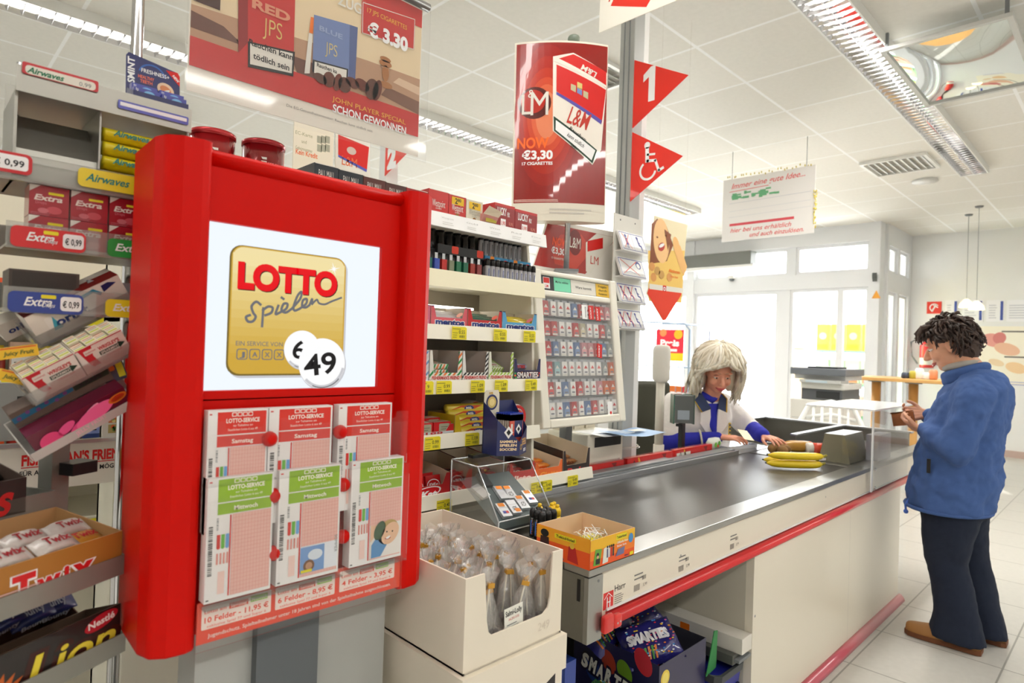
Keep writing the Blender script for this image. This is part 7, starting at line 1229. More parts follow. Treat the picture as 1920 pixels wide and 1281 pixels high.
# --- groceries on the belt
BAN = mt((240, 208, 36), .4, noise=.06, scale=14, coat=.2)
bn = thing('bananas', 'bunch of three ripe yellow bananas lying on the belt', 'bananas', (3.25, 1.24, .853))
for k, (off, up, sc__) in enumerate(((0, .02, 1.0), (.05, .028, .95), (-.012, .062, 1.0))):
    m = MB(); P = []; R_ = []
    for i in range(11): t = i/10; a = -1.0+2.0*t; P.append((.16*math.sin(a)*sc__*1.05, -.07*math.cos(a)+.03+off, up+.006*math.cos(a))); R_.append(.0205*(1-abs(2*t-1)**5*.75)*(1 if k < 2 else .95))
    m.tube(P, R_, BAN, 10); m.tube([P[-1], (P[-1][0]+.022, P[-1][1]+.012, P[-1][2]+.004)], [.008, .006], mt((150, 140, 50), .5), 6); m.tube([P[0], (P[0][0]-.006, P[0][1]+.006, P[0][2])], [.005, .003], DK, 6); m.build('banana', bn, rz=-.74, loc=(0, .0, 0))
KW = mt((136, 100, 52), .8, noise=.2, scale=60, bump=.3, bscale=200)
for k, (x, y) in enumerate(((3.62, 1.50), (3.60, 1.435), (3.67, 1.455))): m = MB(); m.ball((0, 0, .027), (.037, .028, .027), KW, 16, 10); tag(m.build('kiwi', loc=(x, y, .8535), rz=.8*k), 'brown kiwi under the cashier\'s left hand, %s'.replace("'s", '') % ['farthest', 'nearest the bananas', 'rightmost'][k], 'kiwi', 'brown kiwis')
m = MB(); m.tube([(-.11, 0, .03), (-.09, 0, .032), (-.03, .006, .034), (.04, 0, .034), (.09, 0, .032), (.10, 0, .03)], [.008, .022, .032, .034, .03, .012], mt((190, 140, 50), .4, noise=.15, scale=20, coat=.3), 12); m.ball((-.10, 0, .045), (.03, .02, .02), mt((176, 150, 60), .5), 10, 6); m.ball((.08, 0, .034), (.03, .03, .03), mt((206, 90, 50), .4), 12, 8); tag(m.build('bread_bag', loc=(3.80, 1.44, .8535), rz=-.75), 'golden wrapped loaf bag lying behind the kiwis', 'food bag')
m = MB(); m.push(TR(0, 0, .032) @ RY(PI/2)); m.lathe([(.03, -.10), (.032, -.095), (.032, -.03)], WP, 18); m.lathe([(.0325, -.07), (.0325, -.01)], mt((230, 80, 50), .4), 18); m.lathe([(.033, -.01), (.033, .08), (.03, .085)], mt((40, 34, 36), .3), 18); m.pop(); tag(m.build('bottle', loc=(3.86, 1.30, .8535), rz=-.85), 'lying dark bottle with red and white label before the grey wedge', 'bottle')
m = MB(); m.box((-.12, -.08, 0), (.12, .08, .012), mt((246, 240, 240), .5)); m.push(fr(0, 0, .012, '+z')); m.rect(-.1, -.06, .02, .06, mt((240, 190, 200), .5)); m.pop(); tag(m.build('flat_packet', loc=(3.60, 1.30, .857), rz=-.3), 'flat white and pink packet lying right behind the bananas', 'packet')
m = MB(); m.add([(0, 0, 0), (.3, 0, 0), (.3, .16, 0), (0, .16, 0), (0, .03, .15), (.3, .03, .15), (.3, .13, .15), (0, .13, .15)], [(0, 3, 7, 4), (1, 5, 6, 2), (0, 4, 5, 1), (2, 6, 7, 3), (4, 7, 6, 5), (0, 1, 2, 3)], mt((128, 124, 104), .45)); m.push(fr(0, .03, .15, '+z')); m.rect(.0, .0, .3, .1, ALU); m.pop(); tag(m.build('belt_divider_housing', loc=(3.62, 1.09, .8535)), 'grey green trapezoid end housing on the belt right of the bananas', 'housing', None)
# --- clear box with shelf top at the desk front
px_ = thing('acrylic_screen', 'clear acrylic box screen with a white flat top at the desk front before the customer', 'screen', (4.0, 1.0, .86))
m = wb(px_); m.box((3.58, .983, .86), (3.586, 1.12, 1.15), PLEX); m.box((3.58, .977, .735), (4.30, .983, 1.15), PLEX); m.box((4.294, .981, .86), (4.30, 1.12, 1.15), PLEX); m.build('panels', px_)
m = wb(px_); m.box((3.55, .96, 1.15), (4.32, 1.30, 1.158), mt((248, 250, 252), .2, coat=.5)); m.build('top_plate', px_); m = wb(px_); m.box((3.570, .972, .735), (3.59, .977, 1.15), mt((246, 248, 250), .2, coat=.6));  m.build('edge_post', px_)
for z in (.75, .845): m = wb(px_); m.push(TR(3.63, .974, z) @ RX(PI/2)); m.lathe([(.008, 0), (.008, .006)], CHROME, 10); m.pop(); m.build('screw', px_)
m = MB(); m.box((-.12, -.03, 0), (.12, .03, .14), clear('candy_tub', gloss=.2, haze=.35, hcol=(220, 220, 230))); rr = random.Random(4)
for i in range(24): m.ball((rr.uniform(-.1, .1), rr.uniform(-.02, .02), .015+rr.random()*.08), .012, mt(((200, 60, 60), (80, 100, 190), (230, 150, 110), (220, 220, 220))[i % 4], .4), 7, 5)
m.rrect; tag(m.build('sweets_tub', loc=(3.95, 1.045, .859)), 'cloudy plastic tub of small sweets inside the acrylic screen', 'tub')
# ================================================================ people
FOLD = bpy.data.textures.new('folds', 'CLOUDS'); FOLD.noise_scale = .09; FOLD.noise_depth = 3
HAIRT = bpy.data.textures.new('hair_noise', 'CLOUDS'); HAIRT.noise_scale = .02
def cap(m, p0, p1, r0, r1, mat, n=14, sq=1.0):
    P0, P1 = Vector(p0), Vector(p1); K = 6; path = []; rad = []
    L = (P1-P0).length; d = (P1-P0)/L
    for i in range(4): a = PI/2*(1-i/3)*.98; path.append(P0-d*r0*math.sin(a)); rad.append(max(.0005, r0*math.cos(a)))
    for i in range(1, K): t = i/K; path.append(P0+d*L*t); rad.append(r0+(r1-r0)*t)
    for i in range(4): a = PI/2*(i/3)*.98; path.append(P1+d*r1*math.sin(a)); rad.append(max(.0005, r1*math.cos(a)))
    m.tube(path, [(r, r*sq) for r in rad], mat, n)
def soft(o, vox, it=4, disp=0, tex=None, fac=.5):
    r = o.modifiers.new('remesh', 'REMESH'); r.mode = 'VOXEL'; r.voxel_size = vox; r.use_smooth_shade = True
    s_ = o.modifiers.new('smooth', 'SMOOTH'); s_.iterations = it; s_.factor = fac
    if disp: d = o.modifiers.new('folds', 'DISPLACE'); d.texture = tex or FOLD; d.strength = disp; d.mid_level = .5; d.texture_coords = 'LOCAL'
    return o
def skinmat(c): 
    m = mt(c, .5, noise=.06, scale=30); m.node_tree.nodes['Principled BSDF'].inputs['Subsurface Weight'].default_value = .12; m.node_tree.nodes['Principled BSDF'].inputs['Subsurface Radius'].default_value = (.02, .008, .004); return m
def hand(m, wrist, d, n_, mat, curl=.5, side=1, spread=.12, s_=1.0, curls=None):
    """palm from the wrist along d, palm normal n_ (towards the palm side); side gives the thumb side"""
    d = Vector(d).normalized(); n_ = Vector(n_); n_ = (n_-d*n_.dot(d)).normalized(); w = d.cross(n_)*side; W0 = Vector(wrist)
    for k in range(4): cap(m, W0+w*(.012-.008*k)*s_, W0+d*.075*s_+w*(.033-.022*k)*s_, .016*s_, .0115*s_, mat, 10)
    lens = (.068, .076, .070, .055)
    for k in range(4):
        b = W0+d*.080*s_+w*(.034-.0225*k)*s_; dd = (d+w*(spread*(1.3-.9*k))).normalized(); r = .0092*s_; L = lens[k]*s_; a = 0; cc = curls[k] if curls else curl
        for j, f in enumerate((.45, .3, .25)):
            a += cc*(.5 if j == 0 else .9); v = dd*math.cos(a)+n_*math.sin(a); e = b+v*L*f; cap(m, b, e, r, r*.9, mat, 8); b = e; r *= .9
    b = W0+d*.025*s_+w*.022*s_; v = (d*.55+w*.75+n_*.25).normalized(); e = b+v*.038*s_; cap(m, b, e, .0135*s_, .011*s_, mat, 8); v2 = (d*.8+w*.35+n_*.35).normalized(); e2 = e+v2*.03*s_; cap(m, e, e2, .011*s_, .009*s_, mat, 8); cap(m, e2, e2+(d*.85+n_*.4).normalized()*.02*s_, .009*s_, .0075*s_, mat, 8)
def head(m, c, R3, mat, s_=1.0, female=True):
    """c head centre; R3 matrix: x forward, y left, z up"""
    m.push(TR(*c) @ R3 @ Matrix.Scale(s_, 4))
    m.ball((-.012, 0, .03), (.088, .072, .088), mat, 20, 14); m.ball((.022, 0, -.02), (.062, .060, .085), mat, 18, 12); m.ball((.045, 0, -.078), (.030, .028, .024), mat, 14, 8)
    m.ball((.06, 0, -.012), (.022, .03, .045), mat, 12, 8)
    cap(m, (.083, 0, .012), (.105, 0, -.022), .008, .012, mat, 8); m.ball((.097, 0, -.027), (.014, .0155, .009), mat, 10, 6); m.ball((.078, 0, -.052), (.012, .020, .010), mat, 10, 6)
    for s2 in (1, -1):
        m.ball((.055, .038*s2, -.022), (.026, .022, .026), mat, 12, 8); m.ball((.073, .030*s2, .035), (.014, .026, .008), mat, 10, 6)
        m.ball((-.006, .073*s2, -.004), (.016, .007, .030), mat, 10, 8); m.ball((.0, .076*s2, -.016), (.010, .006, .014), mat, 8, 6)
    cap(m, (-.02, 0, -.05), (-.045, 0, -.15), .05, .056, mat)
    m.pop()
def face_bits(parent, c, R3, s_, brow, lip, lidc):
    M = TR(*c) @ R3 @ Matrix.Scale(s_, 4)
    for s2 in (1, -1):
        m = MB(); m.M = M; m.ball((.068, .030*s2, .010), (.012, .0135, .009), mt((236, 232, 228), .2, coat=.6), 12, 8); m.ball((.0765, .030*s2, .008), (.005, .006, .006), mt((60, 44, 34), .2, coat=.8), 10, 6); m.build('eye', parent)
        m = MB(); m.M = M; m.ball((.0695, .030*s2, .0155), (.0125, .0165, .0065), lidc, 12, 6); m.build('eyelid', parent)
        m = MB(); m.M = M; m.tube([(.083, .013*s2, .0365), (.083, .028*s2, .039), (.072, .046*s2, .033)], [.002, .003, .0015], brow, 6); m.build('eyebrow', parent)
    m = MB(); m.M = M; m.tube([(.072, .027, -.0525), (.086, .012, -.0535), (.089, 0, -.054), (.086, -.012, -.0535), (.072, -.027, -.0525)], [.0015, .0042, .0045, .0042, .0015], lip, 8); m.tube([(.073, .023, -.0545), (.086, .01, -.061), (.088, 0, -.062), (.086, -.01, -.061), (.073, -.023, -.0545)], [.0015, .0046, .0055, .0046, .0015], lip, 8); m.build('lips', parent)
def wloc(root, p): return root.matrix_basis.inverted() @ Vector(p)
# ---------------- customer in the blue fleece jacket
cu = thing('person', 'dark haired person in a blue fleece jacket and jeans holding a brown wallet', 'person', (3.90, .64, 0), rz=PI/2)
# local frame: x forward (world +y), y left (world -x), z up
SK1 = skinmat((222, 164, 132)); FL = mt((68, 98, 156), .95, noise=.08, scale=40, bump=.25, bscale=350); JN = mt((22, 32, 52), .9, noise=.12, scale=50, bump=.2, bscale=300); SHO = mt((150, 104, 52), .6, noise=.1, scale=20)
Hc = wloc(cu, at(1781, 650, X=3.90)); Hc.y = .01; tilt = math.radians(22); HS = 1.13
R1 = RZ(.12) @ RY(tilt)
W1 = wloc(cu, at(1728, 806, X=3.80)); W2 = wloc(cu, at(1738, 776, X=4.02))    # wrists: left (near), right (far)
g1 = wloc(cu, at(1692, 792, X=3.86)); g2 = wloc(cu, at(1700, 776, X=3.96))
m = MB(); head(m, Hc, R1, SK1, HS)
nk = Hc+Vector((-.05, 0, -.13))
cap(m, Hc+Vector((-.025, 0, -.06)), nk+Vector((-.03, 0, -.05)), .05, .058, SK1); cap(m, nk+Vector((-.04, 0, -.05)), (-.02, 0, .92), .09, .11, SK1)
for s2, W_ in ((1, W1), (-1, W2)):
    sh = Vector((-.07, .16*s2, 1.26)); el = Vector((.02, .21*s2, .98)); cap(m, (-.06, .05*s2, 1.25), sh, .06, .05, SK1); cap(m, sh, el, .045, .036, SK1); cap(m, el, W_, .036, .024, SK1)
    kx = .03 if s2 > 0 else -.0; cap(m, (.02, .07*s2, .92), (kx+.01, .095*s2, .45), .06, .035, SK1); cap(m, (kx+.01, .095*s2, .45), (.0 if s2 > 0 else -.06, .105*s2, .08), .035, .028, SK1)
hand(m, W1+Vector((0.0, -.0, 0)), (g1-W1).normalized(), (0, -.6, .8), SK1, .75, -1, .04); hand(m, W2, (g2-W2).normalized(), (0, .85, .45), SK1, .7, 1, .04)
o = soft(m.build('body', cu), .0042, 3); face_bits(cu, Hc, R1, HS, mt((44, 30, 24), .8), mt((196, 110, 100), .4), SK1)
# jacket
m = MB(); 
def ring_(cx, cy, rx, ry, z, n=20): return [(cx+rx*math.cos(2*PI*i/n), cy+ry*math.sin(2*PI*i/n), z) for i in range(n)]
m.loft([ring_(.06, 0, .16, .19, .655), ring_(.055, 0, .19, .225, .67), ring_(.045, 0, .195, .235, .78), ring_(.025, 0, .185, .23, .93), ring_(.0, 0, .175, .225, 1.08), ring_(-.03, 0, .165, .215, 1.20), ring_(-.055, 0, .14, .185, 1.29), ring_(-.06, 0, .10, .12, 1.35), ring_(-.055, 0, .08, .085, 1.38)], FL)
for s2, W_ in ((1, W1), (-1, W2)):
    sh = Vector((-.06, .175*s2, 1.255)); el = Vector((-.01, .245*s2, 1.0)); W3 = W_+(el-W_).normalized()*.02
    cap(m, (-.05, .07*s2, 1.29), sh, .07, .085, FL); cap(m, sh, el, .088, .078, FL); cap(m, el, el+(W3-el)*.55, .078, .072, FL); cap(m, el+(W3-el)*.5, W3, .07, .045, FL)
    cap(m, el+Vector((0, 0, -.03)), el+(W3-el)*.4+Vector((0, 0, -.03)), .06, .05, FL)
soft(m.build('jacket', cu), .010, 5, .042)
m = MB(); nb = nk+Vector((-.03, 0, -.01))
for dz, r0, th in ((0, .078, .024), (.028, .082, .026)):
    P = [(nb.x+.01+(r0)*math.cos(a)-.01*dz, (r0*.9)*math.sin(a), nb.z-.015+dz+.03*(-math.cos(a))) for a in [2*PI*j/24 for j in range(25)]]; m.tube(P, th, FL, 10, False)
soft(m.build('jacket_collar', cu), .008, 4, .006)
m = MB(); P = [(nb.x+.03+.068*math.cos(a), .062*math.sin(a), nb.z+.045-.018*math.cos(a)) for a in [2*PI*j/24 for j in range(25)]]; m.tube(P, .018, mt((170, 166, 158), .8), 8, False); m.build('shirt_collar', cu)
m = MB(); P = [(.065+.185*math.cos(a), .222*math.sin(a), .665) for a in [2*PI*j/28 for j in range(29)]]; m.tube(P, .010, FL, 8, False); m.build('jacket_hem', cu)
m = MB(); m.box((.10, .222, .86), (.115, .232, .93), BK); m.build('pocket_zip', cu)
m = MB(); m.tube([(.21, .12, .70), (.225, .13, .66), (.222, .13, .635)], .006, mt((70, 110, 200), .5), 6); m.ball((.222, .13, .63), .012, mt((70, 110, 200), .5), 8, 6); m.build('drawstring', cu)
# jeans
m = MB()
for s2, fx, bx_ in ((1, .0, 0), (-1, -.04, -.06)):
    m.loft([[(cx+rx*math.cos(2*PI*i/18), .095*s2+cy+ry*math.sin(2*PI*i/18), z) for i in range(18)] for cx, cy, rx, ry, z in ((.03, -.01*s2, .14, .115, .80), (.035, -.01*s2, .135, .11, .68), (.045+bx_*.5, 0, .112, .095, .52), (.05+bx_, 0, .092, .082, .42), (.02+bx_, .0, .088, .08, .30), (.0+bx_, 0, .098, .085, .16), (-.005+bx_, 0, .125, .092, .035))], JN)
m.loft([ring_(.03, 0, .15, .19, .64), ring_(.03, 0, .155, .20, .8), ring_(.02, 0, .13, .17, .95)], JN)
soft(m.build('jeans', cu), .009, 4, .016)
for s2, fx in ((1, .0), (-1, -.07)):
    m = MB(); c_ = .105*s2; prof_ = [(-.11, .034, .03), (-.09, .045, .07), (-.04, .046, .09), (.03, .046, .085), (.09, .052, .062), (.15, .053, .05), (.195, .045, .045), (.215, .02, .036)]
    m.loft([[(x+fx, c_+w*math.cos(a), .022+max(0, math.sin(a))*h+min(0, math.sin(a))*.004) for a in [2*PI*j/16 for j in range(16)]] for x, w, h in prof_], SHO); o = m.build('shoe', cu, sub=1)
    m = MB(); m.loft([[(x+fx, c_+w*k_, z) for k_, z in ((-1, 0.003 if (x < -.03 or x > .0) else .012), (1, 0.003 if (x < -.03 or x > .0) else .012), (1.02, .026), (-1.02, .026))] for x, w, h in prof_], mt((110, 64, 34), .7), smooth=False); m.build('sole', o)
# hair: cap plus many short locks
def hair(parent, c, R3, s_, col, col2, fn, nl, seed, name='hair', Lr=(.03, .05), rad=.0055, drop=.3, base=None):
    rr = random.Random(seed); m = MB(); A = mt(col, .6, noise=.2, scale=60); B_ = mt(col2, .6, noise=.2, scale=60); M = TR(*c) @ R3 @ Matrix.Scale(s_, 4); m.M = M
    if base: base(m, A)
    for i in range(nl):
        for _ in range(50):
            u = Vector((rr.gauss(0, 1), rr.gauss(0, 1), rr.gauss(0, 1))).normalized()
            if fn(u): break
        P = Vector((-.014+u.x*.094, u.y*.080, .034+u.z*.092)); t = Vector((0, 0, -1)); t = (t-u*t.dot(u)); t = (t+Vector((rr.uniform(-1, 1), rr.uniform(-1, 1), rr.uniform(-.6, .6)))*.9).normalized(); L = rr.uniform(*Lr); pts = [P-t*L*.3]
        w1 = rr.uniform(-1, 1); side = u.cross(t)
        for k in range(1, 5): q = k/4; pts.append(P+t*L*q+u*(.012*math.sin(q*PI)+.004)+side*w1*.012*math.sin(q*3)+Vector((0, 0, -drop*.02*q*q)))
        m.tube(pts, [rad*.7, rad, rad*1.05, rad*.8, rad*.25], A if rr.random() < .6 else B_, 6)
    return m.build(name, parent)
hair(cu, Hc, R1, HS, (72, 54, 46), (50, 38, 32), lambda u: u.z > -.75+1.1*max(0, u.x+.2) and not (u.x > .55 and u.z < .45) and not (abs(u.y) > .6 and u.x > -.15 and u.z < .15), 560, 5, Lr=(.03, .055), rad=.005,
     base=lambda m, A: (m.ball((-.02, 0, .045), (.090, .078, .086), A, 20, 12), m.ball((-.055, 0, -.015), (.060, .068, .075), A, 16, 10)))
m = MB(); m.M = TR(*Hc) @ R1 @ Matrix.Scale(HS, 4); rr = random.Random(3)
for i in range(40): y = rr.uniform(-.06, .06); m.tube([(.03, y, .11), (.065, y*1.05, .11+rr.uniform(-.01, .012)), (.088+rr.uniform(-.01, .015), y+rr.uniform(-.02, .02), .092+rr.uniform(-.015, .015)), (.098+rr.uniform(-.01, .018), y+rr.uniform(-.02, .02), .068+rr.uniform(-.012, .015))], [.006, .007, .006, .0015], mt((72, 54, 46), .6), 6)
m.build('fringe', cu)
# wallet
gm = (at(1690, 785, X=3.90)+at(1710, 785, X=3.9))*.5
m = MB(); a = at(1676, 770, X=3.905); b = at(1712, 800, X=3.905); WL = mt((156, 92, 48), .5, noise=.1); 
m.prism([(-.055, -.035), (.05, -.04), (.055, .03), (-.05, .04)], -.006, .0, WL); m.prism([(-.055, -.035), (.05, -.04), (.055, .03), (-.05, .04)], .004, .009, WL); m.box((-.055, .032, -.006), (.055, .038, .009), WL)
o = m.build('wallet'); o.matrix_basis = TR(*((a+b)/2+Vector((0, .0, .0)))) @ Matrix(((0, 0, -1, 0), (-1, 0, 0, 0), (0, 1, 0, 0), (0, 0, 0, 1))) @ RZ(.25); tag(o, 'brown leather wallet held in the hands of the standing customer', 'wallet')
# ---------------- cashier
ca = thing('person', 'seated cashier with voluminous white hair, white coat and blue sweater', 'person', (3.52, 1.88, 0), rz=math.radians(-122))
SK2 = skinmat((226, 158, 130)); COAT = mt((232, 226, 222), .85, noise=.03, bump=.15, bscale=120); BLUS = mt((40, 44, 168), .85, noise=.08, bump=.2, bscale=200); NVC = mt((40, 54, 92), .7)
H2 = wloc(ca, at(1346, 700, Y=1.78)); HS2 = 1.06; R2 = RZ(-.22) @ RY(math.radians(24))
KL = wloc(ca, (3.66, 1.49, .925)); WLh = wloc(ca, (3.70, 1.59, .935)); WRh = wloc(ca, at(1352, 820, Y=1.72)); GR = wloc(ca, at(1385, 822, Y=1.62))
# local: y left is her left; her left hand is on picture right
m = MB(); head(m, H2, R2, SK2, HS2); nk = H2+Vector((-.05, 0, -.12)); cap(m, H2+Vector((-.03, 0, -.06)), nk+Vector((-.03, 0, -.04)), .048, .055, SK2); cap(m, nk+Vector((-.05, 0, -.08)), (-.10, 0, .72), .05, .09, SK2)
shL, shR = Vector((-.07, .17, 1.10)), Vector((-.07, -.17, 1.10)); elL, elR = wloc(ca, (3.86, 1.75, .95)), Vector((.07, -.27, .885))
for s2, sh, el, W_ in ((1, shL, elL, WLh), (-1, shR, elR, WRh)):
    cap(m, (-.08, .05*s2, 1.10), sh, .055, .05, SK2); cap(m, sh, el, .045, .036, SK2); cap(m, el, W_, .034, .022, SK2)
    cap(m, (-.12, .08*s2, .68), (.08, .11*s2, .65), .07, .05, SK2); cap(m, (.08, .11*s2, .65), (.08, .12*s2, .2), .05, .035, SK2)
hand(m, WLh, (KL-WLh), (0, 0, -1), SK2, .35, -1, .25, .98, (.25, .35, .4, .3)); hand(m, WRh, (GR-WRh), (.1, .2, -1), SK2, .4, 1, .12, .98)
soft(m.build('body', ca), .0042, 3); face_bits(ca, H2, R2, HS2, mt((190, 150, 120), .7), mt((196, 80, 84), .4), SK2)
m = MB(); m.loft([ring_(-.10, 0, .16, .21, .62), ring_(-.09, 0, .15, .205, .78), ring_(-.065, 0, .15, .20, .92), ring_(-.05, 0, .145, .20, 1.02), ring_(-.035, 0, .125, .185, 1.10), ring_(-.025, 0, .10, .12, 1.15), ring_(-.01, 0, .075, .075, 1.18)], COAT)
for s2, sh, el, W_ in ((1, shL, elL, WLh), (-1, shR, elR, WRh)):
    cap(m, (-.07, .06*s2, 1.11), sh, .06, .072, COAT); mid = sh+(el-sh)*.95 if s2 > 0 else sh+(el-sh)*.85; cap(m, sh, mid, .074, .066, COAT)
    if s2 > 0: cap(m, mid, el+(W_-el)*.22, .066, .064, COAT)
for s2 in (1, -1): cap(m, (-.10, .09*s2, .70), (.06, .12*s2, .66), .09, .07, COAT)
soft(m.build('coat', ca), .010, 5, .022)
m = MB(); q0 = elL+(WLh-elL)*.22; cap(m, q0, q0+(WLh-q0)*.92, .062, .042, BLUS); soft(m.build('sweater_sleeve', ca), .008, 3, .014)
m = MB(); q0 = shR+(elR-shR)*.78; cap(m, q0, elR, .056, .058, BLUS); cap(m, elR, elR+(WRh-elR)*.93, .058, .036, BLUS); soft(m.build('sweater_sleeve', ca), .008, 3, .014)
m = MB(); m.loft([[(x, y*w_, z) for x, y in ((.0, -1), (.012, -.5), (.014, .5), (.0, 1))] for x0_, z, w_ in ((0, .93, .004), (0, 1.0, .03), (0, 1.06, .045), (0, 1.12, .05))], BLUS, caps=False, closed=False); 
for i_, v_ in enumerate(m.v): t = (v_.z-.93)/.19; m.v[i_] = Vector((v_.x+.118-.04*t, v_.y, v_.z))
m.build('sweater_front', ca)
m = MB(); m.tube([(-.06, .05, 1.18), (-.0, .068, 1.185), (.06, .05, 1.165), (.08, .0, 1.14), (.06, -.05, 1.165), (.0, -.068, 1.185), (-.06, -.05, 1.18)], .022, BLUS, 10); m.build('sweater_neck', ca)
for s2 in (1, -1):
    m = MB(); m.add([(-.0, .08*s2, 1.20), (.07, .062*s2, 1.175), (.115, .022*s2, 1.09), (.11, .078*s2, 1.07), (.06, .11*s2, 1.145)], [(0, 1, 2, 3, 4)], NVC); m.tube([(-.0, .083*s2, 1.20), (.06, .112*s2, 1.147), (.112, .080*s2, 1.07)], .004, mt((226, 180, 50), .5), 6); s_ = m.build('coat_collar', ca); sd_ = s_.modifiers.new('thick', 'SOLIDIFY'); sd_.thickness = .006
    m = MB(); m.add([(.108, .024*s2, 1.09), (.108, .078*s2, 1.07), (.108, .085*s2, 1.0), (.105, .008*s2, .90)], [(0, 1, 2, 3)], COAT); s_ = m.build('lapel', ca); sd_ = s_.modifiers.new('thick', 'SOLIDIFY'); sd_.thickness = .012
m = MB(); m.push(TR(.082, .12, .93) @ RZ(.5) @ Matrix(((0, 0, 1, 0), (1, 0, 0, 0), (0, 1, 0, 0), (0, 0, 0, 1)))); m.prism([(-.011, -.02), (.011, -.02), (.011, .075), (-.011, .075)], 0, .004, mt((226, 190, 50), .5)); m.push(TR(0, 0, .004)); [m.rect(-.008, -.012+.022*i, .008, .002+.022*i, NVC, 1) for i in range(4)]; m.pop(); m.pop(); m.build('name_badge', ca)
WHR = (232, 224, 204)
A = mt(WHR, .55, noise=.12, scale=60); B_ = mt((246, 240, 226), .55, noise=.1, scale=60); C_ = mt((206, 194, 168), .6, noise=.1, scale=60)
HM = TR(*H2) @ R2 @ Matrix.Scale(HS2, 4)
m = MB(); m.M = HM; m.ball((-.052, 0, .062), (.096, .096, .096), A, 20, 12); m.ball((-.07, 0, -.03), (.060, .095, .10), A, 16, 10)
for s2 in (1, -1): m.ball((-.03, .085*s2, -.03), (.045, .035, .10), A, 12, 8)
soft(m.build('hair', ca), .008, 4, .008)
m = MB(); m.M = HM; rr = random.Random(14)
for i in range(430):
    az0 = rr.uniform(-PI, PI); big = rr.uniform(1.02, 1.28); ph = rr.uniform(0, 6); th1 = rr.uniform(1.9, 3.15) if abs(az0) > .5 else rr.uniform(1.5, 2.6); front = abs(az0) < 1.0; pts = []; K = 9
    for k in range(K):
        t = k/(K-1); th = .10+(th1-.10)*t; az = az0
        if abs(az0) < 1.25: lim = 1.12*min(1, max(0, (th-1.15)/.5)); sg = 1 if az0 > .15 else -1; az = sg*max(abs(az0), lim) if th > 1.15 else az0
        a2 = az+.06*math.sin(ph+5*t); r = (1+.0*t)*big; rx, ry, rz_ = .110, .104, .098
        if abs(az) < 1.5 and th > 1.2: ry *= 1.08
        z = .050+rz_*r*math.cos(th) if th < 1.6 else .050+rz_*r*math.cos(1.6)-(th-1.6)*.155
        s_ = math.sin(min(th, 1.6)); s_ = s_ if th < 1.6 else 1+.10*(th-1.6)*math.sin(ph); pts.append((-.022+rx*r*s_*math.cos(a2)+.007*math.sin(ph+11*t), ry*r*s_*math.sin(a2)+.008*math.cos(ph+9*t), z+.004*math.sin(ph*3+8*t)))
    m.tube(pts, [.005]+[.0085]*(K-3)+[.006, .002], (A, B_, A, C_)[i % 4], 6)
m.build('hair_strands', ca)
m = MB(); m.M = TR(*(elR+(WRh-elR)*.62)); m.push(Matrix.Translation((0, 0, 0))); dirn = (WRh-elR).normalized(); up = dirn.cross(Vector((0, 1, 0))).normalized(); s3 = dirn.cross(up)
P = [tuple((up*math.cos(a)+s3*math.sin(a))*.052) for a in [2*PI*j/20 for j in range(21)]]; m.tube(P, .006, mt((214, 206, 188), .5), 6, False); m.pop(); m.build('sleeve_band', ca)
m = MB(); m.box((-.03, -.05, 0), (.03, .05, .0015), mt((250, 232, 190), .5)); o = m.build('receipt_slip'); pp = at(1398, 816, Y=1.58); o.location = (pp.x, pp.y, pp.z); o.rotation_euler = (.45, .15, -.6); tag(o, 'small pale yellow slip held by the right hand of the cashier', 'paper')
m = MB(); m.box((-.14, -.1, 0), (.14, .1, .02), mt((236, 240, 246), .12, coat=.8)); m.push(fr(0, 0, .02, '+z')); m.rect(-.02, .0, .12, .08, mt((120, 124, 124), .3), 1); m.pop(); tag(m.build('cash_drawer_lid', loc=(3.62, 1.77, .857), rz=-.2), 'shiny white cash drawer tray in front of the cashier', 'tray')
# ================================================================ entrance zone in the background
OAK = mt((222, 172, 104), .45, noise=.1, scale=6)
tb = thing('standing_table', 'long wooden standing table by the right wall behind the customer', 'table', (7.5, 1.6, 0))
A1 = at(1605, 697, X=7.6); A2 = at(1752, 704, X=7.6)
m = wb(tb); m.box((7.2, 1.15, 1.19), (7.95, A1.y, 1.225), OAK); m.build('tabletop', tb, bev=.006)
for py in (1643, 1713): p_ = at(py, 720, X=7.6); m = wb(tb); m.tube([(7.6, p_.y, 0), (7.6, p_.y, 1.19)], .045, OAK, 14); m.build('leg', tb); m = wb(tb); m.tube([(7.6, p_.y, 1.17), (7.6, p_.y, 1.19)], .08, GRY, 14); m.build('leg_plate', tb)
for i, (px, c, h, lab) in enumerate(((1698, (60, 70, 90), .06, 'small dark cup at the left end of the items on the standing table'), (1713, (190, 180, 70), .08, 'yellowish jar on the standing table'), (1724, (244, 244, 244), .11, 'white jug on the standing table before the extinguisher'), (1738, (240, 240, 244), .07, 'white mug on the standing table right of the jug'), (1750, (226, 150, 110), .10, 'orange printed tin at the right end of the standing table'))):
    p_ = at(px, 698, X=7.45); m = MB(); m.lathe([(.03, 0), (.04, h*.1), (.04, h*.8), (.03, h)], mt(c, .4), 16); m.tube([(.04, 0, h*.3), (.06, 0, h*.5), (.04, 0, h*.75)], .006, mt(c, .4), 6) if i in (2, 3) else None; tag(m.build(['cup', 'jar', 'jug', 'mug', 'tin'][i], loc=(7.45, p_.y, 1.2255)), lab, 'tableware')
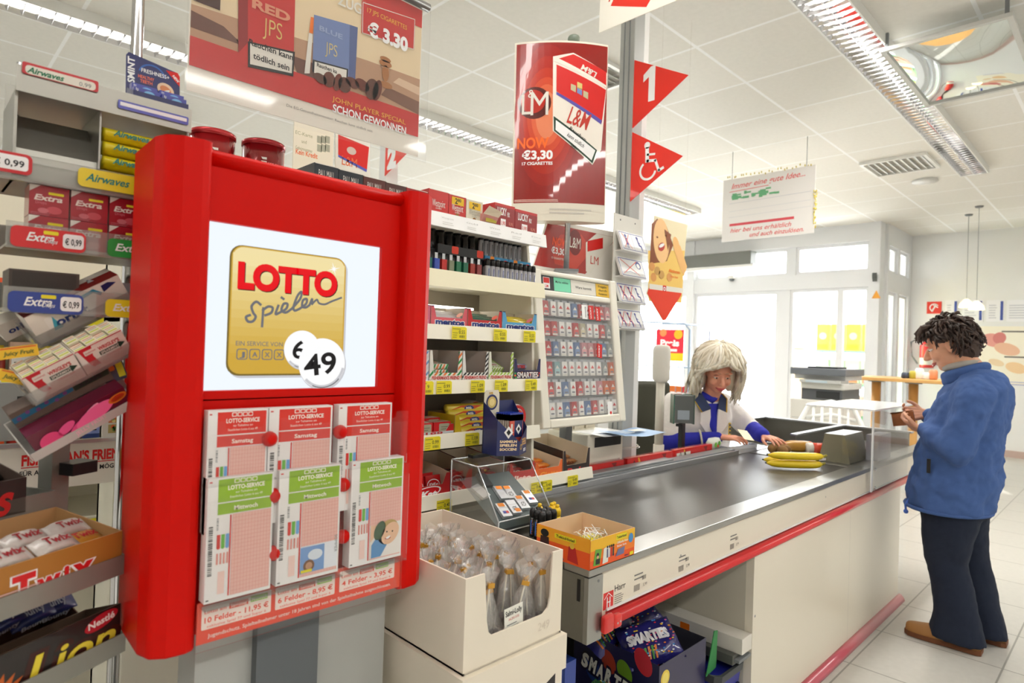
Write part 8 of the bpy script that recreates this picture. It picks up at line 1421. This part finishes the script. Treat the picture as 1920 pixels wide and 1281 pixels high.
# copier
cp = thing('copier', 'grey and white office copier on a beige cabinet by the entrance doors', 'copier', (6.75, 2.3, 0)); U6 = lambda px, py: at(px, py, X=6.5)
a = U6(1482, 735); b = U6(1578, 735); y1, y0 = a.y, b.y
m = wb(cp); m.box((6.5, y0, 0), (7.1, y1, .99), mt((226, 222, 214), .5)); m.push(XM(6.5)); m.rect(-y1+.02, .80, -y0-.02, .803, GRY); m.pop(); m.build('cabinet', cp, bev=.01)
m = wb(cp); m.box((6.52, y0-.0, .99), (7.05, y1-.1, 1.10), mt((90, 92, 96), .4)); m.box((6.515, y0+.02, 1.01), (6.53, y0+.24, 1.08), DK); m.box((6.5, y0-.02, 1.10), (7.05, y1-.10, 1.16), mt((214, 212, 206), .4)); m.build('paper_unit', cp, bev=.006)
m = wb(cp); m.box((6.46, y0, 1.16), (6.7, y1-.1, 1.19), mt((200, 200, 196), .4)); m.push(XM(6.459)); m.rect(-y1+.16, 1.163, -y0-.12, 1.185, mt((190, 205, 214), .3)); m.pop(); m.build('control_panel', cp); m = wb(cp); m.box((6.6, y0, 1.19), (7.1, y1, 1.235), mt((220, 220, 218), .4)); m.build('scanner_body', cp)
m = wb(cp); m.box((6.5, y0-.03, 1.235), (7.08, y1+.01, 1.305), mt((110, 114, 120), .4)); m.box((6.52, y0+.05, 1.305), (6.8, y1-.15, 1.322), mt((40, 44, 50), .4)); m.build('document_feeder', cp, bev=.008)
# white plastic chair
pc = thing('plastic_chair', 'white slatted plastic garden chair between the cash desk and the copier', 'chair', (5.75, 1.9, 0), rz=PI+.3)
m = MB(); WPL = mt((244, 244, 240), .3, coat=.3); m.box((-.22, -.24, .42), (.22, .24, .445), WPL); m.build('seat', pc, bev=.01)
for sx in (-1, 1):
    for sy in (-1, 1): m = MB(); m.tube([(.2*sx, .22*sy, .43), (.25*sx, .26*sy, 0)], [.022, .018], WPL, 8); m.build('leg', pc)
m = MB(); pts = [(-.22, .24, .44), (-.30, .25, .82), (-.33, .18, .97), (-.34, 0, 1.01), (-.33, -.18, .97), (-.30, -.25, .82), (-.22, -.24, .44)]; m.tube(pts, .024, WPL, 10); m.tube([(-.31, .2, .86), (-.33, 0, .90), (-.31, -.2, .86)], .018, WPL, 8)
for i in range(5): y = -.14+.07*i; m.tube([(-.33, y, .96), (-.22, y, .45)], .014, WPL, 6)
m.build('backrest', pc)
for sy in (-1, 1): m = MB(); m.tube([(-.28, .25*sy, .68), (.12, .28*sy, .66), (.2, .27*sy, .43)], .02, WPL, 8); m.build('armrest', pc)
# extinguisher with sign
fe = thing('fire_extinguisher', 'red fire extinguisher with white label hanging on the right wall', 'fire extinguisher', (11.88, at(1738, 665, X=11.88).y, 1.0)); p1 = at(1737, 640, X=11.88); p2 = at(1737, 690, X=11.88); zz0, zz1 = p2.z-1.0, p1.z-1.0
m = MB(); m.lathe([(.09, zz0), (.10, zz0+.02), (.10, zz1-.08), (.06, zz1-.02), (.03, zz1)], mt((220, 40, 40), .3, coat=.4), 18); m.lathe([(.101, zz0+.05), (.101, zz0+.16)], WP, 18, False); m.build('cylinder', fe); m = MB(); m.tube([(0, 0, zz1), (-.02, .1, zz1+.06), (-.03, .22, zz1-.02), (-.03, .2, zz1-.25), (-.03, .12, zz0+.06)], .012, GRY, 8); m.build('hose', fe); m = MB(); m.box((-.03, -.02, zz1), (.03, .06, zz1+.04), BK); m.build('valve', fe); m = MB(); m.box((.1, -.04, zz0+.1), (.119, .04, zz1), GRY); m.build('bracket', fe)
r = thing('extinguisher_sign', 'red square safety sign with white symbol on the right wall above the extinguisher', 'sign', (11.99, 2.43, 2.27)); m = wb(r); a = at(1738, 566, X=11.99); b = at(1765, 588, X=11.99); m.push(XM(11.99)); m.prism([(-a.y, b.z), (-b.y, b.z), (-b.y, a.z), (-a.y, a.z)], -.008, 0, mt((226, 60, 44), .5)); cx_, cz_ = -(a.y+b.y)/2, (a.z+b.z)/2; m.ring(cx_, cz_, .05, .065, WH, 2, .5, 4.5); m.line([(cx_-.03, cz_-.06), (cx_+.03, cz_+.05)], .02, WH, 2); m.line([(cx_-.01, cz_+.04), (cx_+.05, cz_-.0)], .015, WH, 2); m.pop(); m.build('plate', r)
# menu boards on the wall
mb_ = [(1772, 1795), (1805, 1842), (1850, 1882), (1888, 1960)]
for i, (xa, xb) in enumerate(mb_):
    a = at(xa, 563, X=11.99); b = at(xb, 603, X=11.99); r = thing('menu_board', 'pale menu board on the right wall, %s' % ['partly above the head of the customer', 'second from the extinguisher sign', 'third from the extinguisher sign', 'at the right picture edge'][i], 'menu board', (11.99, (a.y+b.y)/2, 2.1), group='pale menu boards'); m = wb(r); m.push(XM(11.99)); m.prism([(-a.y, b.z), (-b.y, b.z), (-b.y, a.z), (-a.y, a.z)], -.01, 0, mt((246, 246, 248), .4)); m.lines(-a.y+.03, b.z+.05, -b.y-.08, a.z-.05, 6, mt((205, 206, 214), .5)); m.rect(-b.y-.045, b.z+.02, -b.y-.01, a.z-.02, mt((70, 90, 170), .5), 2); m.pop(); m.build('plate', r)
r = thing('sausage_poster', 'large cream wall poster with pictures of ham and cold cuts behind the customer', 'poster', (11.99, 1.4, 1.5)); m = wb(r); a = at(1838, 612, X=11.99); b = at(1990, 725, X=11.99); m.push(XM(11.99)); m.prism([(-a.y, b.z), (-b.y, b.z), (-b.y, a.z), (-a.y, a.z)], -.008, 0, mt((250, 244, 226), .5))
def W_(px, py): p_ = at(px, py, X=11.99); return -p_.y, p_.z
for li, (px, py, rx, rz_, c) in enumerate(((1862, 638, .14, .10, (230, 160, 150)), (1874, 634, .08, .09, (214, 130, 126)), (1888, 655, .16, .09, (236, 190, 160)), (1905, 690, .13, .08, (240, 206, 160)), (1868, 680, .1, .05, (240, 216, 180)))): u, v = W_(px, py); m.disc(u, v, rx, mt(c, .5), 2+2*li, rz_, rot=-.3)
for px, py in ((1900, 622), (1905, 670)): u, v = W_(px, py); m.rect(u-.14, v-.01, u+.2, v+.012, mt((110, 106, 100), .5), 2)
u, v = W_(1895, 718); m.lines(u-.2, v-.03, u+.3, v+.04, 2, mt((170, 176, 214), .5)); m.pop(); m.build('sheet', r)
# pendant lamps
for i, (px, py) in enumerate(((1812, 570), (1831, 574))):
    p_ = at(px, py, X=10.6-.5*i); r = thing('pendant_lamp', 'small glowing glass pendant lamp before the right wall, %s' % ['left one', 'right one'][i], 'pendant lamp', (p_.x, p_.y, p_.z), group='glass pendant lamps'); m = MB(); m.lathe([(.09, -.05), (.08, .0), (.04, .05), (.015, .07)], mt((255, 226, 160), .3, emit=1.6, name='lit_lamp_glass'), 18, False); m.build('shade', r); m = MB(); m.tube([(0, 0, .06), (0, 0, 3.469-p_.z)], .003, GRY, 6); m.build('cord', r); m = MB(); m.ball((0, 0, 0), .035, mt((255, 240, 210), .3, emit=4, name='lit_bulb'), 10, 7); m.build('bulb', r)
    m = MB(); m.lathe([(.04, 3.45-p_.z), (.05, 3.469-p_.z)], GRY, 14); m.build('canopy', r)
# air curtain above the door
r = thing('air_curtain', 'long grey air curtain unit above the left door', 'air curtain', (10.3, 5.6, 3.0)); a = at(1285, 475, X=10.2); b = at(1407, 495, X=10.2); m = wb(r); m.box((10.2, b.y, at(1400, 495, X=10.2).z), (10.43, a.y+.4, at(1400, 470, X=10.2).z), mt((120, 122, 118), .5)); m.build('casing', r, bev=.01); m = wb(r); m.box((10.21, b.y-.04, at(1400, 500, X=10.2).z), (10.41, a.y+.44, at(1400, 495, X=10.2).z), W); m.build('frame', r)
r = thing('dome_camera', 'small dark dome camera on the beam above the doors', 'camera', (10.38, at(1372, 523, X=10.38).y, at(1372, 523, X=10.38).z)); m = MB(); m.ball((0, 0, 0), (.05, .05, .045), mt((70, 80, 84), .2, coat=1), 14, 8); m.build('dome', r); m = MB(); m.box((-.05, -.05, .0), (.04, .05, .06), W); m.build('base', r)
p_ = at(1640, 519, X=10.3); r = thing('wall_camera', 'dark bracket camera at the corner column right of the doors', 'camera', tuple(p_)); m = MB(); m.box((-.06, -.03, -.03), (.08, .03, .03), mt((90, 96, 96), .4)); m.build('camera_body', r, rot=(0, .5, .2)); m = MB(); m.tube([(.02, 0, 0), (.1, 0, .02)], .012, GRY, 8); m.build('bracket', r)
p_ = at(1643, 552, X=10.395); m = MB(); m.push(XM(0)); m.prism([(-.06, -.06), (.06, -.06), (0, .06)], 0, .002, mt((244, 170, 60), .5)); m.pop(); tag(m.build('warning_sticker', loc=tuple(p_)), 'orange warning triangle sticker on the corner column', 'sticker')
# wire display trolley with offer sheet
tr = thing('display_trolley', 'tall wire display trolley with a red and yellow offer sheet, left of the cashier', 'trolley', (7.2, 4.25, 0)); WR_ = mt((170, 190, 214), .3, .7); ya, yb = 3.97, 4.75
m = wb(tr)
for x in (7.0, 7.5):
    m.tube([(x, ya, .1), (x, ya, 1.70), (x, ya+.08, 1.78), (x, yb-.08, 1.80), (x, yb, 1.70), (x, yb, .1)], .012, WR_, 8)
    for i in range(1, 9): y = ya+(yb-ya)*i/9; m.tube([(x, y, .2), (x, y, 1.76)], .004, WR_, 5)
m.build('wire_frame', tr)
for z in (.25, .75, 1.22): m = wb(tr); m.box((7.0, ya, z), (7.5, yb, z+.015), WR_); m.build('shelf', tr)
m = wb(tr); a = at(1231, 618, X=6.98); b = at(1281, 678, X=6.98); m.push(XM(6.98)); m.prism([(-a.y, b.z), (-b.y, b.z), (-b.y, a.z), (-a.y, a.z)], -.004, 0, mt((232, 50, 70), .5)); m.rect(-a.y, b.z, -b.y, b.z+.1, mt((246, 220, 40), .5), 2); m.text('Preis', (-a.y-b.y)/2, b.z+.19, .08, WH, 3, .05, fit=.27); m.lines(-a.y+.03, b.z+.12, -b.y-.03, b.z+.16, 1, WH, 3, .8); m.disc(-b.y-.08, a.z-.06, .06, mt((246, 190, 40), .5), 2); m.disc(-a.y+.1, a.z-.04, .05, mt((240, 150, 90), .5), 2); m.pop(); m.build('offer_sheet', tr)
for sy in (ya, yb):
    for x in (7.0, 7.5): m = wb(tr); m.push(TR(x, sy, .05) @ RX(PI/2)); m.lathe([(.05, -.015), (.05, .015)], BK, 14); m.pop(); m.build('wheel', tr)
rr = random.Random(6)
for zi, z in enumerate((.266, .766)):
    for i in range(8): m = MB(); c = ((60, 150, 90), (70, 120, 200), (230, 120, 50), (220, 60, 70), (230, 230, 230))[rr.randrange(5)]; m.box((-.07, -.04, 0), (.07, .04, .22), mt(c, .5)); m.push(XM(-.07)); m.rect(-.03, .06, .03, .15, WH); m.pop(); tag(m.build('product_box', loc=(7.12, ya+.06+.093*i, z)), 'product box on the wire trolley, %s shelf, %s from the right' % (['lower', 'upper'][zi], ORD[i]), 'box', 'boxes on the wire trolley')
# goods seen outside the doors
ot = thing('outdoor_stand', 'tiered outdoor rack with yellow and green packs beyond the door glass', 'rack', (11.2, 4.0, 0)); 
m = wb(ot)
for z in (.35, .95, 1.5): m.box((11.1, 3.0, z), (11.6, 4.0, z+.03), mt((110, 190, 150), .5))
m.build('shelves', ot)
for y in (3.0, 3.97): m = wb(ot); m.box((11.58, y, 0), (11.62, y+.03, 2.0), ALU); m.build('upright', ot)
for zi, (z, h) in enumerate(((.381, .42), (.981, .40), (1.531, .44))):
    for i in range(4): m = MB(); c = ((226, 190, 170), (190, 210, 170), (240, 206, 60))[zi]; m.box((-.1, -.10, 0), (.1, .10, h), mt(c, .5)); m.push(XM(-.1)); m.disc(0, h*.55, .06, mt(((220, 110, 90), (230, 240, 230), (250, 236, 150))[zi], .5)); m.rect(-.08, .03, .08, .1, mt(((90, 170, 110), (220, 130, 90), (240, 190, 30))[zi], .5)); m.pop(); tag(m.build('product_pack', loc=(11.28, 3.14+.235*i, z)), '%s pack on the outdoor rack, %s from the right' % (['pinkish', 'pale green', 'big yellow'][zi], ORD[i]), 'pack', 'packs on the outdoor rack')
pb = thing('parcel_basket', 'peach coloured planter with pale blue lid outside the doors above the copier', 'planter', (11.4, 4.45, 0)); m = MB(); m.lathe([(.2, 0), (.26, .02), (.28, 1.55), (.26, 1.56)], mt((246, 206, 170), .6), 20); m.build('tub', pb); m = MB(); m.lathe([(.33, 1.56), (.34, 1.6), (.2, 1.68), (0, 1.7)], mt((190, 214, 236), .5), 20); m.build('lid', pb)
# small green and white boxes between the post and the display
for i, (x, y, z, c) in enumerate(((3.9, 3.0, 0, (236, 236, 234)), (4.4, 3.25, 0, (90, 170, 110)), (4.0, 3.45, 0, (226, 230, 226)))):
    m = MB(); m.box((-.18, -.16, 0), (.18, .16, (.95, .8, 1.05)[i]), mt(c, .5)); m.push(fr(-.18, -.16, 0)); m.rect(.02, .3, .34, .5, mt((226, 90, 100), .5)); m.pop(); tag(m.build('stacked_carton', loc=(x, y, z)), 'tall carton stack in the aisle behind the post, %s' % ['white with a pink band', 'green one', 'rear white one'][i], 'carton', 'cartons in the aisle behind the post')
